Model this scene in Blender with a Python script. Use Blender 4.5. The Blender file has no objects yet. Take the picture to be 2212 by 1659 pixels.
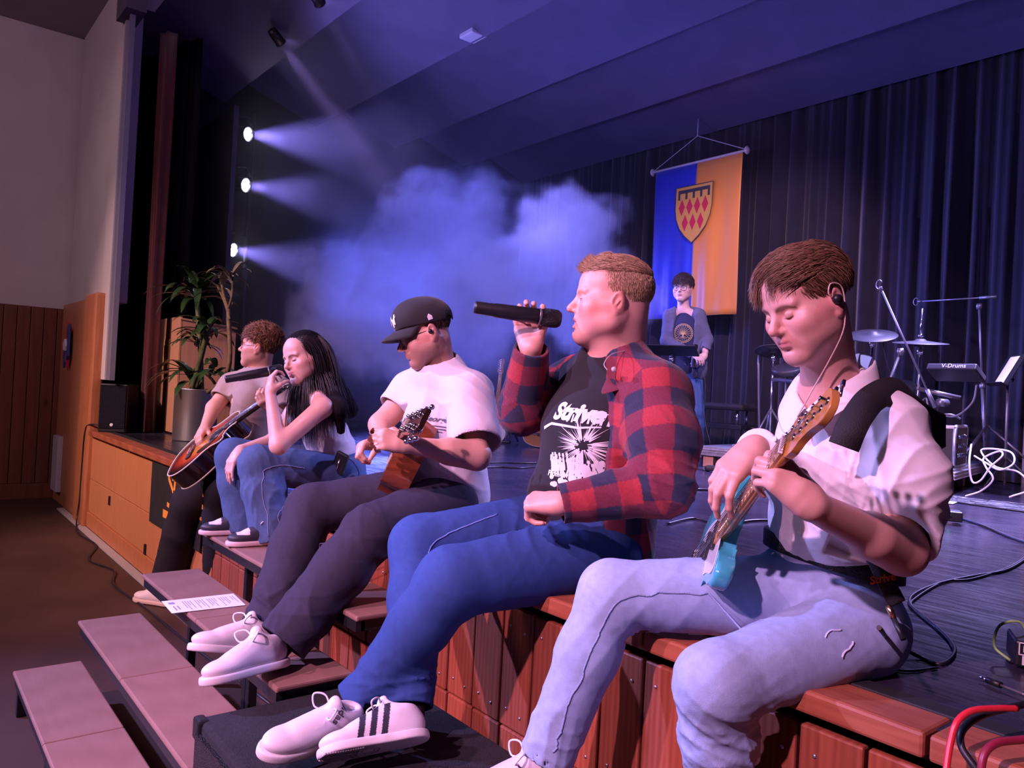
import bpy, bmesh, math, random
import numpy as np
from mathutils import Vector, Matrix
from math import sin, cos, pi, radians
SC = bpy.context.scene
COL = SC.collection
VX = 1.0           # voxel scale of the sculpted figures

# ---------------------------------------------------------------- camera
cam_data = bpy.data.cameras.new('camera')
cam = bpy.data.objects.new('camera', cam_data)
COL.objects.link(cam)
SC.camera = cam
cam_data.sensor_width = 36.0
cam_data.lens = 36.0 * 1690.0 / 2212.0
cam_data.clip_start = 0.05
R=Vector((0.625236,0.778560,0.054077));U=Vector((-0.027727,-0.047088,0.998506));F=Vector((-0.779943,0.625801,0.007854))
cam.matrix_world = Matrix(((R.x, U.x, -F.x, 0), (R.y, U.y, -F.y, 0), (R.z, U.z, -F.z, 1.40), (0, 0, 0, 1)))

# ---------------------------------------------------------------- view, world, hall lights
SC.view_settings.view_transform = 'Standard'
SC.view_settings.look = 'None'
SC.view_settings.exposure = 0.1
SC.view_settings.gamma = 1.0
SC.view_settings.use_curve_mapping = False
SC.cycles.max_bounces = 5
SC.cycles.diffuse_bounces = 2
SC.cycles.glossy_bounces = 3
SC.cycles.transmission_bounces = 3
SC.cycles.volume_bounces = 0
SC.cycles.transparent_max_bounces = 6
SC.cycles.use_denoising = True
SC.cycles.use_adaptive_sampling = True
SC.cycles.adaptive_threshold = 0.03
SC.cycles.caustics_reflective = False
SC.cycles.caustics_refractive = False
SC.cycles.volume_step_rate = 1.0
SC.cycles.volume_max_steps = 64
SC.cycles.sample_clamp_indirect = 4.0
world = bpy.data.worlds.new('world')
SC.world = world
world.use_nodes = True
world.node_tree.nodes['Background'].inputs[0].default_value = (0.10, 0.07, 0.16, 1)
world.node_tree.nodes['Background'].inputs[1].default_value = 0.10

def lamp(name, kind, loc, target, color, power, size=0.3, angle=60, blend=0.5):
    ld = bpy.data.lights.new(name, kind)
    ld.color = color
    ld.energy = power
    if kind == 'SPOT':
        ld.spot_size = radians(angle); ld.spot_blend = blend; ld.shadow_soft_size = size
    elif kind == 'AREA':
        ld.shape = 'RECTANGLE'; ld.size = size; ld.size_y = size * 0.6
    else:
        ld.shadow_soft_size = size
    o = bpy.data.objects.new(name, ld)
    COL.objects.link(o)
    o.location = loc
    d = Vector(target) - Vector(loc)
    o.rotation_euler = d.to_track_quat('-Z', 'Y').to_euler()
    return o

# front of house washes: pink above the front rows, violet from the left side of the hall
lamp('front_wash_pink', 'SPOT', (-0.4, -4.2, 4.7), (-1.2, 1.45, 1.05), (1.0, 0.48, 0.82), 1850, 0.08, 44, 0.7)
lamp('front_wash_pink', 'SPOT', (-2.4, -4.2, 4.7), (-3.1, 1.45, 1.0), (1.0, 0.48, 0.80), 1350, 0.08, 44, 0.7)
lamp('front_wash_violet', 'SPOT', (-6.8, -3.2, 4.7), (-1.9, 1.5, 1.0), (0.40, 0.38, 1.0), 2800, 0.08, 46, 0.7)
lamp('front_wash_warm', 'SPOT', (-4.6, -4.0, 4.7), (-6.2, 1.6, 0.6), (1.0, 0.58, 0.48), 1300, 0.08, 36, 0.8)
lamp('front_wash_pink', 'SPOT', (-5.2, -3.6, 4.7), (-6.9, 1.9, 1.3), (1.0, 0.60, 0.62), 750, 0.08, 34, 0.8)
lamp('wall_spill_fill', 'SPOT', (-5.9, -1.6, 4.7), (-7.75, 1.45, 2.9), (1.0, 0.72, 0.72), 60, 0.1, 46, 1.0)  # added spot, imitates wash light spilling onto the wall by the opening
lamp('hall_fill', 'AREA', (-4.0, -3.0, 4.7), (-7.5, 0.0, 1.5), (1.0, 0.62, 0.86), 110, 2.0)  # added soft fill, lifts the dark left walls of the hall
# washes over the stage, and added fills for flag and ceiling
lamp('stage_wash_blue', 'AREA', (-9.25, 5.0, 2.7), (-5.6, 4.9, 2.0), (0.13, 0.15, 1.0), 150, 1.6).data.spread = radians(80)
lamp('stage_wash_blue', 'SPOT', (-4.6, 2.0, 4.42), (-5.9, 5.2, 2.0), (0.13, 0.15, 1.0), 780, 0.15, 50, 0.9)
lamp('stage_wash_lavender', 'SPOT', (-1.0, 4.2, 4.3), (-3.0, 5.8, 0.9), (0.52, 0.42, 1.0), 420, 0.15, 70, 0.8)
lamp('stage_wash_floor', 'SPOT', (-2.2, 6.6, 4.2), (-2.7, 4.5, 0.85), (0.45, 0.38, 1.0), 3600, 0.2, 66, 0.8)
lamp('flag_fill_rose', 'SPOT', (-2.0, 3.4, 4.42), (-5.0, 6.9, 2.3), (1.0, 0.55, 0.80), 700, 0.1, 44, 0.8)  # added fill, brightens the hanging flag and the person at the back
lamp('ceiling_bounce_fill', 'SPOT', (-6.4, 1.9, 2.7), (-5.2, 5.0, 4.9), (0.30, 0.24, 1.0), 260, 0.15, 80, 0.9)  # added unseen lamp, stands in for light bounced onto the ceiling boards
lamp('ceiling_bounce_fill', 'SPOT', (1.8, 2.6, 3.4), (-3.5, 5.0, 4.8), (0.34, 0.24, 1.0), 260, 0.15, 80, 0.9)  # second added bounce fill for the ceiling, from the right

# ================================================================ tagging and linking
def tag(o, label=None, cat=None, group=None, kind=None):
    if label: o['label'] = label
    if cat: o['category'] = cat
    if group: o['group'] = group
    if kind: o['kind'] = kind
    return o

def thing(name, label, cat, loc=(0, 0, 0), rotz=0.0, group=None):
    o = bpy.data.objects.new(name, None)
    COL.objects.link(o)
    o.location = loc
    o.rotation_euler = (0, 0, rotz)
    o.empty_display_size = 0.1
    return tag(o, label, cat, group)

def link_mesh(name, me, mat=None, parent=None, world_space=False):
    o = bpy.data.objects.new(name, me)
    COL.objects.link(o)
    if mat is not None and len(me.materials) == 0: me.materials.append(mat)
    if parent is not None:
        o.parent = parent
        if world_space:
            mw = Matrix.Identity(4); q = parent
            chain = []
            while q is not None: chain.append(q); q = q.parent
            for q in reversed(chain):
                mw = mw @ q.matrix_parent_inverse @ Matrix.LocRotScale(q.location, q.rotation_euler, q.scale)
            o.matrix_parent_inverse = mw.inverted()
    return o

def copy_tree(o, parent=None):
    c = o.copy(); COL.objects.link(c); c.parent = parent
    if parent is not None: c.matrix_parent_inverse = o.matrix_parent_inverse.copy()
    for ch in list(o.children): copy_tree(ch, c)
    return c

class MB:
    """collects simple solids and links them as one mesh object"""
    def __init__(s): s.bm = bmesh.new()
    def _face(s, vs, mi=0, smooth=False):
        try:
            f = s.bm.faces.new(vs); f.material_index = mi; f.smooth = smooth
        except ValueError: pass
    def box(s, c, size, rot=None, mi=0, bevel=0.0):
        m = Matrix.Translation(Vector(c)) @ (rot.to_4x4() if rot is not None else Matrix.Identity(4))
        hx, hy, hz = [v / 2 for v in size]
        b = min(bevel, hx * .9, hy * .9, hz * .9)
        tmp = bmesh.new()
        bmesh.ops.create_cube(tmp, size=1.0)
        bmesh.ops.scale(tmp, vec=size, verts=tmp.verts)
        if b > 0: bmesh.ops.bevel(tmp, geom=list(tmp.edges), offset=b, segments=2, affect='EDGES', profile=0.5)
        vm = {}
        for v in tmp.verts: vm[v] = s.bm.verts.new(m @ v.co)
        for f in tmp.faces: s._face([vm[v] for v in f.verts], mi)
        tmp.free(); return s
    def tube(s, pts, r, n=10, mi=0, caps=True, closed=False):
        pts = [Vector(p) for p in pts]
        rs = r if isinstance(r, (list, tuple)) else [r] * len(pts)
        rings = []; up = None
        for i, p in enumerate(pts):
            if closed: d = pts[(i + 1) % len(pts)] - pts[i - 1]
            else: d = pts[min(i + 1, len(pts) - 1)] - pts[max(i - 1, 0)]
            if d.length < 1e-9: d = Vector((0, 0, 1))
            d.normalize()
            if up is None: up = d.orthogonal().normalized()
            up = (up - d * up.dot(d))
            if up.length < 1e-6: up = d.orthogonal()
            up.normalize(); w = d.cross(up)
            rings.append([s.bm.verts.new(p + (up * cos(2 * pi * k / n) + w * sin(2 * pi * k / n)) * rs[i]) for k in range(n)])
        m = len(rings)
        for i in range(m if closed else m - 1):
            a, b = rings[i], rings[(i + 1) % m]
            for k in range(n): s._face([a[k], a[(k + 1) % n], b[(k + 1) % n], b[k]], mi, True)
        if caps and not closed:
            s._face(list(reversed(rings[0])), mi); s._face(rings[-1], mi)
        return s
    def lathe(s, prof, axis_o=(0, 0, 0), axis=(0, 0, 1), n=28, mi=0, smooth=True):
        o = Vector(axis_o); d = Vector(axis).normalized(); u = d.orthogonal().normalized(); w = d.cross(u)
        rings = []
        for (r, h) in prof:
            if r < 1e-6: rings.append([s.bm.verts.new(o + d * h)])
            else: rings.append([s.bm.verts.new(o + d * h + (u * cos(2 * pi * k / n) + w * sin(2 * pi * k / n)) * r) for k in range(n)])
        for a, b in zip(rings, rings[1:]):
            for k in range(n):
                if len(a) == 1 and len(b) == 1: break
                if len(a) == 1: s._face([a[0], b[(k + 1) % n], b[k]], mi, smooth)
                elif len(b) == 1: s._face([a[k], a[(k + 1) % n], b[0]], mi, smooth)
                else: s._face([a[k], a[(k + 1) % n], b[(k + 1) % n], b[k]], mi, smooth)
        return s
    def prism(s, outline, o, ux, uy, depth, mi=0, mi_side=None):
        """flat outline [(u,v)..] in plane o+u*ux+v*uy extruded by depth along ux x uy"""
        o = Vector(o); ux = Vector(ux); uy = Vector(uy); nz = ux.cross(uy).normalized() * depth
        a = [s.bm.verts.new(o + ux * u + uy * v) for u, v in outline]
        b = [s.bm.verts.new(o + ux * u + uy * v + nz) for u, v in outline]
        s._face(list(reversed(a)), mi); s._face(b, mi)
        n = len(a)
        for i in range(n): s._face([a[i], a[(i + 1) % n], b[(i + 1) % n], b[i]], mi if mi_side is None else mi_side)
        return s
    def quad(s, a, b, c, d, mi=0):
        s._face([s.bm.verts.new(Vector(p)) for p in (a, b, c, d)], mi); return s
    def build(s, name, mat, parent=None, ws=False, bevel=0.0, smooth=False):
        me = bpy.data.meshes.new(name)
        if bevel > 0: bmesh.ops.bevel(s.bm, geom=list(s.bm.edges), offset=bevel, segments=2, affect='EDGES')
        bmesh.ops.recalc_face_normals(s.bm, faces=s.bm.faces)
        if smooth:
            for f in s.bm.faces: f.smooth = True
        s.bm.to_mesh(me); s.bm.free()
        for m in (mat if isinstance(mat, (list, tuple)) else [mat]): me.materials.append(m)
        return link_mesh(name, me, None, parent, ws)

def spline(pts, n=8, closed=False):
    """Catmull-Rom through the points"""
    P = [np.array(p, float) for p in pts]
    if closed: P = [P[-1]] + P + [P[0], P[1]]
    else: P = [2 * P[0] - P[1]] + P + [2 * P[-1] - P[-2]]
    out = []
    for i in range(1, len(P) - 2):
        a, b, c, d = P[i - 1:i + 3]
        for k in range(n):
            t = k / n
            out.append(0.5 * ((2 * b) + (-a + c) * t + (2 * a - 5 * b + 4 * c - d) * t * t + (-a + 3 * b - 3 * c + d) * t ** 3))
    if not closed: out.append(P[-2])
    return [tuple(v) for v in out]

# ================================================================ materials
def mat(name, color=(.5, .5, .5), rough=0.6, metal=0.0, spec=0.5, emit=None, estr=0.0, coat=0.0, trans=0.0, alpha=1.0,
        noise=0.0, nscale=8.0, bump=0.0, bscale=60.0, stretch=None, color2=None, sheen=0.0, coord='Object', sss=0.0):
    m = bpy.data.materials.new(name); m.use_nodes = True
    nt = m.node_tree; b = nt.nodes['Principled BSDF']
    b.inputs['Base Color'].default_value = (*color, 1)
    b.inputs['Roughness'].default_value = rough
    b.inputs['Metallic'].default_value = metal
    b.inputs['Specular IOR Level'].default_value = spec
    b.inputs['Coat Weight'].default_value = coat
    b.inputs['Transmission Weight'].default_value = trans
    b.inputs['Alpha'].default_value = alpha
    b.inputs['Sheen Weight'].default_value = sheen
    if emit: b.inputs['Emission Color'].default_value = (*emit, 1); b.inputs['Emission Strength'].default_value = estr
    if noise > 0 or bump > 0:
        tc = nt.nodes.new('ShaderNodeTexCoord'); mp = nt.nodes.new('ShaderNodeMapping')
        nt.links.new(tc.outputs[coord], mp.inputs[0])
        if stretch: mp.inputs['Scale'].default_value = stretch
    if noise > 0:
        n = nt.nodes.new('ShaderNodeTexNoise'); n.inputs['Scale'].default_value = nscale; n.inputs['Detail'].default_value = 4
        nt.links.new(mp.outputs[0], n.inputs['Vector'])
        r = nt.nodes.new('ShaderNodeMix'); r.data_type = 'RGBA'
        c2 = color2 if color2 else tuple(c * (1 - noise) for c in color)
        r.inputs[6].default_value = (*color, 1); r.inputs[7].default_value = (*c2, 1)
        rp = nt.nodes.new('ShaderNodeMapRange'); rp.inputs[1].default_value = 0.38; rp.inputs[2].default_value = 0.64
        nt.links.new(n.outputs[0], rp.inputs[0]); nt.links.new(rp.outputs[0], r.inputs[0])
        nt.links.new(r.outputs[2], b.inputs['Base Color'])
    if bump > 0:
        n2 = nt.nodes.new('ShaderNodeTexNoise'); n2.inputs['Scale'].default_value = bscale; n2.inputs['Detail'].default_value = 3
        nt.links.new(mp.outputs[0], n2.inputs['Vector'])
        bp = nt.nodes.new('ShaderNodeBump'); bp.inputs['Strength'].default_value = bump; bp.inputs['Distance'].default_value = 0.01
        nt.links.new(n2.outputs[0], bp.inputs['Height']); nt.links.new(bp.outputs[0], b.inputs['Normal'])
    return m

def wood(name, c1, c2, rough=0.45, scale=(6, 6, .6), knots=True, coat=0.0, per_obj=0.12, bump=.15):
    """grain running along Z of the object; colour varies by object"""
    m = bpy.data.materials.new(name); m.use_nodes = True
    nt = m.node_tree; N = nt.nodes; L = nt.links; b = N['Principled BSDF']
    tc = N.new('ShaderNodeTexCoord'); mp = N.new('ShaderNodeMapping'); mp.inputs['Scale'].default_value = scale
    oi = N.new('ShaderNodeObjectInfo'); ad = N.new('ShaderNodeVectorMath'); ad.operation = 'ADD'
    sc = N.new('ShaderNodeVectorMath'); sc.operation = 'SCALE'; sc.inputs[0].default_value = (7, 13, 19)
    L.new(oi.outputs['Random'], sc.inputs['Scale']); L.new(tc.outputs['Object'], ad.inputs[0]); L.new(sc.outputs[0], ad.inputs[1])
    L.new(ad.outputs[0], mp.inputs[0])
    n = N.new('ShaderNodeTexNoise'); n.inputs['Scale'].default_value = 3.0; n.inputs['Detail'].default_value = 5; n.inputs['Distortion'].default_value = 1.2
    L.new(mp.outputs[0], n.inputs['Vector'])
    w = N.new('ShaderNodeTexWave'); w.inputs['Scale'].default_value = 1.3; w.inputs['Distortion'].default_value = 7; w.inputs['Detail'].default_value = 2
    w.inputs['Detail Scale'].default_value = 0.8
    L.new(mp.outputs[0], w.inputs['Vector'])
    mx = N.new('ShaderNodeMath'); mx.operation = 'ADD'; L.new(n.outputs[0], mx.inputs[0])
    ml = N.new('ShaderNodeMath'); ml.operation = 'MULTIPLY'; ml.inputs[1].default_value = 0.35; L.new(w.outputs['Fac'], ml.inputs[0]); L.new(ml.outputs[0], mx.inputs[1])
    rp = N.new('ShaderNodeMapRange'); rp.inputs[1].default_value = 0.4; rp.inputs[2].default_value = 0.95; L.new(mx.outputs[0], rp.inputs[0])
    c = N.new('ShaderNodeMix'); c.data_type = 'RGBA'; c.inputs[6].default_value = (*c1, 1); c.inputs[7].default_value = (*c2, 1)
    L.new(rp.outputs[0], c.inputs[0]); last = c.outputs[2]
    if knots:
        v = N.new('ShaderNodeTexVoronoi'); v.inputs['Scale'].default_value = 1.0
        m2 = N.new('ShaderNodeMapping'); m2.inputs['Scale'].default_value = (5, 5, 2.2); L.new(ad.outputs[0], m2.inputs[0]); L.new(m2.outputs[0], v.inputs['Vector'])
        k = N.new('ShaderNodeMapRange'); k.inputs[1].default_value = 0.05; k.inputs[2].default_value = 0.13; k.inputs[3].default_value = 0.75; k.inputs[4].default_value = 0.0
        L.new(v.outputs['Distance'], k.inputs[0])
        c3 = N.new('ShaderNodeMix'); c3.data_type = 'RGBA'; c3.inputs[7].default_value = (*[x * .35 for x in c2], 1)
        L.new(last, c3.inputs[6]); L.new(k.outputs[0], c3.inputs[0]); last = c3.outputs[2]
    hs = N.new('ShaderNodeHueSaturation'); vr = N.new('ShaderNodeMapRange'); vr.inputs[3].default_value = 1 - per_obj; vr.inputs[4].default_value = 1 + per_obj
    L.new(oi.outputs['Random'], vr.inputs[0]); L.new(vr.outputs[0], hs.inputs['Value']); L.new(last, hs.inputs['Color'])
    L.new(hs.outputs[0], b.inputs['Base Color'])
    b.inputs['Roughness'].default_value = rough; b.inputs['Coat Weight'].default_value = coat
    bp = N.new('ShaderNodeBump'); bp.inputs['Strength'].default_value = bump; bp.inputs['Distance'].default_value = 0.003
    L.new(mx.outputs[0], bp.inputs['Height']); L.new(bp.outputs[0], b.inputs['Normal'])
    return m

def vcol_mat(name, rough=0.6, bump=0.0, bscale=200, spec=0.4, sss=0.0, sheen=0.0, noise=0.0, nscale=60, stretch=None):
    """colour comes from the mesh's own colour attribute 'col'"""
    m = mat(name, (1, 1, 1), rough, spec=spec, bump=bump, bscale=bscale, sheen=sheen, stretch=stretch)
    nt = m.node_tree; b = nt.nodes['Principled BSDF']
    a = nt.nodes.new('ShaderNodeAttribute'); a.attribute_name = 'col'
    out = a.outputs['Color']
    if noise > 0:
        tc = nt.nodes.new('ShaderNodeTexCoord'); n = nt.nodes.new('ShaderNodeTexNoise'); n.inputs['Scale'].default_value = nscale
        n.inputs['Detail'].default_value = 5
        nt.links.new(tc.outputs['Object'], n.inputs['Vector'])
        r = nt.nodes.new('ShaderNodeMapRange'); r.inputs[1].default_value = .3; r.inputs[2].default_value = .7
        r.inputs[3].default_value = 1 - noise; r.inputs[4].default_value = 1 + noise
        nt.links.new(n.outputs[0], r.inputs[0])
        v = nt.nodes.new('ShaderNodeVectorMath'); v.operation = 'SCALE'
        nt.links.new(out, v.inputs[0]); nt.links.new(r.outputs[0], v.inputs['Scale']); out = v.outputs[0]
    nt.links.new(out, b.inputs['Base Color'])
    if sss > 0:
        b.inputs['Subsurface Weight'].default_value = sss; b.inputs['Subsurface Scale'].default_value = 0.01
        b.inputs['Subsurface Radius'].default_value = (1, .35, .2)
    return m

def text_mesh(body, size, extrude=0.0, spacing=1.0, bold=0.0, shear=0.0):
    cu = bpy.data.curves.new('lettering', 'FONT'); cu.body = body; cu.size = size; cu.extrude = extrude
    cu.align_x = 'CENTER'; cu.align_y = 'CENTER'; cu.space_character = spacing; cu.offset = bold; cu.shear = shear
    cu.resolution_u = 3
    o = bpy.data.objects.new('lettering', cu); COL.objects.link(o)
    bpy.context.view_layer.update()
    me = bpy.data.meshes.new_from_object(o.evaluated_get(bpy.context.evaluated_depsgraph_get()))
    bpy.data.objects.remove(o); bpy.data.curves.remove(cu)
    return me

def text_on(body, size, o, ux, uy, m, parent, name='lettering', off=0.002, depth=0.0, ws=True, **kw):
    """flat lettering on the plane through o spanned by unit vectors ux, uy"""
    me = text_mesh(body, size, depth, **kw)
    ux = Vector(ux).normalized(); uy = Vector(uy).normalized(); n = ux.cross(uy).normalized(); o = Vector(o)
    me.transform(Matrix(((ux.x, uy.x, n.x, o.x + n.x * off), (ux.y, uy.y, n.y, o.y + n.y * off), (ux.z, uy.z, n.z, o.z + n.z * off), (0, 0, 0, 1))))
    me.materials.append(m)
    return link_mesh(name, me, None, parent, ws)

# ================================================================ sculpting: signed distance fields on a grid
def _v(p): return np.asarray(p, np.float32)
def unit(v):
    v = np.asarray(v, float); return v / (np.linalg.norm(v) + 1e-12)

class SDF:
    def __init__(s, lo, hi, h):
        s.h = np.float32(h * VX); s.lo = _v(lo)
        s.n = np.ceil((_v(hi) - s.lo) / s.h).astype(int) + 1
        s.d = np.full(tuple(s.n), 0.5, np.float32)
    def reg(s, lo, hi):
        a = np.clip(np.floor((_v(lo) - s.lo) / s.h).astype(int), 0, s.n)
        b = np.clip(np.ceil((_v(hi) - s.lo) / s.h).astype(int) + 1, 0, s.n)
        if (b - a).min() <= 0: return None
        ax = [(s.lo[i] + np.arange(a[i], b[i], dtype=np.float32) * s.h) for i in range(3)]
        return tuple(slice(a[i], b[i]) for i in range(3)), ax[0][:, None, None], ax[1][None, :, None], ax[2][None, None, :]
    def put(s, sl, e, k, mode):
        a = s.d[sl]
        if mode == 'add':
            if k > 0:
                h = np.maximum(k - np.abs(a - e), 0) / k
                s.d[sl] = np.minimum(a, e) - h * h * (k * 0.25)
            else: s.d[sl] = np.minimum(a, e)
        elif mode == 'sub':
            e = -e
            if k > 0:
                h = np.maximum(k - np.abs(a - e), 0) / k
                s.d[sl] = np.maximum(a, e) + h * h * (k * 0.25)
            else: s.d[sl] = np.maximum(a, e)
    def cone(s, a, b, ra, rb, k=0.02, mode='add', flat=None):
        a = _v(a); b = _v(b); r = max(ra, rb); f = 1.0
        if flat is not None: fn = _v(unit(flat[0])); f = flat[1]
        m = r * max(1, f) + k + 3 * s.h
        g = s.reg(np.minimum(a, b) - m, np.maximum(a, b) + m)
        if g is None: return s
        sl, X, Y, Z = g; ba = b - a; L2 = float(ba @ ba) + 1e-12
        px, py, pz = X - a[0], Y - a[1], Z - a[2]
        t = np.clip((px * ba[0] + py * ba[1] + pz * ba[2]) / L2, 0, 1)
        qx, qy, qz = px - ba[0] * t, py - ba[1] * t, pz - ba[2] * t
        if flat is not None:
            w = (qx * fn[0] + qy * fn[1] + qz * fn[2]) * (1 / f - 1)
            qx = qx + fn[0] * w; qy = qy + fn[1] * w; qz = qz + fn[2] * w
        e = np.sqrt(qx * qx + qy * qy + qz * qz) - (ra + (rb - ra) * t)
        if f < 1: e = e * f
        s.put(sl, e.astype(np.float32), k, mode); return s
    def chain(s, pts, rs, k=0.02, mode='add', flat=None):
        for i in range(len(pts) - 1): s.cone(pts[i], pts[i + 1], rs[i], rs[i + 1], k, mode, flat)
        return s
    def ell(s, c, r, rot=None, k=0.02, mode='add'):
        c = _v(c); r = _v(r) if np.ndim(r) else _v((r, r, r)); m = float(r.max()) + k + 3 * s.h
        g = s.reg(c - m, c + m)
        if g is None: return s
        sl, X, Y, Z = g; px, py, pz = X - c[0], Y - c[1], Z - c[2]
        if rot is not None:
            q = [px * rot[i][0] + py * rot[i][1] + pz * rot[i][2] for i in range(3)]
        else: q = [px, py, pz]
        k0 = np.sqrt((q[0] / r[0]) ** 2 + (q[1] / r[1]) ** 2 + (q[2] / r[2]) ** 2)
        k1 = np.sqrt((q[0] / r[0] ** 2) ** 2 + (q[1] / r[1] ** 2) ** 2 + (q[2] / r[2] ** 2) ** 2) + 1e-6
        s.put(sl, (k0 * (k0 - 1) / k1).astype(np.float32), k, mode); return s
    def box(s, c, half, rot, rad=0.01, k=0.01, mode='add'):
        c = _v(c); half = _v(half); m = float(np.linalg.norm(half)) + k + 3 * s.h
        g = s.reg(c - m, c + m)
        if g is None: return s
        sl, X, Y, Z = g; p = (X - c[0], Y - c[1], Z - c[2])
        q = [np.abs(p[0] * rot[i][0] + p[1] * rot[i][1] + p[2] * rot[i][2]) - (half[i] - rad) for i in range(3)]
        out = np.sqrt(sum(np.maximum(v, 0) ** 2 for v in q)); ins = np.minimum(np.maximum(np.maximum(q[0], q[1]), q[2]), 0)
        s.put(sl, (out + ins - rad).astype(np.float32), k, mode); return s
    def noise(s, fn, lo=None, hi=None):
        """adds fn(X,Y,Z) to the field near the surface"""
        g = s.reg(s.lo if lo is None else lo, s.lo + s.n * s.h if hi is None else hi)
        if g is None: return s
        sl, X, Y, Z = g
        sub = s.d[sl]; idx = np.nonzero(np.abs(sub) < 0.04)
        x = X.ravel()[idx[0]]; y = Y.ravel()[idx[1]]; z = Z.ravel()[idx[2]]
        sub[idx] += fn(x, y, z).astype(np.float32)
        return s
    def mesh(s, name, mat_, parent=None, color=None, smooth=0, ws=True):
        d = s.d; neg = d < 0
        nx, ny, nz = d.shape
        act = np.zeros((nx - 1, ny - 1, nz - 1), bool)
        base = neg[:-1, :-1, :-1]
        for i in (0, 1):
            for j in (0, 1):
                for k in (0, 1):
                    if i + j + k: act |= neg[i:nx - 1 + i, j:ny - 1 + j, k:nz - 1 + k] != base
        I, J, K = np.nonzero(act)
        ids = (I.astype(np.int64) * (ny - 1) + J) * (nz - 1) + K
        c = np.empty((8, len(I)), np.float32)
        for n in range(8): c[n] = d[I + (n >> 2 & 1), J + (n >> 1 & 1), K + (n & 1)]
        acc = np.zeros((len(I), 3), np.float32); cnt = np.zeros(len(I), np.float32)
        off = np.array([[(n >> 2) & 1, (n >> 1) & 1, n & 1] for n in range(8)], np.float32)
        for a in range(8):
            for b_ in (4, 2, 1):
                b = a | b_
                if b == a: continue
                x = (c[a] < 0) != (c[b] < 0)
                t = np.where(x, c[a] / np.where(x, c[a] - c[b], 1), 0)
                pt = off[a] + (off[b] - off[a]) * t[:, None]
                acc += pt * x[:, None]; cnt += x
        V = (np.stack([I, J, K], 1) + acc / cnt[:, None]) * s.h + s.lo
        quads = []
        def look(i, j, k): return np.searchsorted(ids, (i.astype(np.int64) * (ny - 1) + j) * (nz - 1) + k)
        for ax in range(3):
            sl0 = [slice(1, -1)] * 3; sl1 = [slice(1, -1)] * 3
            sl0[ax] = slice(0, -1); sl1[ax] = slice(1, None)
            A = neg[tuple(sl0)]; B = neg[tuple(sl1)]
            e = np.nonzero(A != B)
            i = [e[q] + (0 if q == ax else 1) for q in range(3)]
            u, w = [(1, 2), (2, 0), (0, 1)][ax]
            def cell(du, dw):
                q = list(i); q[u] = q[u] - du; q[w] = q[w] - dw
                return look(*q)
            Q = np.stack([cell(1, 1), cell(0, 1), cell(0, 0), cell(1, 0)], 1)
            fl = ~A[e]
            Q[fl] = Q[fl][:, ::-1]
            quads.append(Q)
        Q = np.concatenate(quads).astype(np.int32)
        for _ in range(smooth):
            S = np.zeros_like(V); n_ = np.zeros(len(V), np.float32)
            for a in range(4):
                for b in ((a + 1) % 4, (a + 3) % 4):
                    for ax in range(3): S[:, ax] += np.bincount(Q[:, a], V[Q[:, b], ax], len(V))
                    n_ += np.bincount(Q[:, a], minlength=len(V))
            V = V * .4 + .6 * S / np.maximum(n_, 1)[:, None]
        me = bpy.data.meshes.new(name)
        me.vertices.add(len(V)); me.vertices.foreach_set('co', V.astype(np.float32).ravel())
        me.loops.add(Q.size); me.loops.foreach_set('vertex_index', Q.ravel())
        me.polygons.add(len(Q)); me.polygons.foreach_set('loop_start', np.arange(0, Q.size, 4, dtype=np.int32))
        me.update(calc_edges=True)
        me.polygons.foreach_set('use_smooth', np.ones(len(Q), bool))
        if color is not None:
            C = color(V) if callable(color) else np.tile(np.array(color, np.float32), (len(V), 1))
            at = me.color_attributes.new('col', 'FLOAT_COLOR', 'POINT')
            at.data.foreach_set('color', np.concatenate([C, np.ones((len(V), 1))], 1).astype(np.float32).ravel())
        me.materials.append(mat_)
        return link_mesh(name, me, None, parent, ws)

def bbox(pts, m):
    P = np.array(pts, float); return P.min(0) - m, P.max(0) + m

def folds(seed, amp, freq, n=5, dirn=None, spread=1.0, ridge=True):
    """cloth creases: warped ridged waves; dirn = direction across the creases"""
    r = np.random.RandomState(seed); ks = []
    for _ in range(n):
        k = r.normal(size=3) * spread
        if dirn is not None: k = k * .45 + unit(dirn) * (1.0 + .3 * r.normal())
        ks.append((unit(k) * freq * (0.6 + r.rand() * 1.2), r.rand() * 6.28, unit(r.normal(size=3)) * freq * .45, r.rand() * 6.28, .5 + r.rand()))
    def f(x, y, z):
        o = 0
        for k, p, q, p2, a in ks:
            w = np.sin(q[0] * x + q[1] * y + q[2] * z + p2)
            ph = k[0] * x + k[1] * y + k[2] * z + p + 1.6 * w
            if ridge: o = o + a * ((1 - np.abs(np.sin(ph))) ** 2 - .35) * (0.6 + .4 * w)
            else: o = o + a * np.sin(ph)
        return -o * amp / n * 2
    return f

def local_folds(c, rad, seed, amp, freq, dirn=None, n=4):
    """creases confined to a ball around c"""
    f = folds(seed, amp, freq, n, dirn); c = np.asarray(c, float)
    def g(x, y, z):
        w = np.exp(-((x - c[0]) ** 2 + (y - c[1]) ** 2 + (z - c[2]) ** 2) / (rad * rad) * 1.5)
        return f(x, y, z) * w
    return g

# ---------------------------------------------------------------- anatomy
def frame(fwd, up=(0, 0, 1)):
    """rows: right, forward, up (right-handed)"""
    f = unit(fwd); r = unit(np.cross(f, up)); u = np.cross(r, f)
    return np.array([r, f, u])

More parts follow.
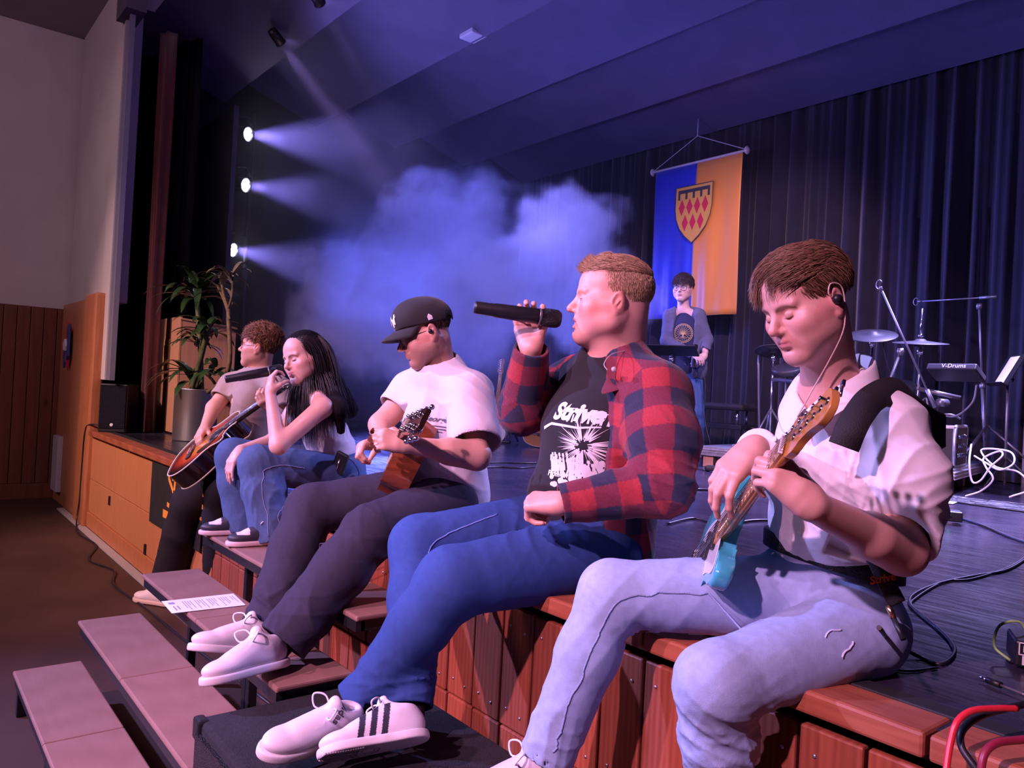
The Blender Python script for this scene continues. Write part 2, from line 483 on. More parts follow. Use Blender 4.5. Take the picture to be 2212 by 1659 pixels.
class Head:
    """head placed by its centre (between the ears, eye level), gaze direction and tilt"""
    def __init__(s, c, fwd, up=(0, 0, 1), sc=1.0, jaw=1.0, fat=0.0, nose=1.0):
        s.c = np.array(c, float); s.R = frame(fwd, up); s.sc = sc; s.jaw = jaw; s.fat = fat; s.nose = nose
    def W(s, x, y, z): return s.c + (s.R[0] * x + s.R[1] * y + s.R[2] * z) * s.sc
    def loc(s, P): return ((np.asarray(P) - s.c) @ s.R.T) / s.sc
    def sculpt(s, g, neck_base, neck_r=0.056, mouth_open=0.0, smile=0.0, lids=0.5):
        S = s.sc; W = s.W; R = s.R; f = s.fat; j = s.jaw
        E = lambda x, y, z, r, k=.02, mode='add': g.ell(W(x, y, z), np.array(r) * S, R, k * S, mode)
        Cn = lambda a, b, ra, rb, k=.015, mode='add': g.cone(W(*a), W(*b), ra * S, rb * S, k * S, mode)
        E(0, -.018, .052, (.0745, .096, .078), .02)
        E(0, .032, .040, (.062, .058, .064), .03)
        E(0, .030, -.030, (.060 + f * .5, .060, .070), .03)
        Cn((0, .060, -.090), (0, .056, -.075), .021 * j + f * .3, .026, .03)
        for q in (-1, 1):
            Cn((q * .052 * j, .000, -.052), (q * .014, .064, -.093), .017 + f * .6, .018 + f * .3, .03)
            Cn((q * .060, -.008, -.010), (q * .053 * j, -.002, -.055), .014 + f * .5, .016 + f * .6, .03)
            Cn((q * .050, .048, -.014), (q * .068, -.004, -.006), .0135 + f * .4, .012 + f * .4, .02)
            E(q * .050, .028, -.020, (.018, .030, .034), .03); E(q * .042, .030, -.050, (.022, .036, .030), .03)
            E(q * .043, .058, -.022, (.021 + f * .5, .021, .018 + f * .4), .022)           # cheek
            Cn((q * .012, .084, .026), (q * .046, .072, .024), .0085, .007, .013)           # brow ridge
            E(q * .0315, .094, .003, (.0185, .016, .0115), .010, 'sub')                     # eye socket
            E(q * .0315, .0700, .0025, (.0150, .0135, .0125), .006)                         # lid over the ball
        Cn((0, .083, .014), (0, .103 * (1 + .04 * s.nose), -.022), .0075, .0098 * s.nose, .012)
        E(0, .104 * (1 + .02 * s.nose), -.026, (.0105, .0105 * s.nose, .0092), .008)
        for q in (-1, 1):
            E(q * .0115, .093, -.030, (.0062, .0085, .0060), .006)
            E(q * .0062, .100, -.0365, (.0030, .0045, .0026), .002, 'sub')
        E(0, .074, -.052, (.026, .017, .020), .018)                                          # muzzle
        m = mouth_open
        for q in (-1, 1):
            Cn((q * .0235, .080, -.0575 + smile * .005), (q * .005, .0925, -.0525), .0028, .0046, .005)
            Cn((q * .0225, .080, -.0595 + smile * .004), (q * .004, .0905, -.0630 - m * .013), .0028, .0055, .005)
        Cn((-.0215, .0865, -.0578 - m * .006 + smile * .003), (0, .0985, -.0575 - m * .006), .0012, .0014 + m * .0058, .0025, 'sub')
        Cn((.0215, .0865, -.0578 - m * .006 + smile * .003), (0, .0985, -.0575 - m * .006), .0012, .0014 + m * .0058, .0025, 'sub')
        Cn((-.012, .089, -.0745 - m * .010), (.012, .089, -.0745 - m * .010), .004, .004, .008, 'sub')
        for q in (-1, 1):                                                                    # ear
            A = np.array([q * .0765, -.012, -.004])
            e = lambda dx, dy, dz: (A[0] + q * dx, A[1] + dy, A[2] + dz)
            g.ell(W(*e(.003, -.004, .002)), np.array((.0085, .019, .031)) * S, np.array([R[0] * .93 - R[1] * q * .0 + R[1] * -.36 * q, R[1] * .93 + R[0] * .36 * q, R[2]]), .006 * S)
            g.ell(W(*e(.0115, .001, .004)), np.array((.0065, .0115, .0190)) * S, R, .004 * S, 'sub')
            Cn(e(.008, .006, -.010), e(.009, -.004, .006), .0035, .003, .004)
            E(*e(.004, .004, -.026), (.0055, .008, .009), .006)
        nb = np.asarray(neck_base, float)
        g.cone(W(0, -.032, -.035), nb, neck_r * .98, neck_r * 1.06, .03)
        g.cone(W(0, -.005, -.075), nb * .8 + W(0, .0, -.075) * .2, neck_r * .72, neck_r * .8, .03)
        for q in (-1, 1): g.cone(W(q * .055, -.028, -.03), nb + s.R[0] * q * .012 + np.array([0, 0, -.0]) + s.R[1] * .035, .015, .013, .015)
        Cn((0, .020, -.105), (0, .012, -.12), .011, .009, .012)
    def color(s, skin, lip=(.50, .16, .15), brow=(.10, .06, .04), beard=0.0, blush=.25, lash=.5, brow_h=0.0, scalp=None):
        skin = np.array(skin); lip = np.array(lip); brow = np.array(brow)
        def f(P, C):
            q = s.loc(P); x, y, z = q[:, 0], q[:, 1], q[:, 2]; ax = np.abs(x)
            inh = (np.abs(x) < .1) & (z > -.13) & (z < .15) & (np.abs(y) < .13)
            def mixin(w, c):
                w = np.clip(w, 0, 1)[:, None] * inh[:, None]; C[:] = C * (1 - w) + np.array(c) * w
            ck = np.exp(-(((ax - .045) / .022) ** 2 + ((z + .03) / .02) ** 2)) * (y > .02)
            mixin(ck * blush, skin * np.array((1.0, .62, .60)))
            mixin(np.exp(-((x / .014) ** 2 + ((z + .026) / .012) ** 2)) * (y > .09) * blush, skin * np.array((1.0, .65, .62)))
            mixin((ax > .074) * (np.abs(z) < .035) * .35, skin * np.array((1.0, .6, .58)))
            if beard > 0:
                b = (z < -.035) * (y > -.02) * (z > -.125) * np.clip((-.035 - z) / .02, 0, 1)
                mixin(b * beard, brow * .6 + skin * .25)
            lw = np.exp(-((ax / .020) ** 4 + ((z + .0580) / .0085) ** 4)) * (y > .078)
            mixin(lw * .85, lip)
            bz = .0225 + brow_h - 22.0 * (ax - .030) ** 2
            bw = np.exp(-(((z - bz) / .0042) ** 2)) * (ax > .010) * (ax < .052) * (y > .045)
            mixin(bw * .8, brow)
            lz = -.0055 + 11 * (ax - .0315) ** 2
            ew = np.exp(-(((z - lz) / .0018) ** 2)) * (ax > .018) * (ax < .046) * (y > .068)
            mixin(ew * lash, (.03, .02, .02))
            if scalp is not None: mixin(((z > .02) & (y < .05)) * 1.0 * scalp(x, y, z), brow * 1.2)
            return C
        return f
    def eyes(s, parent, iris, open_=0.5):
        out = []
        for q in (-1, 1):
            mb = MB(); c = Vector(s.W(q * .0315, .0722, .0005)); r = .0122 * s.sc
            mb.lathe([(0, -r)] + [(r * sin(t), -r * cos(t)) for t in np.linspace(.15, 2.6, 12)] + [(r * .5, r * .86)], c, s.R[1], 20, 0)
            mb.lathe([(r * .52, r * .862), (r * .3, r * .965), (0, r * 1.0)], c, s.R[1], 20, 1)
            mb.lathe([(r * .24, r * .985), (0, r * 1.015)], c, s.R[1], 16, 2)
            out.append(mb.build('eye', [M['eye'], iris, M['pupil']], parent, True))
        return out

def hand(g, wrist, d, n, side, curls, thumb=(0.3, 0.3), sc=1.0, spread=0.06, k=.004, slim=1.0, arm=None):
    """d: wrist to knuckles, n: out of the palm, side: +1/-1 puts the thumb at d x n or against it.
    curls: for the four fingers from the index, (knuckle, middle, tip) bends in radians; thumb: (towards palm, bend)"""
    d = unit(d); n = unit(n - np.dot(n, d) * d); s = np.cross(d, n) * side; w = np.asarray(wrist, float); S = sc
    palm = .088 * S
    tips = []
    base = [(.026, .0, .0190), (.0085, .004, .0190), (-.0095, .001, .0180), (-.0265, -.007, .0155)]
    g.cone(w, w + d * .03 * S, .0215 * S, .024 * S, .012 * S, flat=(s, 1.25))
    for (o, adv, r) in base:
        kn = w + d * (palm + adv) * S ** 0 + s * o * S * .96
        g.cone(w + d * .014 * S + s * o * .55 * S, kn - d * .012 * S, .0175 * S, .0128 * S * slim, .012 * S)
    lens = [(.040, .025, .021), (.044, .028, .022), (.041, .026, .021), (.033, .020, .019)]
    rad = [(.0098, .0084, .0074), (.0100, .0086, .0075), (.0094, .0080, .0071), (.0084, .0072, .0065)]
    for i, (o, adv, r) in enumerate(base):
        p = w + d * (palm + adv - .006) + s * o * S * .96
        ang = 0.0; sp = (1.5 - i) * spread
        dd = unit(d + s * sp)
        for j in range(3):
            ang += curls[i][j]
            dr = dd * cos(ang) + n * sin(ang)
            q = p + dr * lens[i][j] * S
            ra = rad[i][j] * S * slim; rb = rad[i][min(j + 1, 2)] * S * slim * (1 if j < 2 else .86)
            g.cone(p, q, ra, rb, k if j else .007)
            p = q
        tips.append(p)
    tp, tb = thumb
    b0 = w + d * .018 * S + s * .020 * S + n * .006 * S
    t1 = unit(d * .75 + s * .62 + n * tp)
    b1 = b0 + t1 * .042 * S
    g.cone(b0, b1, .0165 * S, .0125 * S * slim, .012 * S)
    t2 = unit(d * (.9 - tb * .2) + s * (.35 - tb * .7) + n * (tp + tb * .5))
    b2 = b1 + t2 * .032 * S; g.cone(b1, b2, .0115 * S * slim, .0102 * S * slim, .006)
    t3 = unit(d * (.9 - tb * .3) + s * (.2 - tb * 1.0) + n * (tp + tb * .9))
    b3 = b2 + t3 * .024 * S; g.cone(b2, b3, .0100 * S * slim, .0080 * S * slim, .004)
    tips.append(b3)
    return tips

def hair_mesh(name, strands, mat_, parent, w0=.0012, colors=None):
    """strands: list of (list of points, radius); each one a thin tapered three sided lock"""
    V = []; F = []; Cc = []; rs = np.random.RandomState(5)
    for (pts, r) in strands:
        P = np.array(pts, float); m = len(P)
        T = np.gradient(P, axis=0); T /= np.linalg.norm(T, axis=1)[:, None] + 1e-9
        u = np.cross(T, np.array([.3, .5, .81])); u /= np.linalg.norm(u, axis=1)[:, None] + 1e-9; v = np.cross(T, u)
        tt = np.linspace(0, 1, m); rr = r * (np.minimum(1, tt * 6 + .5)) * (1 - tt ** 3 * .92)
        b = len(V); sh = .55 + .9 * rs.rand() ** 1.5
        for i in range(m):
            for a in (0, 2.1, 4.2):
                V.append(P[i] + (u[i] * cos(a) + v[i] * sin(a)) * rr[i]); Cc.append(sh)
        for i in range(m - 1):
            for a in range(3):
                F.append((b + i * 3 + a, b + i * 3 + (a + 1) % 3, b + i * 3 + 3 + (a + 1) % 3, b + i * 3 + 3 + a))
    me = bpy.data.meshes.new(name); V = np.array(V, np.float32); F = np.array(F, np.int32)
    me.vertices.add(len(V)); me.vertices.foreach_set('co', V.ravel())
    me.loops.add(F.size); me.loops.foreach_set('vertex_index', F.ravel())
    me.polygons.add(len(F)); me.polygons.foreach_set('loop_start', np.arange(0, F.size, 4, dtype=np.int32))
    me.update(calc_edges=True); me.polygons.foreach_set('use_smooth', np.ones(len(F), bool))
    C = np.array(Cc)[:, None] * (np.array(colors) if colors is not None else np.ones(3))
    at = me.color_attributes.new('col', 'FLOAT_COLOR', 'POINT')
    at.data.foreach_set('color', np.concatenate([C, np.ones((len(V), 1))], 1).astype(np.float32).ravel())
    me.materials.append(mat_)
    return link_mesh(name, me, None, parent, True)

M = {}
M['eye'] = mat('eye_white', (.62, .60, .60), .15)
M['pupil'] = mat('pupil', (.005, .005, .006), .1)
M['iris_blue'] = mat('iris_blue', (.10, .16, .22), .15)
M['iris_brown'] = mat('iris_brown', (.06, .03, .015), .15)
M['skin'] = vcol_mat('skin', .46, bump=.06, bscale=500, spec=.45, sss=.12, noise=.05, nscale=30)
M['hairmat'] = vcol_mat('hair', .38, spec=.55)
M['hair_base'] = vcol_mat('hair_base', .9, spec=.1)
M['cloth'] = vcol_mat('woven_cloth', .85, bump=.10, bscale=900, spec=.2, sheen=.15)
M['denim'] = vcol_mat('denim', .88, bump=.25, bscale=700, spec=.2, noise=.08, nscale=60)
M['leather'] = vcol_mat('shoe_leather', .5, bump=.05, bscale=300, spec=.4)
M['black_metal'] = mat('black_painted_metal', (.012, .012, .015), .45)
M['black_plastic'] = mat('black_plastic', (.014, .014, .017), .42)
M['black_rubber'] = mat('black_rubber', (.016, .016, .018), .7)
M['cable'] = mat('cable_sheath', (.018, .016, .022), .45)
M['white_cable'] = mat('white_cable_sheath', (.78, .76, .78), .45)
M['red_cable'] = mat('red_cable_sheath', (.75, .03, .05), .35)
M['dark_red_cable'] = mat('dark_red_cable_sheath', (.28, .02, .05), .4)
M['chrome'] = mat('chrome', (.75, .75, .78), .18, 1.0)
M['steel'] = mat('brushed_steel', (.72, .70, .72), .42, 1.0)
M['alu'] = mat('aluminium', (.62, .62, .66), .38, .9, noise=.25, nscale=30)
M['grey_metal'] = mat('grey_metal', (.30, .30, .34), .4, .7)
M['white_plastic'] = mat('white_plastic', (.78, .78, .80), .4)
M['paper'] = mat('paper', (.82, .82, .86), .8)
M['ink'] = mat('ink', (.05, .05, .06), .8)
M['white_print'] = mat('white_print', (.78, .77, .80), .8)
M['black_cloth'] = mat('black_cloth', (.012, .011, .014), .9, noise=.3, nscale=12)
M['carpet_black'] = mat('black_speaker_carpet', (.016, .016, .022), .95, noise=.4, nscale=90, bump=.5, bscale=300)

def plaster(name, c, rough=.9):
    return mat(name, c, rough, noise=.07, nscale=2.5, bump=.12, bscale=90)
M['wall_white'] = plaster('white_plaster', (.62, .55, .53))
M['hall_ceiling'] = plaster('hall_ceiling_paint', (.35, .30, .32))
M['grey_panel'] = plaster('dark_grey_wing_paint', (.10, .085, .12))
M['black_wall'] = plaster('black_stage_paint', (.010, .009, .013))
M['stage_ceiling'] = mat('dark_ceiling_board', (.16, .14, .22), .7, noise=.12, nscale=3, bump=.08, bscale=30)
M['beige_panel'] = mat('beige_partition', (.50, .36, .26), .7, noise=.1, nscale=6)
M['curtain_dark'] = mat('dark_blue_stage_curtain', (.012, .011, .026), .95, noise=.25, nscale=5, sheen=.3, bump=.1, bscale=200)
M['curtain_red'] = mat('dark_red_stage_curtain', (.085, .004, .010), .9, noise=.3, nscale=5, sheen=.3, bump=.1, bscale=200)
M['floor_hall'] = mat('brown_hall_floor', (.075, .036, .028), .62, noise=.3, nscale=1.6, bump=.05, bscale=25)
def stage_floor_mat():
    m = mat('worn_black_stage_floor', (.040, .033, .060), .30, noise=.55, nscale=1.6, coat=0.0)
    nt = m.node_tree; N = nt.nodes; L = nt.links; b = N['Principled BSDF']
    tc = N.new('ShaderNodeTexCoord')
    mp = N.new('ShaderNodeMapping'); mp.inputs['Scale'].default_value = (2.0, 26, 1); L.new(tc.outputs['Object'], mp.inputs[0])
    n = N.new('ShaderNodeTexNoise'); n.inputs['Scale'].default_value = 3; n.inputs['Detail'].default_value = 6; L.new(mp.outputs[0], n.inputs['Vector'])
    n2 = N.new('ShaderNodeTexNoise'); n2.inputs['Scale'].default_value = 1.1; n2.inputs['Detail'].default_value = 5; L.new(tc.outputs['Object'], n2.inputs['Vector'])
    a = N.new('ShaderNodeMath'); a.operation = 'ADD'; L.new(n.outputs[0], a.inputs[0]); L.new(n2.outputs[0], a.inputs[1])
    r = N.new('ShaderNodeMapRange'); r.inputs[1].default_value = .7; r.inputs[2].default_value = 1.3; r.inputs[3].default_value = .13; r.inputs[4].default_value = .34
    L.new(a.outputs[0], r.inputs[0]); L.new(r.outputs[0], b.inputs['Roughness'])
    bp = N.new('ShaderNodeBump'); bp.inputs['Strength'].default_value = .10; bp.inputs['Distance'].default_value = .003; b.inputs['Specular IOR Level'].default_value = .38
    L.new(n.outputs[0], bp.inputs['Height']); L.new(bp.outputs[0], b.inputs['Normal'])
    return m
M['stage_floor'] = stage_floor_mat()
M['wood_orange'] = wood('orange_veneer', (.56, .23, .105), (.44, .16, .07), .45, (30, 30, 1.1), knots=False, per_obj=.05)
M['wood_red'] = wood('reddish_pine_board', (.36, .095, .048), (.26, .058, .030), .5, (14, 14, 1.0), per_obj=.14)
M['wood_cap'] = wood('reddish_pine_cap', (.42, .125, .062), (.30, .075, .038), .5, (1.0, 14, 14), per_obj=.10)
M['wood_dark'] = wood('dark_wainscot', (.22, .070, .042), (.16, .045, .028), .5, (14, 14, 1.0), per_obj=.16)
M['wood_post'] = wood('orange_pine_post', (.50, .19, .08), (.40, .12, .05), .5, (10, 10, 1.0), per_obj=.06)
M['ply'] = wood('pinkish_plywood', (.30, .170, .145), (.26, .145, .12), .42, (1.2, 6, 6), knots=False, per_obj=.05)
M['lectern_wood'] = wood('beech_lectern', (.58, .30, .18), (.50, .24, .14), .45, (16, 16, 1.0), knots=False, per_obj=.02)
M['block_wood'] = wood('raw_wood_block', (.70, .40, .25), (.60, .30, .18), .7, (10, 10, 1.0), knots=False)

# ================================================================ the room
def struct(name, mb, m, bevel=0):
    return tag(mb.build(name, m, bevel=bevel), kind='structure')
ST = 0.85; YF = 1.45                                           # stage height, plane of the stage front
struct('floor', MB().box((-3, -3.2, -.05), (14, 9.4, .1)), M['floor_hall'])
struct('floor_stage', MB().box((-3.25, 4.74, ST - .03), (12.5, 6.56, .06)), M['stage_floor'])
struct('wall_left', MB().box((-9.6, -3.0, 3.45), (.2, 9.2, 2.9)), M['wall_white'])
struct('ceiling', MB().box((-3, -3.25, 4.95), (14, 9.5, .1)), M['hall_ceiling'])
struct('wall_stage_left_front', MB().box((-8.62, 1.6, 3.45), (1.66, .2, 2.9)), M['wall_white'])
struct('wall_stage_left_reveal', MB().box((-7.62, 1.495, 3.1), (.33, .02, 3.6)), M['wall_white'])
struct('wall_stage_right_front', MB().box((3.6, 1.6, 2.4), (1.2, .2, 5.0)), M['wall_white'])
struct('wall_lintel', MB().box((-2.2, 1.6, 4.72), (10.4, .2, .36)), M['wall_white'])
struct('wall_stage_back', MB().box((-3.25, 8.05, 2.8), (12.9, .1, 4.6)), M['black_wall'])
struct('wall_stage_left', MB().box((-9.75, 4.8, 2.8), (.1, 6.6, 4.6)), M['black_wall'])
struct('wall_stage_right', MB().box((3.25, 4.8, 2.8), (.1, 6.4, 4.6)), M['black_wall'])
struct('ceiling_stage', MB().box((-3.25, 4.8, 5.06), (13.0, 6.6, .1)), M['black_wall'])
# metal curtain rail strips on the edge of the opening
struct('trim_1', MB().box((-7.42, 1.50, 3.1), (.05, .04, 3.6)), mat('grey_painted_metal', (.42, .40, .46), .45, .3))
struct('trim_2', MB().box((-7.27, 1.50, 3.1), (.04, .04, 3.6)), mat('grey_metal_rail', (.34, .32, .42), .4, .5))
struct('trim_3', MB().box((-7.32, 1.50, 4.55), (.36, .16, .3)), M['grey_panel'])
# wainscot of the left hall wall: tongue and groove boards
mb = MB()
y = -7.0
while y < 1.44:
    mb.box((-9.475, y + .06, 1.08), (.03, .114, 1.84), bevel=.006); y += .12
mb.box((-9.485, -2.8, 1.0), (.02, 8.5, 2.0))
struct('wall_left_wainscot', mb, M['wood_dark'])
struct('baseboard_left', MB().box((-9.46, -2.8, .08), (.03, 8.5, .16), bevel=.004), M['wood_dark'])
# veneer panels between the corner and the stage
mb = MB()
for x0, x1 in ((-9.46, -8.72), (-8.715, -8.09)): mb.box(((x0 + x1) / 2, 1.475, 1.02), (x1 - x0, .05, 2.04), bevel=.004)
struct('wall_stage_left_wainscot', mb, M['wood_orange'])
struct('trim_post', MB().box((-7.85, 1.455, 1.03), (.46, .10, 2.06), bevel=.02), M['wood_post'])
# stage front: veneer panels on the left, loose boards further right
mb = MB()
xs = [-7.72, -6.72, -5.42, -4.35]
for x0, x1 in zip(xs, xs[1:]):
    mb.box(((x0 + x1) / 2, 1.475, .62), (x1 - x0 - .006, .05, .38), bevel=.003)
    mb.box(((x0 + x1) / 2, 1.475, .285), (x1 - x0 - .006, .05, .28), bevel=.003)
struct('wall_stage_apron', mb, M['wood_orange'])
struct('baseboard_stage', MB().box((-6.05, 1.455, .075), (3.4, .03, .13), bevel=.004), M['wood_post'])
struct('trim_floor_edge', MB().box((-6.4, 1.405, .006), (4.6, .06, .012)), mat('pale_floor_edge', (.42, .38, .40), .6))
struct('wall_apron_backing', MB().box((-3.2, 1.53, .41), (8.9, .06, .82)), M['black_wall'])
rng = random.Random(4)
x = -4.34; kb = 0
boards = []
while x < 1.2:
    w = .128 + rng.uniform(-.004, .004)
    boards.append((x, x + w)); x += w + .007
M['screw'] = mat('screw_heads', (.60, .58, .66), .35, .8)
for i, (x0, x1) in enumerate(boards):
    cx = (x0 + x1) / 2; dy = rng.uniform(-.003, .003)
    mb = MB().box((0, 0, 0), (x1 - x0, .026, .345), bevel=.005)
    o = mb.build('apron_board', M['wood_red']); o.location = (cx, 1.462 + dy, .60)
    tag(o, kind='structure')
    s2 = MB()
    for dz in (.135, .125): pass
    for sx, dz in ((-.03, .12), (.035, .112), (-.032, -.12), (.03, -.128)):
        s2.lathe([(0, .0005), (.0042, .0), (.0042, .002), (0, .0026)], (sx, -.0135, dz), (0, -1, 0), 10)
    s2.build('screw', M['screw'], o)
    o = MB().box((0, 0, 0), (x1 - x0, .026, .40), bevel=.005).build('apron_board', M['wood_red']); o.location = (cx + .002, 1.464 + dy, .222)
    tag(o, kind='structure')
x = -7.6
for w in (1.3, 1.5, 1.4, .74, .66, .38, .40, .30, .34, .62, .30, 1.1, .9):
    o = MB().box((0, 0, 0), (w - .008, .115, .046), bevel=.007).build('trim_stage_cap', M['wood_cap']); o.location = (x + w / 2, 1.465, ST - .018)
    tag(o, kind='structure'); x += w
struct('trim_stage_black_edge', MB().box((-3.2, 1.548, ST + .001), (8.8, .05, .012), bevel=.003), M['black_rubber'])
# sloping ceiling boards over the stage
for i in range(6):
    y0 = 1.75 + i * 1.10
    mb = MB()
    a = (y0, 4.82); b = (y0 + 1.10, 4.47)
    mb.prism([(a[0], a[1]), (b[0], b[1]), (b[0], b[1] + .05), (a[0], a[1] + .05)], (-9.0, 0, 0), (0, 1, 0), (0, 0, 1), 12.0)
    struct('ceiling_stage_panel', mb, M['stage_ceiling'])

def drape(name, x0, x1, y0, y1, z0, z1, m, folds_=.11, amp=.045, seed=1, parent=None):
    """a hanging cloth from (x0,y0) to (x1,y1) with vertical pleats"""
    rs = np.random.RandomState(seed); L = math.hypot(x1 - x0, y1 - y0); n = int(L / folds_ * 10); me = bpy.data.meshes.new(name)
    u = np.linspace(0, 1, n + 1); ph = np.cumsum(.75 + .5 * rs.rand(n + 1)) * (2 * pi / 10)
    off = amp * np.sin(ph) * (.7 + .5 * np.sin(ph * .23 + 1)) + amp * .25 * np.sin(ph * 2.3)
    d = np.array([x1 - x0, y1 - y0]) / L; nn = np.array([-d[1], d[0]])
    zs = np.linspace(z0, z1, 6); V = []
    for zi, z in enumerate(zs):
        f = 1.0 - .35 * (z - z0) / (z1 - z0)
        o2 = off * f + .01 * np.sin(ph * .5 + zi)
        for k in range(n + 1): V.append((x0 + (x1 - x0) * u[k] + nn[0] * o2[k], y0 + (y1 - y0) * u[k] + nn[1] * o2[k], z))
    F = [(a * (n + 1) + k, a * (n + 1) + k + 1, (a + 1) * (n + 1) + k + 1, (a + 1) * (n + 1) + k) for a in range(5) for k in range(n)]
    me.from_pydata(V, [], F); me.polygons.foreach_set('use_smooth', [True] * len(F))
    o = link_mesh(name, me, m, parent)
    sm = o.modifiers.new('thickness', 'SOLIDIFY'); sm.thickness = .004
    return o
o = drape('stage_curtain', -9.2, -1.2, 7.35, 7.35, .86, 4.75, M['curtain_dark'], .20, .060, 3)
tag(o, 'dark blue pleated curtain across the back of the stage', 'curtain')
o = drape('stage_curtain', -7.44, -7.34, 1.76, 1.875, .86, 4.4, M['curtain_red'], .13, .04, 5)
tag(o, 'dark red curtain gathered behind the small loudspeaker', 'curtain')
tag(MB().box((-8.98, 2.75, 2.55), (1.4, .05, 3.35)).build('wing_panel', M['grey_panel']), 'dark grey wing panel behind the lectern and plant', 'panel')
tag(drape('black_side_drape', -9.3, -7.9, 1.95, 2.25, .86, 4.7, M['black_cloth'], .2, .05, 9), 'black side drape between wall and red curtain', 'curtain')

# ================================================================ guitars
def gframe(butt, head, face):
    """butt: end of the body, head: tip of the headstock, face: roughly where the strings look"""
    butt = np.array(butt, float); head = np.array(head, float); u = unit(head - butt); L = np.linalg.norm(head - butt)
    n = unit(np.array(face, float) - u * np.dot(face, u)); v = np.cross(n, u)
    return butt, u, v, n, L
def outline_mesh(pts, P, z0, z1, name, mats, parent, bevel=.0, mi_side=0, mi_face=0):
    mb = MB(); bm = mb.bm
    a = [bm.verts.new(P(x, y, z0)) for x, y in pts]; b = [bm.verts.new(P(x, y, z1)) for x, y in pts]
    fa = bm.faces.new(list(reversed(a))); fb = bm.faces.new(b); fb.material_index = mi_face; fa.material_index = mi_side
    sd = []
    for i in range(len(a)):
        f = bm.faces.new([a[i], a[(i + 1) % len(a)], b[(i + 1) % len(a)], b[i]]); f.material_index = mi_side; f.smooth = True; sd.append(f)
    if bevel > 0:
        es = [e for e in bm.edges if len([f for f in e.link_faces if f in (fa, fb)]) == 1]
        bmesh.ops.bevel(bm, geom=es, offset=bevel, segments=4, affect='EDGES', profile=.5)
        for f in bm.faces: f.smooth = len(f.verts) < 8
    return mb.build(name, mats, parent, True)

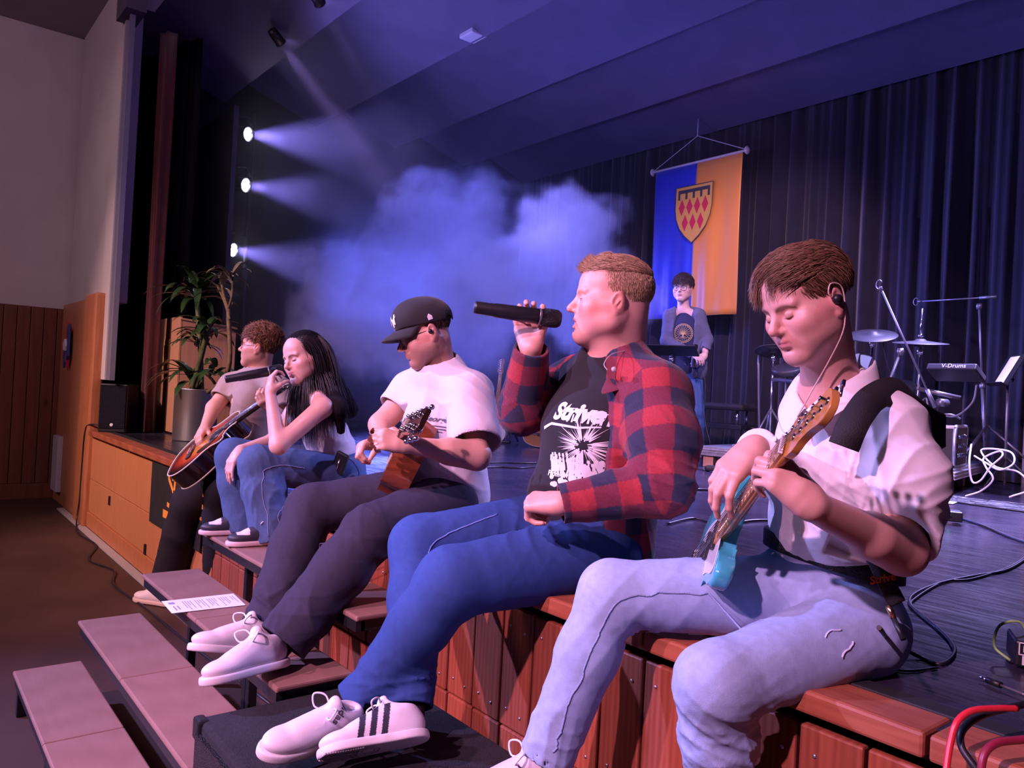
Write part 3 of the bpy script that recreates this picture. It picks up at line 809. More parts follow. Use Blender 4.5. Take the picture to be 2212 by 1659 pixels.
def electric(root_label, butt, head, face, body_m, guard_m, neck_m, board_m, scale=1.0, group=None, knobs=3, name='electric_guitar', pegs=6):
    B, u, v, n, L = gframe(butt, head, face); k = L / 0.98
    P = lambda x, y, z: tuple(B + (u * x + v * y + n * z) * k)
    t = thing(name, root_label, 'guitar', P(.2, 0, 0), group=group)
    o = spline([(.00, .02), (.02, .11), (.09, .160), (.17, .145), (.235, .112), (.30, .125), (.375, .160), (.415, .135), (.385, .085), (.345, .045), (.33, 0), (.335, -.045), (.365, -.085), (.375, -.130),
                (.33, -.150), (.27, -.118), (.22, -.108), (.15, -.140), (.08, -.158), (.02, -.12), (0, -.06)], 5, True)
    bd = outline_mesh(o, P, -.022, .022, 'guitar_body', body_m, t, .011)
    g = spline([(.335, .035), (.37, .07), (.37, .10), (.33, .10), (.27, .085), (.22, .082), (.16, .09), (.10, .085), (.07, .04), (.08, -.02), (.06, -.07), (.08, -.11), (.13, -.115), (.19, -.09), (.25, -.09), (.32, -.115), (.345, -.10), (.345, -.04)], 4, True)
    outline_mesh(g, P, .0222, .0242, 'pickguard', guard_m, bd)
    R3 = Matrix((tuple(u), tuple(v), tuple(n))).transposed()
    for x in (.14, .215, .29): MB().box(P(x, 0, .029), (.020 * k, .078 * k, .012 * k), R3, bevel=.003).build('pickup', M['black_plastic'] if knobs == 3 else M['white_plastic'], t, True)
    mb = MB().box(P(.075, 0, .029), (.045 * k, .075 * k, .010 * k), R3, bevel=.002)
    for i in range(6): mb.box(P(.082, -.027 + i * .0108, .037), (.030 * k, .009 * k, .008 * k), R3, bevel=.001)
    mb.build('bridge', M['chrome'], t, True)
    for i, (x, y) in enumerate(((.12, -.085), (.085, -.10), (.05, -.105))):
        MB().lathe([(0, .012), (.009, .012), (.010, .010), (.0105, 0)], P(x, y, .024), n, 16).build('knob', M['chrome'], t, True)
    nk = MB(); x0, x1 = .325, .795
    rings = []
    for x in np.linspace(x0, x1, 8):
        w = .028 - .0065 * (x - x0) / (x1 - x0); pr = [(w * cos(a), .024 - .022 * sin(a)) for a in np.linspace(0, pi, 9)]
        rings.append([nk.bm.verts.new(P(x, y, z)) for y, z in pr])
    for a, b in zip(rings, rings[1:]):
        for i in range(9): nk._face([a[i], a[(i + 1) % 9], b[(i + 1) % 9], b[i]], 0, True)
    nk._face(rings[0]); nk._face(rings[-1]); nk.build('neck', neck_m, t, True)
    fb = MB(); xs = [x0 - .02, x1]
    fb.prism([(x0 - .06, -.028), (x1, -.0215), (x1, .0215), (x0 - .06, .028)], P(0, 0, .0242), u * k, v * k, .006 * k)
    f_o = fb.build('fretboard', board_m, t, True)
    fr = MB()
    for i in range(1, 22):
        x = x1 - .648 * (1 - 2 ** (-i / 12)) ; w = .0215 + .0065 * (x1 - x) / .47
        if x > x0 - .055: fr.tube([P(x, -w, .0308), P(x, w, .0308)], .0011 * k, 5)
    fr.build('fret', M['chrome'], f_o, True)
    hd = spline([(.790, .022), (.83, .030), (.86, .020), (.90, .018), (.945, .022), (.975, .004), (.972, -.030), (.955, -.050), (.93, -.046), (.90, -.040), (.86, -.040), (.83, -.052), (.815, -.046), (.80, -.024)], 4, True)
    hd = [(x, -y) for x, y in hd]; h = outline_mesh(hd, lambda x, y, z: P(x, y, z - (x - .79) * .10), .008, .023, 'headstock', neck_m, t, .002)
    for i in range(pegs):
        x = .825 + i * (.135 / (pegs - 1)); y = .006 + i * .002; zz = .022 - (x - .79) * .10
        mb = MB().lathe([(.0045, 0), (.0045, .012), (.0055, .014), (0, .015)], P(x, y, zz), n, 12).lathe([(.0075, 0), (.0075, .002), (0, .003)], P(x, y, zz), n, 14)
        mb.tube([P(x, y + .02, zz - .020), P(x, .055, zz - .020)], .0028 * k, 8)
        mb.box(P(x, .064, zz - .020), (.014 * k, .016 * k, .007 * k), R3, bevel=.002)
        mb.build('tuning_peg', M['chrome'], h, True)
    for i in range(pegs):
        y0 = .026 - i * .052 / (pegs - 1); y1 = .0175 - i * .035 / (pegs - 1); j = i; x = .825 + j * (.135 / (pegs - 1))
        MB().tube([P(.082, y0, .041), P(x1 + .001, y1, .034), P(x, .006 + j * .002, .034 - (x - .79) * .10)], (.0007 + .0003 * (pegs - 1 - i) / pegs) * k, 5).build('string', M['chrome'], t, True)
    MB().box(P(x1 + .002, 0, .031), (.004 * k, .044 * k, .008 * k), R3).build('nut', M['white_plastic'], t, True)
    return t, P

def acoustic(root_label, butt, head, face, top_m, side_m, guard_m, name='acoustic_guitar', cutaway=False, depth=.105, bind=True, head_m=None):
    B, u, v, n, L = gframe(butt, head, face); k = L / 1.03
    P = lambda x, y, z: tuple(B + (u * x + v * y + n * z) * k)
    t = thing(name, root_label, 'guitar', P(.2, 0, 0))
    R3 = Matrix((tuple(u), tuple(v), tuple(n))).transposed()
    half = [(.0, .05), (.02, .125), (.08, .182), (.15, .198), (.22, .180), (.285, .142), (.335, .134), (.39, .142), (.44, .140), (.475, .105), (.488, .05)]
    other = [(x, -y) for x, y in reversed(half)]
    if cutaway: other = [(.488, -.03), (.455, -.034), (.425, -.055), (.415, -.095), (.425, -.135), (.40, -.152), (.335, -.134)] + other[4 + 1:]
    o = spline(half + other, 6, True)
    bd = outline_mesh(o, P, -depth, 0, 'guitar_body', [side_m, top_m], t, .003, 0, 1)
    if bind:
        for z in (.0005, -depth): MB().tube([P(x, y, z) for x, y in o], .0042 * k, 8, closed=True).build('binding', M['cream'], bd, True)
    MB().lathe([(.002, .0012), (.049, .0012), (.049, .0)], P(.335, 0, 0), n, 40).build('soundhole', M['black_plastic'], bd, True)
    MB().lathe([(.051, .0), (.051, .0016), (.060, .0016), (.060, .0)], P(.335, 0, 0), n, 40).build('rosette', M['cream'], bd, True)
    MB().lathe([(.053, .0), (.053, .0020), (.058, .0020), (.058, .0)], P(.335, 0, 0), n, 40).build('rosette_inlay', M['black_plastic'], bd, True)
    g = spline([(.37, -.045), (.345, -.075), (.29, -.11), (.23, -.10), (.22, -.07), (.27, -.05), (.30, -.055), (.335, -.058)], 5, True)
    outline_mesh(g, P, .001, .003, 'pickguard', guard_m, bd)
    MB().box(P(.15, 0, .006), (.034 * k, .16 * k, .010 * k), R3, bevel=.004).build('bridge', M['rosewood'], t, True)
    MB().box(P(.162, 0, .013), (.004 * k, .074 * k, .006 * k), R3).build('saddle', M['cream'], t, True)
    for i in range(6): MB().lathe([(0, .006), (.003, .004), (.0032, 0)], P(.140, -.0275 + i * .011, .011), n, 8).build('bridge_pin', M['cream'], t, True)
    x0, x1 = .40, .83
    nk = MB(); rings = []
    for x in np.linspace(.48, x1, 8):
        w = .028 - .006 * (x - x0) / (x1 - x0); pr = [(w * cos(a), .002 - .021 * sin(a)) for a in np.linspace(0, pi, 9)]
        rings.append([nk.bm.verts.new(P(x, y, z)) for y, z in pr])
    for a, b in zip(rings, rings[1:]):
        for i in range(9): nk._face([a[i], a[(i + 1) % 9], b[(i + 1) % 9], b[i]], 0, True)
    nk._face(rings[0]); nk._face(rings[-1]); nk.build('neck', side_m, t, True)
    f_o = MB().prism([(x0, -.028), (x1, -.0215), (x1, .0215), (x0, .028)], P(0, 0, .002), u * k, v * k, .007 * k).build('fretboard', M['rosewood'], t, True)
    fr = MB(); dt = MB()
    for i in range(1, 19):
        x = x1 - .66 * (1 - 2 ** (-i / 12)); w = .0215 + .0065 * (x1 - x) / .43
        if x > x0: fr.tube([P(x, -w, .0095), P(x, w, .0095)], .001 * k, 5)
        if i in (3, 5, 7, 9, 12, 15) and x > x0: dt.lathe([(0, .0005), (.003, 0)], P(x + .012, 0, .0092), n, 8)
    fr.build('fret', M['chrome'], f_o, True); dt.build('inlay_dots', M['cream'], f_o, True)
    hd = [(.83, -.022), (.85, -.034), (1.01, -.040), (1.03, -.030), (1.022, 0), (1.03, .030), (1.01, .040), (.85, .034), (.83, .022)]
    Ph = lambda x, y, z: P(x, y, z - (x - .83) * .22)
    h = outline_mesh(hd, Ph, -.012, .004, 'headstock', head_m or side_m, t, .002)
    for i in range(6):
        x = .87 + (i % 3) * .055; s = -1 if i < 3 else 1
        mb = MB().lathe([(.0045, 0), (.0045, .014), (0, .016)], Ph(x, s * .022, .004), n, 12).lathe([(.008, 0), (.008, .003), (0, .003)], Ph(x, s * .022, .004), n, 14)
        mb.box(Ph(x, s * .022, -.018), (.030 * k, .016 * k, .012 * k), R3, bevel=.003)
        mb.tube([Ph(x, s * .03, -.018), Ph(x, s * .047, -.018)], .0025 * k, 8); mb.lathe([(0, -.008), (.007, -.006), (.0085, 0), (.007, .006), (0, .008)], Ph(x, s * .055, -.018), u, 12)
        mb.build('tuning_peg', M['chrome'], h, True)
        y0 = -.0275 + i * .011; y1 = -.018 + i * .0072
        MB().tube([P(.142, y0, .014), P(.163, y0, .0165), P(x1, y1, .0125), Ph(x, s * .018, .012)], .0008 * k, 5).build('string', M['chrome'], t, True)
    MB().box(P(x1, 0, .006), (.005 * k, .044 * k, .010 * k), R3).build('nut', M['cream'], t, True)
    return t, P
M['cream'] = mat('cream_binding', (.72, .64, .48), .4)
M['rosewood'] = mat('rosewood', (.055, .025, .018), .5, noise=.4, nscale=20)
M['turquoise'] = mat('turquoise_gloss', (.06, .42, .52), .18, coat=.8)
M['white_gloss'] = mat('white_gloss', (.75, .74, .76), .2, coat=.6)
M['maple'] = mat('amber_maple', (.60, .25, .06), .25, coat=.6, noise=.15, nscale=10)
M['maple_board'] = mat('maple_fretboard', (.62, .30, .10), .3, coat=.3)
M['mahogany'] = mat('glossy_mahogany', (.23, .055, .022), .22, coat=.7, noise=.4, nscale=6, stretch=(1, 1, 8))
M['dark_gloss'] = mat('dark_brown_gloss', (.020, .008, .006), .18, coat=.8)
M['strap_black'] = mat('black_nylon_strap', (.016, .014, .017), .75, bump=.3, bscale=400)
def sunburst(B, u, v, k):
    m = mat('sunburst_gloss', (.6, .1, .02), .18, coat=.8); nt = m.node_tree; N = nt.nodes; L = nt.links
    g = N.new('ShaderNodeNewGeometry'); s = N.new('ShaderNodeVectorMath'); s.operation = 'SUBTRACT'; s.inputs[1].default_value = tuple(B)
    L.new(g.outputs['Position'], s.inputs[0])
    def dot(w):
        d = N.new('ShaderNodeVectorMath'); d.operation = 'DOT_PRODUCT'; d.inputs[1].default_value = tuple(w); L.new(s.outputs[0], d.inputs[0]); return d.outputs['Value']
    a = N.new('ShaderNodeMath'); a.operation = 'MULTIPLY_ADD'; L.new(dot(u), a.inputs[0]); a.inputs[1].default_value = 1 / (.26 * k); a.inputs[2].default_value = -.235 / .26
    b = N.new('ShaderNodeMath'); b.operation = 'MULTIPLY'; L.new(dot(v), b.inputs[0]); b.inputs[1].default_value = 1 / (.185 * k)
    c = N.new('ShaderNodeCombineXYZ'); L.new(a.outputs[0], c.inputs[0]); L.new(b.outputs[0], c.inputs[1])
    l = N.new('ShaderNodeVectorMath'); l.operation = 'LENGTH'; L.new(c.outputs[0], l.inputs[0])
    r = N.new('ShaderNodeValToRGB'); L.new(l.outputs['Value'], r.inputs[0]); e = r.color_ramp.elements
    e[0].position = .30; e[0].color = (.78, .26, .035, 1); e[1].position = 1.0; e[1].color = (.012, .004, .003, 1)
    x = e.new(.62); x.color = (.62, .055, .012, 1); x = e.new(.84); x.color = (.12, .010, .005, 1)
    L.new(r.outputs[0], nt.nodes['Principled BSDF'].inputs['Base Color'])
    return m

# ================================================================ people
from mathutils.bvhtree import BVHTree
def bvh(o):
    me = o.data
    return BVHTree.FromPolygons([v.co for v in me.vertices], [tuple(p.vertices) for p in me.polygons])
def snap(bv, pts, off=0.0):
    out = []
    for p in pts:
        c, n, i, d = bv.find_nearest(Vector(p))
        out.append(tuple(c + n * off))
    return out
def cast_lettering(me, bv, o, ux, uy, off=.0015, away=.25, cut=.006):
    """lays a flat lettering mesh (in its own x,y) onto a surface, looking along the plane's normal"""
    ux = Vector(ux).normalized(); uy = Vector(uy); uy = (uy - ux * uy.dot(ux)).normalized(); n = ux.cross(uy); o = Vector(o)
    bm = bmesh.new(); bm.from_mesh(me)
    for _ in range(3):
        es = [e for e in bm.edges if e.calc_length() > cut]
        if not es: break
        bmesh.ops.subdivide_edges(bm, edges=es, cuts=1)
    bmesh.ops.triangulate(bm, faces=bm.faces)
    dead = []
    for v in bm.verts:
        p = o + ux * v.co.x + uy * v.co.y
        h = bv.ray_cast(p + n * away, -n, away * 2)
        if h[0] is None: dead.append(v); v.co = p
        else: v.co = h[0] + n * off + h[1] * off * .3
    bmesh.ops.delete(bm, geom=dead, context='VERTS')
    bm.to_mesh(me); bm.free(); return me

def lay_text(body, size, bv, o, ux, uy, m, parent, name='lettering', **kw):
    me = text_mesh(body, size, 0, **kw); cast_lettering(me, bv, o, ux, uy)
    me.materials.append(m); return link_mesh(name, me, None, parent, True)

def lay_shape(polys, bv, o, ux, uy, m, parent, name, off=.0015):
    """polygons in plane coordinates laid on a surface"""
    me = bpy.data.meshes.new(name); bm = bmesh.new()
    for pl in polys:
        try: bm.faces.new([bm.verts.new((u, v, 0)) for u, v in pl])
        except ValueError: pass
    bmesh.ops.triangulate(bm, faces=bm.faces)
    bm.to_mesh(me); bm.free(); cast_lettering(me, bv, o, ux, uy, off)
    me.materials.append(m); return link_mesh(name, me, None, parent, True)

def stroke(pts, w0, w1=None):
    """a pen stroke as a list of quads"""
    out = []; P = [np.array(p, float) for p in pts]; n = len(P); w1 = w0 if w1 is None else w1
    L = []; R = []
    for i, p in enumerate(P):
        d = P[min(i + 1, n - 1)] - P[max(i - 1, 0)]; d /= np.linalg.norm(d) + 1e-9; q = np.array([-d[1], d[0]]) * (w0 + (w1 - w0) * i / max(1, n - 1)) / 2
        L.append(p + q); R.append(p - q)
    for i in range(n - 1): out.append([L[i], R[i], R[i + 1], L[i + 1]])
    return out

def leg(g, hip, knee, ank, r, k=.03, hem=None):
    """trouser leg: radii at hip, knee, calf, hem"""
    hip, knee, ank = map(np.array, (hip, knee, ank)); calf = knee + (ank - knee) * .35
    g.cone(hip, knee, r[0], r[1], k); g.cone(knee, calf, r[1] * .98, r[2], k); g.cone(calf, ank, r[2], r[3], k)

def open_hem(g, ank, knee, r, depth=.05):
    a = np.array(ank, float); d = unit(a - np.array(knee))
    g.cone(a - d * depth, a + d * .20, r, r, .004, 'sub')

def cut_plane_end(g, p, d, r=.16):
    r = min(r, .115) if r < .19 else r
    """trims everything beyond point p in direction d (a flat hem or cuff)"""
    d = unit(d); R = frame(d, (0.3, .2, 1)); g.box(np.array(p) + d * r * 1.6, (r, r * 1.6, r), R, .001, .003, 'sub')

def shoe(name, heel, toe, up, parent, color_fn, sole_c=(.72, .66, .68), w=.048, h=.075, scale=1.0, seed=1, sole_t=.024, mat_=None, hvox=.0030, flat_toe=0.0, tongue=True):
    """a low trainer: heel and toe give the middle line of the sole"""
    heel = np.array(heel, float); toe = np.array(toe, float); f = unit(toe - heel); L = np.linalg.norm(toe - heel)
    r = unit(np.cross(f, up)); u = np.cross(r, f); S = L / .29
    P = lambda a, b, c: heel + f * a * L + r * b * S + u * c * S
    R = np.array([r, f, u])
    lo, hi = bbox([P(0, 0, 0), P(1, 0, 0), P(.2, 0, .14), P(.2, 0, -.02)], .09)
    g = SDF(lo, hi, hvox)
    E = lambda a, b, c, rr, k=.02, m='add': g.ell(P(a, b, c), np.array(rr) * S, R, k * S, m)
    E(.20, 0, .050, (.036, .058, .052), .02); E(.45, .002, .045, (.041, .075, .042), .03); E(.76, .004, .036, (.045, .068, .028), .03)
    E(.24, 0, .080, (.034, .050, .032), .02)
    g.cone(P(.44, 0, .080), P(.66, .002, .052), .022 * S, .020 * S, .03 * S, flat=(r, 1.2))
    g.cone(P(.30, 0, .075), P(.36, 0, .118), .026 * S, .018 * S, .02 * S, flat=(r, 1.15))       # tongue
    g.ell(P(.20, 0, .118), np.array((.024, .040, .030)) * S, R, .012 * S, 'sub')                 # opening
    for t in (.50, .56, .62, .68): g.cone(P(t, -.026, .085 - (t - .5) * .16), P(t, .026, .085 - (t - .5) * .16), .0035 * S, .0035 * S, .004)
    g.box(P(.5, 0, -.05), (.09 * S, .25 * S, .062 * S), R, .001, .002, 'sub')
    up_o = g.mesh('upper', mat_ or M['leather'], parent, lambda V: color_fn(np.stack([(V - heel) @ f / L, (V - heel) @ r / S, (V - heel) @ u / S], 1)), 1)
    g = SDF(lo, hi, hvox)
    for (a, b, rr) in ((.16, 0, (.041, .052, .05)), (.45, .002, (.043, .090, .05)), (.76, .004, (.050, .076, .05))):
        g.ell(P(a, b, .012), np.array(rr) * S, R, .03 * S)
    g.box(P(.5, 0, -.10), (.12 * S, .25 * S, .10 * S), R, .001, .004, 'sub'); g.box(P(.5, 0, sole_t + .10), (.12 * S, .25 * S, .10 * S), R, .001, .004, 'sub')
    so = g.mesh('sole', M['leather'], parent, sole_c, 1)
    mb = MB()
    for j, t in enumerate((.42, .49, .56, .63)):
        c = .092 - (t - .42) * .20
        mb.tube([P(t, -.024, c - .006), P(t + .02, 0, c + .008), P(t, .024, c - .006)], .0028 * S, 6)
        mb.tube([P(t, -.024, c - .006), P(t + .07, .022, c - .018)], .0026 * S, 6)
    lp = [P(.40, 0, .10), P(.42, .03, .125), P(.50, .05, .120), P(.50, .03, .095), P(.41, .004, .10)]
    mb.tube(spline(lp, 6), .0026 * S, 6)
    lp = [P(.40, 0, .10), P(.42, -.03, .122), P(.50, -.046, .110), P(.47, -.02, .095), P(.41, -.002, .10)]
    mb.tube(spline(lp, 6), .0026 * S, 6)
    mb.build('laces', M['lace'], parent, True)
    return up_o, P, f, r, u
M['lace'] = mat('shoe_lace', (.78, .74, .78), .8)

def hair_strands(H, n, root_ok, comb, length, lift=.01, r=.0011, seed=0, steps=8, rad=(.0770, .0985, .0815), cen=(0, -.018, .052), curl=0.0, jitter=.08, free=1.0, fall=(0, 0, -1)):
    """strands growing from an ellipsoid scalp in head coordinates, laid along comb(x,y,z) over the scalp;
    after the fraction free of its length a strand leaves the scalp and bends towards fall"""
    rs = np.random.RandomState(seed); out = []; rad = np.array(rad); cen = np.array(cen); fall = np.array(fall, float)
    tries = 0
    while len(out) < n and tries < n * 30:
        tries += 1
        v = rs.normal(size=3); v /= np.linalg.norm(v); p = cen + v * rad
        if not root_ok(*p): continue
        Ln = length(*p) * (.7 + .5 * rs.rand()); jt = rs.normal(size=3) * jitter
        lf = lift(*p) if callable(lift) else lift
        q = p.copy(); pts = [H.W(*q)]; ph = rs.rand() * 6.28; lay = lf * (.15 + .85 * rs.rand()); d = unit(np.array(comb(*p), float) + jt)
        fr = free(*p) if callable(free) else free
        for i in range(steps):
            t = (i + 1) / steps; nrm = unit((q - cen) / rad ** 2)
            if t <= fr:
                c = np.array(comb(*q), float) + jt; c = c - nrm * np.dot(c, nrm); d = unit(.45 * d + .75 * unit(c))
            else: d = unit(d + fall * .35)
            if curl: d = unit(d + curl * np.array([sin(ph + i * 1.7), cos(ph * 1.3 + i * 1.9), sin(ph * 2 + i * 1.3)]))
            q = q + d * Ln / steps
            sh = rad + lay * sin(min(1, t * 1.5) * pi * .5); l = np.linalg.norm((q - cen) / sh)
            if t <= fr: q = cen + (q - cen) * (1 + (1 / l - 1) * .85)
            elif np.linalg.norm((q - cen) / (rad + .002)) < 1: q = cen + (q - cen) / np.linalg.norm((q - cen) / (rad + .002))
            pts.append(H.W(*q))
        out.append((pts, r * (.7 + .6 * rs.rand())))
    return out

def spectacles(H, parent, m, w=.024, h=.019, y=.098, z=.000, rr=.0011, rnd=True):
    mb = MB()
    for q in (-1, 1):
        pts = []
        for k in range(20):
            a = 2 * pi * k / 20; e = 2.0 if rnd else 3.2
            cx = abs(cos(a)) ** (2 / e) * np.sign(cos(a)); cz = abs(sin(a)) ** (2 / e) * np.sign(sin(a))
            pts.append(H.W(q * .0335 + cx * w, y - .010 * abs(q * .0335 + cx * w) / .05, z + cz * h))
        mb.tube(pts, rr, 6, closed=True)
        mb.tube([H.W(q * (.0335 + w), y - .012, z + .004), H.W(q * .072, y - .03, z + .006), H.W(q * .079, .01, z + .006), H.W(q * .080, -.014, z + .004), H.W(q * .078, -.03, z - .012)], rr, 6)
    mb.tube([H.W(-.0335 + w, y - .003, z + .004), H.W(0, y + .003, z + .008), H.W(.0335 - w, y - .003, z + .004)], rr, 6)
    o = mb.build('glasses_frame', m, parent, True)
    lm = M.get('lens')
    if lm is None:
        lm = mat('spectacle_lens', (.9, .9, 1), .03, alpha=.16); M['lens'] = lm
    mb = MB()
    for q in (-1, 1):
        vs = []
        for k in range(20):
            a = 2 * pi * k / 20; e = 2.0 if rnd else 3.2
            cx = abs(cos(a)) ** (2 / e) * np.sign(cos(a)); cz = abs(sin(a)) ** (2 / e) * np.sign(sin(a))
            vs.append(mb.bm.verts.new(Vector(H.W(q * .0335 + cx * w * .97, y - .010 * abs(q * .0335 + cx * w) / .05, z + cz * h * .97))))
        mb._face(vs)
    mb.build('lens', lm, o, True)
    return o

def person(label, base, name='person'):
    return thing(name, label, 'person', base)

def body_mesh(g, p, skin, heads, extra=None):
    def col(V):
        C = np.tile(np.array(skin, np.float32), (len(V), 1)).astype(float)
        for f in heads: C = f(V, C)
        if extra: C = extra(V, C)
        return np.clip(C, 0, 1)
    return g.mesh('body', M['skin'], p, col, 1)

def eyelids(H, p, col, closed, lower=.25):
    """upper and lower lids as caps over the eyeball; closed 0..1"""
    lm = mat('eyelid_skin', col, .5)
    for q in (-1, 1):
        c = np.array(H.W(q * .0315, .0722, .0005)); r = .0130 * H.sc
        for nm, sg, amt in (('upper_eyelid', 1, closed), ('lower_eyelid', -1, lower)):
            me = bpy.data.meshes.new(nm); V = []; F = []; n = 14; m = 8
            for i in range(m + 1):
                # sweep from above (70 deg) down to the lid edge
                a = (pi * .48) * (1 - i / m) + (pi * (.25 - .5 * amt)) * (i / m) if sg > 0 else (-pi * .48) * (1 - i / m) + (-pi * .25 + pi * .5 * amt * .5) * (i / m)
                for k in range(n + 1):
                    b = -pi * .46 + pi * .92 * k / n
                    V.append(tuple(c + H.R[0] * r * sin(b) + (H.R[1] * cos(a) + H.R[2] * sin(a)) * r * cos(b)))
            for i in range(m):
                for k in range(n): F.append((i * (n + 1) + k, i * (n + 1) + k + 1, (i + 1) * (n + 1) + k + 1, (i + 1) * (n + 1) + k))
            me.from_pydata(V, [], F); me.polygons.foreach_set('use_smooth', [True] * len(F)); me.materials.append(lm)
            o = link_mesh(nm, me, None, p, True); s_ = o.modifiers.new('t', 'SOLIDIFY'); s_.thickness = .0012; s_.offset = 1

# ---------------------------------------------------------------- the bassist in the white shirt, nearest on the right
def build_bassist():
    p = person('seated young man in white shirt and pale jeans, eyes down over turquoise electric guitar', (-.9, 1.66, ST))
    skin = (.70, .37, .31)
    hipL, hipR, kL, kR, aL, aR = (-0.822,1.634,0.925), (-0.968,1.675,0.961), (-0.922,1.286,0.851), (-1.247,1.328,0.943), (-0.966,1.396,0.517), (-1.317,1.213,0.566)
    pel, chest, nb = (-0.925,1.696,0.998), (-0.885,1.647,1.259), (-0.878,1.59,1.422)
    shL, shR, elL, wrL = (-0.764,1.606,1.364), (-0.999,1.695,1.348), (-0.707,1.568,1.127), (-0.739,1.286,1.225)
    elR, wrR = (-0.977,1.597,1.239), (-0.933,1.395,1.309)
    H = Head((-0.881,1.472,1.605), (-.30, -.93, -.42), (-.08, -.02, 1), .92, jaw=.92)
    g = SDF(*bbox([elL, wrR, H.W(0, 0, .16), H.W(0, .12, 0), shR, (-0.972,1.348,1.19), wrL, (-0.783,1.183,1.314), (-0.77,1.2,1.219), (-.9, 1.7, .95)], .10), .0027)
    g.cone(pel, chest, .10, .11, .04, flat=((.25, .97, 0), .8)); g.cone(chest, nb, .10, .06, .05)
    g.cone(nb, shL, .05, .045, .04); g.cone(nb, shR, .05, .045, .04)
    g.cone(shL, elL, .046, .040, .02); g.cone(elL, wrL, .043, .026, .02, flat=((.3, .2, 1), 1.05))
    g.cone(elL, np.array(elL) * .65 + np.array(wrL) * .35, .040, .044, .02)
    g.cone(shR, elR, .045, .040, .02); g.cone(elR, wrR, .040, .027, .02)
    H.sculpt(g, nb, .052, lids=.2)
    wl = np.array(wrL)
    hand(g, wrL, np.array((-0.795,1.248,1.285)) - wl, np.array((-0.868,1.318,1.22)) - np.array((-0.769,1.249,1.274)), -1,
         [(.75, .95, .6), (.85, 1.0, .6), (.95, 1.0, .6), (1.05, 1.0, .6)], (.5, .6), 1.0, spread=.10)
    wr = np.array(wrR)
    hand(g, wrR, np.array((-0.948,1.345,1.268)) - wr, np.array((-0.96,1.459,1.196)) - np.array((-0.951,1.373,1.277)), 1,
         [(.55, .55, .4), (.35, .65, .4), (.4, .7, .4), (.5, .8, .5)], (.35, .2), 1.02, spread=.07)
    tattoo = lambda V, C: C
    b = body_mesh(g, p, skin, [H.color(skin, lip=(.52, .15, .15), brow=(.12, .06, .035), blush=.35, lash=.6)])
    H.eyes(p, M['iris_brown'])
    eyelids(H, p, (.58, .30, .23), .78)
    # hair: long on top and swept towards the forehead, short at the sides
    S = []
    cb = lambda x, y, z: (.60 if y > 0 else .25, 1.0, -.10)
    S += hair_strands(H, 6500, lambda x, y, z: z > .066 and -.10 < y < .046, cb, lambda x, y, z: .078 if y < 0 else .062, lambda x, y, z: .008 + .020 * min(1, max(0, (y + .06) / .1)), .0007, 1, 9,
                      free=lambda x, y, z: .95 if y < 0 else .72, fall=(.6, .5, -.6), jitter=.10)
    S += hair_strands(H, 700, lambda x, y, z: z > .080 and y > .02 and x > .0, lambda x, y, z: (.6, 1, .1), lambda x, y, z: .062, .026, .0007, 21, 9, free=.45, fall=(.4, .25, -1.1), jitter=.1)
    S += hair_strands(H, 160, lambda x, y, z: z > .080 and y > .02 and x < .005, lambda x, y, z: (-.25, 1.0, -.1), lambda x, y, z: .056, .020, .0007, 22, 9, free=.6, fall=(-.15, .0, -1.2), jitter=.12)
    S += hair_strands(H, 4600, lambda x, y, z: .028 < z < .088 and y < .052, lambda x, y, z: (0, -.45, -.75), lambda x, y, z: .055 if z > .06 else .026, .013,   .0007, 3, 7, jitter=.10)
    S += hair_strands(H, 1500, lambda x, y, z: z > .05 and y < -.03, lambda x, y, z: (0, -.6, -1), lambda x, y, z: .055, .014, .0010, 6, 7, jitter=.1)
    S += hair_strands(H, 1400, lambda x, y, z: z > -.045 and z < .04 and y < -.045, lambda x, y, z: (0, -.1, -1), lambda x, y, z: .014, .003, .0008, 4, 4)
    hair_mesh('hair', S, M['hairmat'], p, colors=(.25, .13, .075))
    gh = SDF(*bbox([H.W(0, 0, .05)], .14), .004)
    gh.ell(H.W(0, -.018, .052), np.array((.0775, .0990, .0820)) * H.sc, H.R, 0); gh.ell(H.W(0, .000, .082), np.array((.052, .066, .052)) * H.sc, H.R, .03)
    gh.box(H.W(0, .075, -.02), (.1, .075, .085), H.R, .02, .01, 'sub'); gh.box(H.W(0, .06, -.10), (.1, .12, .10), H.R, .02, .01, 'sub')
    gh.mesh('hair_cap', M['hair_base'], p, (.10, .05, .03), 1)
    # ear monitor with its cable
    mb = MB(); e = H.W(-.0875, -.006, .000); mb.lathe([(0, -.008), (.008, -.006), (.0105, 0), (.009, .007), (0, .010)], e, -H.R[0], 16)
    em = mb.build('ear_monitor', M['black_plastic'], p, True)
    mb = MB().tube(spline([H.W(-.086, .004, .006), H.W(-.088, .010, .020), H.W(-.088, -.004, .036), H.W(-.086, -.030, .02), H.W(-.080, -.024, -.03), H.W(-.070, .004, -.085), (-0.869,1.474,1.416), (-0.892,1.477,1.377)], 6), .0016, 6)
    mb.build('cable', mat('clear_cable', (.70, .50, .45), .3), em, True)
    # shirt
    fn = unit((.25, .97, 0))
    g = SDF(*bbox([elL, shL, shR, nb, pel, elR, (-0.911,1.425,1.11), (-0.813,1.788,1.026)], .13), .0036)
    g.cone(pel, chest, .120, .125, .06, flat=(fn, .80)); g.cone(chest, nb, .125, .070, .07, flat=(fn, .85))
    g.cone(np.array(pel) + (.0, 0, .06), np.array(pel) + (0, -.03, .14), .122, .130, .05, flat=(fn, .85))
    g.cone(nb, shL, .066, .062, .06); g.cone(nb, shR, .062, .056, .05)
    mid = np.array(shL) * .60 + np.array(elL) * .40 + (.016, .01, .0)
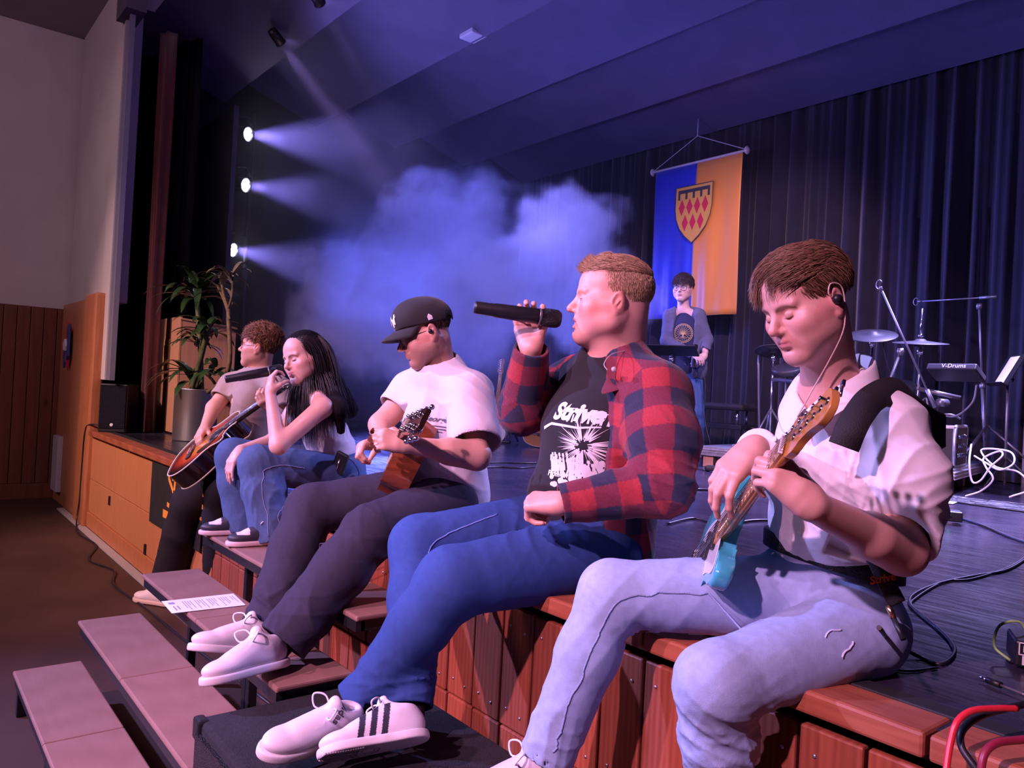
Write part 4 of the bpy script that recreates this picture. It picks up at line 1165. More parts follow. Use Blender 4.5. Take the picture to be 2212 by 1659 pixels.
    g.cone(shL, mid, .070, .080, .05); g.cone(mid, elL, .080, .062, .03)
    g.cone(np.array(chest) + (.06, -.05, .03), mid, .06, .05, .06)
    g.cone(shR, elR, .056, .054, .04); g.cone(elR, wrR, .056, .046, .03)
    cuff = np.array(elL) * .80 + np.array(shL) * .20
    ad = unit(np.array(wrL) - np.array(elL)) * .45 + unit(np.array(elL) - np.array(shL)) * .55
    cpos = np.array(elL) + np.array(unit(np.array(shL) - np.array(elL))) * .028
    g.cone(cpos - unit(ad) * .05, cpos - unit(ad) * .005, .066, .070, .012)
    g.cone(cpos - unit(ad) * .085, cpos - unit(ad) * .05, .068, .062, .008)
    g.noise(folds(11, .0042, 24, 5))
    g.noise(local_folds(mid, .16, 3, .020, 40, unit(np.array(elL) - np.array(shL)) + np.array((.3, .4, 0)), 4))
    g.noise(local_folds(cpos - unit(ad) * .04, .085, 5, .004, 60, (.3, .4, .5), 4))
    g.noise(local_folds((-0.874,1.534,1.166), .14, 8, .010, 45, (.6, .3, 1), 4))
    g.noise(local_folds((-0.771,1.533,1.284), .13, 9, .017, 38, (.7, .1, .8), 4))
    cut_plane_end(g, cpos, ad, .12)
    cut_plane_end(g, np.array(pel) + (0, 0, .070), (.12, .10, -1), .25)
    g.cone(cpos - unit(ad) * .02, cpos + unit(ad) * .1, .052, .052, .004, 'sub')
    cut_plane_end(g, wrR, np.array(wrR) - np.array(elR), .10)
    # open neck
    g.cone(np.array(nb) - (0, 0, .02), H.W(0, -.02, -.05), .060, .062, .008, 'sub')
    g.cone(np.array(nb) + fn * -.05 - (0, 0, .055), np.array(nb) + fn * -.08 + (0, 0, .05), .016, .055, .01, 'sub')
    shirt = g.mesh('shirt', M['shirt_bright'], p, None, 1)
    bs = bvh(shirt)
    # collar leaves
    mb = MB(); nbv = Vector(nb); up = Vector(unit(np.array(H.c) - np.array(nb))) ; fw = Vector(-fn); rt = Vector(np.cross(fn, (0, 0, 1))) * -1
    def collar(sgn):
        inner = []; outer = []; n = 14
        for i in range(n + 1):
            a = pi * (1 - i / n)          # back .. front
            ca, sa = cos(a), sin(a)
            rad = .070 + .006 * (1 - i / n)
            q = nbv + fw * (-ca * rad * -1 * 1.0) * 1.0
            q = nbv + fw * (cos(a) * rad * 1.0 + .004) + rt * (sgn * sin(a) * rad * 1.08)
            h = .070 + .034 * (1 - i / n) - .090 * (i / n) ** 2
            top = q + Vector((0, 0, 1)) * (h + .012)
            flare = 1.22 + .22 * (i / n) ** 2
            dn = .060 + .030 * (i / n) ** 2.2
            bot = nbv + (q - nbv) * flare + Vector((0, 0, 1)) * (h + .012 - dn) + rt * sgn * .02 * (i / n) ** 2
            inner.append(top); outer.append(bot)
        return inner, outer
    me = bpy.data.meshes.new('collar'); V = []; F = []
    for sgn in (-1, 1):
        a, b_ = collar(sgn); st = [nbv + (x - nbv) * .97 - Vector((0, 0, .045)) for x in a]; o = len(V)
        V += st + a + b_; n = len(a)
        for r_ in (0, 1):
            for i in range(n - 1): F.append((o + r_ * n + i, o + r_ * n + i + 1, o + (r_ + 1) * n + i + 1, o + (r_ + 1) * n + i))
    me.from_pydata([tuple(v) for v in V], [], F); me.polygons.foreach_set('use_smooth', [True] * len(F)); me.materials.append(M['shirt_bright'])
    co = link_mesh('collar', me, None, shirt, True)
    s_ = co.modifiers.new('t', 'SOLIDIFY'); s_.thickness = .0035; s_ = co.modifiers.new('s', 'SUBSURF'); s_.levels = 1; s_.render_levels = 2
    # buttons on the placket
    pl = snap(bs, [(-0.872,1.391,1.354), (-0.876,1.385,1.321), (-0.916,1.45,1.154), (-0.913,1.454,1.118)], .001)
    for q in pl:
        MB().lathe([(0, 0), (.0055, .0005), (.0055, .002), (.003, .0026), (0, .002)], q, -fn, 14).build('button', M['white_plastic'], shirt, True)
    # jeans
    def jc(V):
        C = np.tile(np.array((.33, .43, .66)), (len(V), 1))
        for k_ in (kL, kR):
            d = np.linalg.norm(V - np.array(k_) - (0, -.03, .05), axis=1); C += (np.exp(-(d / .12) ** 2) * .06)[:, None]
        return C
    g = SDF(*bbox([hipL, hipR, kL, kR, (-.9, 1.4, .42), aR, (-.85, 1.75, 1.0), aR], .15), .0042)
    leg(g, hipL, kL, aL, (.096, .078, .074, .066)); leg(g, hipR, kR, aR, (.100, .076, .070, .064))
    g.cone(np.array(pel) + (0, .02, -.04), np.array(pel) + (0, .01, .045), .142, .136, .05, flat=(fn, .90))
    cut_plane_end(g, np.array(pel) + (0, 0, .085), (0, .12, 1), .2)
    g.ell(np.array(hipL) + (-.02, .04, .0), (.098, .09, .078), None, .05); g.ell(np.array(hipR) + (-.01, .05, .0), (.10, .10, .085), None, .05)
    g.noise(folds(21, .0040, 24, 5))
    g.noise(local_folds(np.array(kR) + (.02, .05, -.05), .10, 31, .013, 60, (0, .9, 1), 4))
    g.noise(local_folds(np.array(kL) + (.03, .06, -.12), .16, 32, .012, 55, (.1, .3, 1), 4))
    g.noise(local_folds(np.array(aR) + (0, 0, .05), .12, 33, .012, 60, (0, .1, 1), 4))
    g.noise(local_folds((-0.927,1.567,0.984), .16, 34, .010, 42, (.8, -.2, .8), 4))
    g.noise(local_folds((-0.899,1.285,0.751), .2, 35, .010, 45, (.3, 0, 1), 4))
    cut_plane_end(g, aR, np.array(aR) - np.array(kR), .12); open_hem(g, aR, kR, .055)
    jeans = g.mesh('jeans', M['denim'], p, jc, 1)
    bj = bvh(jeans)
    sm = mat('denim_seam', (.30, .36, .56), .9, bump=.5, bscale=500)
    def seam(pts, r=.0022, off=.0006, n=14):
        MB().tube(snap(bj, spline(pts, n), off), r, 6).build('seam', sm, jeans, True)
    seam([(-0.938,1.424,0.993), (-0.991,1.39,0.998), (-1.077,1.315,0.991), (-1.149,1.259,0.954), (-1.175,1.227,0.887), (-1.182,1.187,0.813), (-1.196,1.154,0.707), (-1.221,1.141,0.613)])
    wl_ = mat('pale_seam', (.62, .66, .85), .9)
    MB().tube(snap(bj, spline([(-0.706,1.49,0.97), (-0.727,1.497,0.954), (-0.733,1.489,0.941), (-0.743,1.477,0.931), (-0.747,1.472,0.917)], 8), .001), .0022, 6).build('seam', wl_, jeans, True)
    MB().tube(snap(bj, spline([(-0.74,1.479,1.004), (-0.757,1.459,0.998), (-0.767,1.446,0.974)], 8), .001), .0018, 6).build('seam', wl_, jeans, True)
    # belt and loops
    bc = np.array(pel) + (0, .008, .068)
    bp = []
    for k_ in range(40):
        a = 2 * pi * k_ / 40; q = bc + np.array((cos(a) * .150, sin(a) * .133, 0)); bp.append(q)
    me = bpy.data.meshes.new('belt')
    V = []; F = []
    for k_, q in enumerate(bp):
        tl = -.14 * (q[1] - bc[1]) - .13 * (q[0] - bc[0])
        for dz in (-.019, .019): V.append((q[0], q[1], q[2] + dz + tl))
    for k_ in range(40): F.append((2 * k_, 2 * ((k_ + 1) % 40), 2 * ((k_ + 1) % 40) + 1, 2 * k_ + 1))
    me.from_pydata(V, [], F); me.polygons.foreach_set('use_smooth', [True] * 40); me.materials.append(M['belt'])
    bo = link_mesh('belt', me, None, p, True); s_ = bo.modifiers.new('t', 'SOLIDIFY'); s_.thickness = .006; s_.offset = 1
    # right shoe, toe showing under the hem
    f = np.array(aR); H2 = f + np.array((.035, .06, -.075)); T2 = f + np.array((-.10, -.17, -.105))
    shoe('shoe', H2, T2, (0, 0, 1), p, lambda q: np.tile(np.array((.68, .62, .66)), (len(q), 1)))
    return p, H, shirt, bs
M['shirt_white'] = mat('white_jersey', (.66, .60, .65), .75, bump=.05, bscale=600, sheen=.1)
M['shirt_bright'] = mat('white_cotton_shirt', (.82, .76, .80), .75, bump=.05, bscale=600, sheen=.1)
M['belt'] = mat('black_braided_belt', (.02, .018, .02), .6, bump=.8, bscale=240)
BASS = build_bassist()
bg, BP = electric('glossy turquoise electric guitar in the arms of the man in white shirt', (-1.215, 1.60, .965), (-0.637,1.155,1.406), (-.72, -.60, .25), M['turquoise'], M['white_gloss'], M['maple'], M['maple_board'])
def ribbon(name, pts, w, m, parent, bv=None, side=None, off=.006, th=.004, n=10):
    P = [Vector(p) for p in spline(pts, n)]
    if bv is not None: P = [Vector(q) for q in snap(bv, P, off)]
    V = []; F = []
    sd = [Vector(s) for s in spline(side, n)] if side else None
    for i, p in enumerate(P):
        d = (P[min(i + 1, len(P) - 1)] - P[max(i - 1, 0)]).normalized()
        if sd: s = sd[i]
        else:
            c, nn, _, _ = bv.find_nearest(p); s = d.cross(nn)
        s = (s - d * s.dot(d)).normalized()
        for q in (-1, 0, 1):
            x = p + s * w * .5 * q
            if bv is not None and q:
                c, nn, _, dist = bv.find_nearest(x)
                x = c + nn * off
            V.append(tuple(x))
    for i in range(len(P) - 1):
        for q in (0, 1): F.append((3 * i + q, 3 * i + q + 1, 3 * i + q + 4, 3 * i + q + 3))
    me = bpy.data.meshes.new(name); me.from_pydata(V, [], F); me.polygons.foreach_set('use_smooth', [True] * len(F)); me.materials.append(m)
    o = link_mesh(name, me, None, parent, True); s_ = o.modifiers.new('t', 'SOLIDIFY'); s_.thickness = th; s_.offset = 1
    return o
p_, H_, shirt_, bs_ = BASS
# strap over the near shoulder
st = ribbon('strap', [(-0.744,1.79,1.317), (-0.745,1.756,1.387), (-0.747,1.674,1.433), (-0.751,1.588,1.442), (-0.757,1.517,1.421), (-0.752,1.46,1.39), (-0.752,1.428,1.358), (-0.759,1.42,1.327)], .056, M['strap_black'], bg, None,
            side=[(-.2, -.9, .3), (-.4, -.7, .5), (-.55, -.45, .65), (-.5, -.3, .75), (-.7, -.35, .55), (-.85, -.5, .15), (-.8, -.55, -.1), (-.8, -.55, -.1)])

# ---------------------------------------------------------------- the singer in the checked shirt
def plaid(segs, c_red=(.36, .035, .045), c_mid=(.17, .028, .050), c_dark=(.030, .030, .062), sq=.062):
    """checks that follow each limb: segs = [(a, b, side vector)]"""
    def f(V):
        best = np.full(len(V), 9.0); U = np.zeros(len(V)); W = np.zeros(len(V))
        for j, (a, b, sv, rad, pen) in enumerate(segs):
            a = np.array(a, float); b = np.array(b, float); d = b - a; L = np.linalg.norm(d); d = d / L
            s = unit(np.array(sv) - d * np.dot(sv, d)); t_ = np.cross(d, s)
            q = V - a; h = q @ d; hc = np.clip(h, 0, L); r = np.linalg.norm(q - hc[:, None] * d, axis=1) - rad + pen
            ang = np.arctan2(q @ t_, q @ s)
            m = r < best; best[m] = r[m]; U[m] = h[m] + j * .03; W[m] = ang[m] * max(rad, .05)
        A = (np.floor(U / sq) % 2); B = (np.floor(W / sq) % 2)
        C = np.where((A + B)[:, None] == 0, np.array(c_red), np.where((A + B)[:, None] == 2, np.array(c_dark), np.array(c_mid)))
        return C * (.92 + .16 * ((np.sin(U * 900) * np.sin(W * 900)) > 0))[:, None]
    return f

def microphone(label, tail, head, group=None, r=.0185, ring=True):
    tail = np.array(tail, float); head = np.array(head, float); d = head - tail; L = np.linalg.norm(d); u = d / L
    t = thing('microphone', label, 'microphone', tuple(tail), group=group)
    MB().lathe([(0, 0), (r * .80, .001), (r * .88, .006), (r * .92, L * .22), (r * 1.0, L * .24), (r * 1.08, L * .55), (r * 1.12, L * .72), (r * .9, L * .745), (0, L * .746)], tail, u, 28).build('microphone_body', M['black_plastic'], t, True)
    MB().lathe([(r * 1.16, L * .735), (r * 1.20, L * .74), (r * 1.20, L * .755), (r * 1.16, L * .76)], tail, u, 28).build('microphone_ring', M['grey_metal'], t, True)
    g = MB().lathe([(r * 1.10, L * .758), (r * 1.30, L * .80), (r * 1.34, L * .88), (r * 1.30, L * .955), (r * 1.0, L * .99), (0, L)], tail, u, 28)
    g.build('microphone_grille', M['mic_grille'], t, True)
    return t, u
M['mic_grille'] = mat('black_wire_mesh', (.03, .03, .035), .35, .8, bump=1.0, bscale=420)

def lateral(fn): return unit(np.cross((0, 0, 1), np.array(fn)))      # towards the person's left for fn = facing

def build_singer():
    p = person('seated young man singing, red and navy checked shirt over black printed T-shirt, blue jeans', (-1.66, 1.7, ST))
    skin = (.74, .38, .32)
    hipL, hipR, kL, kR, aL, aR = (-1.595,1.629,0.943), (-1.806,1.654,0.979), (-1.692,1.189,0.886), (-1.952,1.249,0.93), (-1.832,1.019,0.557), (-1.726,1.103,0.564)
    pel, chest, nb = (-1.697,1.725,1.021), (-1.667,1.694,1.293), (-1.624,1.682,1.509)
    shL, shR = (-1.439,1.673,1.406), (-1.84,1.702,1.421)
    elL, wrL, elR, wrR = (-1.325,1.58,1.174), (-1.473,1.364,1.117), (-1.864,1.545,1.342), (-1.761,1.479,1.526)
    H = Head((-1.606,1.639,1.666), (-.645, -.76, .06), (0, 0, 1), 1.055, jaw=1.05, fat=.010)
    fc = unit((-.38, -.92, 0)); lt = lateral(fc)
    g = SDF(*bbox([elL, wrL, wrR, H.W(0, 0, .16), H.W(0, .12, 0), shR, pel, (-1.587,1.302,1.089), (-1.797,1.432,1.662), elR], .09), .0032)
    g.cone(pel, chest, .12, .12, .04); g.cone(chest, nb, .11, .07, .05)
    g.cone(nb, shL, .055, .05, .04); g.cone(nb, shR, .055, .05, .04); g.cone(shL, elL, .052, .045, .02); g.cone(elL, wrL, .045, .030, .02)
    g.cone(shR, elR, .052, .045, .02); g.cone(elR, wrR, .043, .029, .02)
    H.sculpt(g, nb, .066, mouth_open=.9)
    g.cone(H.W(0, .035, -.085), H.W(0, .0, -.105), .030, .035, .03); g.cone(H.W(0, -.06, -.01), np.array(nb) + (.02, .03, 0), .045, .06, .03)
    wl = np.array(wrL)
    hand(g, wl, np.array((-1.568,1.325,1.112)) - wl, (-.25, .35, -.9), -1, [(1.25, 1.2, .6), (1.3, 1.25, .6), (1.35, 1.25, .6), (1.4, 1.2, .6)], (.5, .8), 1.10, spread=.02, k=.003)
    wr = np.array(wrR)
    hand(g, wr, np.array((-1.822,1.498,1.615)) - wr, (.80, -.60, .05), 1, [(.55, .95, .85), (.6, 1.0, .8), (.65, 1.0, .8), (.7, 1.0, .8)], (.62, .15), 1.06, spread=.10, k=.003)
    body_mesh(g, p, skin, [H.color(skin, lip=(.60, .17, .17), brow=(.45, .24, .12), blush=.6, lash=.35)])
    H.eyes(p, M['iris_blue']); eyelids(H, p, (.66, .33, .28), .45, .3)
    S = []
    S += hair_strands(H, 3800, lambda x, y, z: z > .083 and y < .066, lambda x, y, z: (-.1, 1, .05), lambda x, y, z: .030 + .012 * (y > .02), lambda x, y, z: .008 + .010 * (y > 0), .0007, 1, 6, free=lambda x, y, z: .9 if y < .03 else .45, fall=(0, .2, 1.1), jitter=.16)
    S += hair_strands(H, 5200, lambda x, y, z: (z > .028 or y < -.05) and z > -.055 - .2 * (y + .09) and z < .086 and y < .040 and not (abs(x) > .06 and y > -.035 and z < .012), lambda x, y, z: (0, -.25, -1), lambda x, y, z: .010, .0025, .0006, 2, 4, jitter=.1)
    hair_mesh('hair', S, M['hairmat'], p, colors=(.56, .36, .21))
    gh = SDF(*bbox([H.W(0, 0, .05)], .15), .004)
    gh.ell(H.W(0, -.018, .052), (.0768 * 1.055, .0985 * 1.055, .0815 * 1.055), H.R, 0); gh.box(H.W(0, .075, -.03), (.1, .09, .128), H.R, .02, .01, 'sub'); gh.box(H.W(0, .04, -.07), (.1, .08, .10), H.R, .02, .01, 'sub'); gh.box(H.W(0, -.03, -.13), (.1, .12, .09), H.R, .02, .01, 'sub')
    gh.mesh('hair_cap', M['hair_base'], p, (.40, .25, .16), 1)
    # black T-shirt
    c0 = np.array(pel) + fc * .02
    g = SDF(*bbox([pel, chest, nb, shL, shR], .24), .0045)
    g.cone(c0 + (0, 0, -.06), np.array(chest) + fc * .015, .168, .160, .06, flat=(lt, 1.12)); g.cone(np.array(chest), np.array(nb) - (0, 0, .04), .150, .085, .08, flat=(lt, 1.15))
    g.ell(c0 + fc * .035 + (0, 0, .06), (.165, .165, .13), None, .06)
    g.cone(nb, shL, .07, .07, .06); g.cone(nb, shR, .07, .07, .06)
    g.noise(folds(41, .003, 22, 4)); g.noise(local_folds(c0 + fc * .15 + (0, 0, 0), .15, 42, .010, 38, (0, .1, 1), 4))
    g.cone(np.array(nb) - (0, 0, .03), H.W(0, -.01, -.09), .066, .078, .006, 'sub')
    tee = g.mesh('t_shirt', M['black_tee'], p, None, 1)
    bt = bvh(tee)
    cp = snap(bt, [(-1.623,1.493,1.36)], 0)[0]
    n_ = Vector((.10, -.99, .12)).normalized(); ux = Vector((1, .10, 0)).normalized(); uy = n_.cross(ux) * -1
    ux = Vector((.99, .10, 0)).normalized(); uy = Vector((-.02, .13, .99)); wp = M['white_print']
    A = lambda px, py: None
    o1 = Vector((-1.601,1.425,1.359)); o2 = Vector((-1.564,1.441,1.267)); o3 = Vector((-1.569,1.403,1.183))
    # lettering with long tails: a slanted word, an arrow from its last letter and an underline
    lay_text('Strive', .068, bt, o1, ux, uy, wp, tee, 'shirt_lettering', bold=.0035, shear=.35)
    sh = stroke([(-.12, -.050), (-.08, -.036), (.02, -.042), (.08, -.032)], .010, .004) + stroke([(.09, .02), (.13, .035), (.165, .028)], .008, .016) + [[(.145, .055), (.190, .022), (.150, .012), (.160, .032)]]
    lay_shape(sh[:3], bt, o1, ux, uy, wp, tee, 'shirt_underline'); lay_shape(sh[3:], bt, o1, ux, uy, wp, tee, 'shirt_arrow')
    rs = np.random.RandomState(3); pol = []
    for i in range(120):      # burst of light over a crowd
        a = rs.rand() * 2 * pi; r0 = .012 + .02 * rs.rand(); r1 = r0 + .03 + .05 * rs.rand(); w = .05 + .05 * rs.rand()
        pol.append([(cos(a - w) * r0, sin(a - w) * r0 * .8), (cos(a) * r1, sin(a) * r1 * .75), (cos(a + w) * r0, sin(a + w) * r0 * .8)])
    for i in range(95):      # raised hands
        x = -.115 + .23 * rs.rand(); y = -.10 + .035 * rs.rand(); h = .02 + .022 * rs.rand(); w = .003 + .002 * rs.rand(); l = rs.uniform(-.008, .008)
        pol += [[(x - w, y), (x + w, y), (x + l + w * .7, y + h), (x + l - w * .7, y + h)], [(x + l - .005, y + h), (x + l + .005, y + h), (x + l + .003, y + h + .009), (x + l - .004, y + h + .008)]]
    for i in range(26):
        x = -.125 + .25 * rs.rand(); y = -.125 + .03 * rs.rand(); q = .006 + .004 * rs.rand()
        pol.append([(x + q * cos(t) * 1.2, y + q * sin(t)) for t in np.linspace(0, 5.6, 8)])
    for i in range(9):
        x = -.06 + .016 * i; pol.append([(x, .062), (x + .006, .062), (x + .008, .085), (x + .003, .085)])
    pol += stroke([(-.10, .09), (.11, .098)], .003) + stroke([(.07, .045), (.118, .050)], .012, .009) + stroke([(.075, .018), (.12, .02)], .012, .009)
    lay_shape(pol, bt, o2, ux, uy, wp, tee, 'shirt_print')
    lay_text('From Living Room to Stage', .0215, bt, o3, ux, uy, wp, tee, 'shirt_lettering', bold=.0008)
    lay_text('2026', .021, bt, o3 - uy * .024 * 1.0, ux, uy, wp, tee, 'shirt_lettering', bold=.0008)
    # checked overshirt
    up = np.array((0, 0, 1.0))
    segs = [(np.array(pel) - (0, 0, .3), np.array(nb), fc, .20, 0), (shL, elL, fc, .085, -.01), (elL, wrL, up, .065, 0), (shR, elR, fc, .08, -.01), (elR, wrR, fc, .065, 0)]
    g = SDF(*bbox([elL, wrL, shL, shR, nb, elR, wrR, c0 - (0, 0, .1), c0 - fc * .1], .17), .0040)
    T0 = c0 - (0, 0, .12)
    g.cone(T0, np.array(chest) - fc * .005, .190, .182, .06, flat=(lt, 1.12)); g.cone(np.array(chest) - fc * .01, np.array(nb) - (0, 0, .03), .170, .088, .08, flat=(lt, 1.15))
    g.cone(nb, shL, .076, .088, .07); g.cone(nb, shR, .076, .085, .07)
    g.box(c0 + fc * (.055 + .25), (.5, .25, .6), np.array([lt, fc, up]), .01, .02, 'sub')
    g.cone(c0 - (0, 0, .3), np.array(chest), .160, .150, .02, 'sub', flat=(lt, 1.12)); g.cone(np.array(chest), np.array(nb) - (0, 0, .06), .14, .07, .02, 'sub', flat=(lt, 1.15))
    mL = np.array(shL) * .5 + np.array(elL) * .5 + lt * .02
    g.cone(shL, mL, .090, .092, .05); g.cone(mL, elL, .092, .078, .04); g.cone(elL, wrL, .078, .052, .04)
    g.cone(shR, elR, .088, .078, .04); g.cone(elR, wrR, .078, .055, .03)
    g.cone(np.array(chest) - fc * .05, mL, .08, .06, .06)
    g.noise(folds(43, .0045, 20, 4))
    g.noise(local_folds(mL + lt * .06, .16, 44, .016, 36, unit(np.array(elL) - np.array(shL)) + fc * .5, 4))
    g.noise(local_folds(elL, .15, 45, .018, 45, (.5, .5, .8), 4)); g.noise(local_folds(np.array(elL) * .4 + np.array(wrL) * .6, .13, 46, .014, 50, np.array(wrL) - np.array(elL), 4))
    g.noise(local_folds(elR, .14, 47, .014, 45, (.3, .4, 1), 4)); g.noise(local_folds(np.array(chest) + lt * .15 - fc * .05, .14, 48, .014, 34, (.7, .5, .5), 4))
    for w_, e_, r_ in ((wrL, elL, .046), (wrR, elR, .046)):
        d = unit(np.array(w_) - np.array(e_)); cut_plane_end(g, np.array(w_) + d * .002, d, .11); g.cone(np.array(w_) - d * .035, np.array(w_) + d * .1, r_ * .93, r_ * .93, .004, 'sub')
    cut_plane_end(g, c0 - (0, 0, .11), (0, 0, -1), .3)
    g.cone(np.array(nb) - (0, 0, .06), H.W(0, -.01, -.07), .072, .082, .008, 'sub')
    sh_ = g.mesh('checked_shirt', M['cloth'], p, plaid(segs), 1)
    bs = bvh(sh_)
    # collar
    me = bpy.data.meshes.new('collar'); V = []; F = []; n = 22
    for i in range(n + 1):
        a = radians(-118 + 236 * i / n); dr = -fc * cos(a) + lt * sin(a); rb = .078 + .010 * abs(sin(a)); t = abs(i / n * 2 - 1)
        b_ = np.array(nb) - (0, 0, .035) + dr * rb - up * .035 * t
        V += [tuple(b_), tuple(b_ + up * (.055 - .02 * t) + dr * .004), tuple(b_ + up * (.050 - .03 * t) + dr * .018), tuple(b_ + up * (.002 - .050 * t ** 2) + dr * (.058 + .02 * t) + fc * .03 * t)]
    for i in range(n):
        for k in range(3): F.append((i * 4 + k, i * 4 + k + 1, (i + 1) * 4 + k + 1, (i + 1) * 4 + k))
    me.from_pydata(V, [], F); me.polygons.foreach_set('use_smooth', [True] * len(F)); me.materials.append(M['collar_maroon'])
    co = link_mesh('collar', me, None, sh_, True); s_ = co.modifiers.new('t', 'SOLIDIFY'); s_.thickness = .004; s_ = co.modifiers.new('s', 'SUBSURF'); s_.render_levels = 2
    for q in snap(bs, [(-1.537,1.569,1.289), (-1.533,1.576,1.199), (-1.525,1.587,1.096)], .001): MB().lathe([(0, .003), (.005, .003), (.0055, 0)], q, fc, 12).build('button', M['black_plastic'], sh_, True)
    mb = MB().tube(spline([H.W(.04, -.085, -.09), (-1.526,1.644,1.533), (-1.514,1.563,1.514), (-1.506,1.526,1.486), (-1.493,1.526,1.468)], 6), .0016, 6); mb.lathe([(0, -.008), (.007, -.004), (.008, .004), (0, .009)], (-1.482,1.54,1.471), (1, .3, .3), 14)
    mb.build('ear_monitor', mat('clear_ear_monitor', (.60, .48, .50), .2, alpha=.8), p, True)
    # jeans
    g = SDF(*bbox([hipL, hipR, kL, kR, aL, aR, np.array(pel) + (0, .1, 0)], .15), .0045)
    leg(g, hipL, kL, aL, (.122, .092, .080, .066)); leg(g, hipR, kR, aR, (.118, .086, .076, .064))
    g.cone(np.array(pel) + (0, .0, -.05), np.array(pel) + (0, .0, .0), .170, .165, .05, flat=(lt, 1.1))
    g.cone(aL, aL, .074, .074, .02)
    g.noise(folds(51, .0042, 22, 5))
    g.noise(local_folds(np.array(aL) + (.0, .02, .05), .12, 52, .012, 55, np.array(aL) - np.array(kL), 4)); g.noise(local_folds(np.array(aR) + (0, 0, .06), .12, 53, .009, 55, (0, .1, 1), 4))
    g.noise(local_folds(np.array(kR) + (0, .06, -.02), .12, 54, .012, 48, (.2, .8, .8), 4)); g.noise(local_folds((-1.668,1.442,0.991), .16, 55, .012, 38, (.7, .3, .6), 4))
    for a_, k_ in ((aL, kL), (aR, kR)): cut_plane_end(g, a_, np.array(a_) - np.array(k_), .12); open_hem(g, a_, k_, .050, .02)
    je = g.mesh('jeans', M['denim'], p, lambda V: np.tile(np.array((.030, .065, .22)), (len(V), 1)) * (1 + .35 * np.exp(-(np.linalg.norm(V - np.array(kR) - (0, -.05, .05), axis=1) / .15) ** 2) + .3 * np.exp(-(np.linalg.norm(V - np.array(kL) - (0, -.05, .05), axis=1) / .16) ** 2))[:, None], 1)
    bj = bvh(je); sm = mat('light_seam', (.16, .24, .55), .9)
    MB().tube(snap(bj, spline([(-1.81,1.424,1.041), (-1.824,1.327,1.011), (-1.823,1.249,0.984), (-1.85,1.216,0.923), (-1.848,1.219,0.845), (-1.85,1.218,0.78)], 10), .0006), .0022, 6).build('seam', sm, je, True)
    # socks and shoes
    for a_, k_ in ((aL, kL), (aR, kR)):
        d = unit(np.array(a_) - np.array(k_)); MB().tube([np.array(a_) - d * .05, np.array(a_) + d * .02, np.array(a_) + d * .07], [.042, .040, .044], 18).build('sock', M['black_cloth'], p, True)
    white = lambda q: np.tile(np.array((.76, .70, .76)), (len(q), 1))
    def striped(q):
        C = white(q); x = q[:, 0] + q[:, 2] * .9 - .22
        for c in (.22, .33, .44): C[(np.abs(x - c) < .030) & (q[:, 2] < .105) & (q[:, 2] > .02) & (np.abs(q[:, 1]) > .012)] = (.03, .03, .05)
        return C
    o, P, f, r, u = shoe('shoe', (-1.773,0.981,0.505), (-1.744,0.714,0.523), (.30, -.30, .90), p, white, hvox=.0024)
    for k_, (a, b) in enumerate(((.30, .022), (.345, .022), (.39, .022))): pass
    n_t = unit(-r * .9 + u * .2 + f * .3); x_t = unit(f * .55 - u * .85); x_t = unit(x_t - n_t * np.dot(x_t, n_t))
    lay_text('adidas', .026, bvh(o), P(.325, -.018, .108), x_t, np.cross(n_t, x_t), M['ink'], o, 'tongue_lettering', bold=.0006)
    o, P, f, r, u = shoe('shoe', (-1.577,1.066,0.546), (-1.657,0.822,0.528), (-.50, .50, .70), p, striped, hvox=.0020)
    # tread pattern of the lifted sole
    mb = MB()
    for i in range(16):
        a = .62 + i * .022; mb.tube([P(a, -.036, -.0005), P(a + .05, -.006, -.0005)], .0022, 5); mb.tube([P(a, .036, -.0005), P(a + .05, .006, -.0005)], .0022, 5)
    mb.lathe([(.014, 0), (.016, .002), (.018, 0)], P(.56, 0, .0), -u, 20).lathe([(.024, 0), (.026, .002), (.028, 0)], P(.56, 0, .0), -u, 24)
    mb.build('tread', mat('grey_rubber', (.38, .34, .38), .7), o, True)
    m, mu = microphone('black handheld microphone in raised hand of the man in checked shirt', (-1.821,1.307,1.631), (-1.702,1.536,1.614), r=.0205)
    return p
M['black_tee'] = mat('black_cotton', (.014, .012, .018), .9, noise=.2, nscale=8, sheen=.1)
M['collar_maroon'] = mat('maroon_collar', (.15, .026, .045), .85)
build_singer()

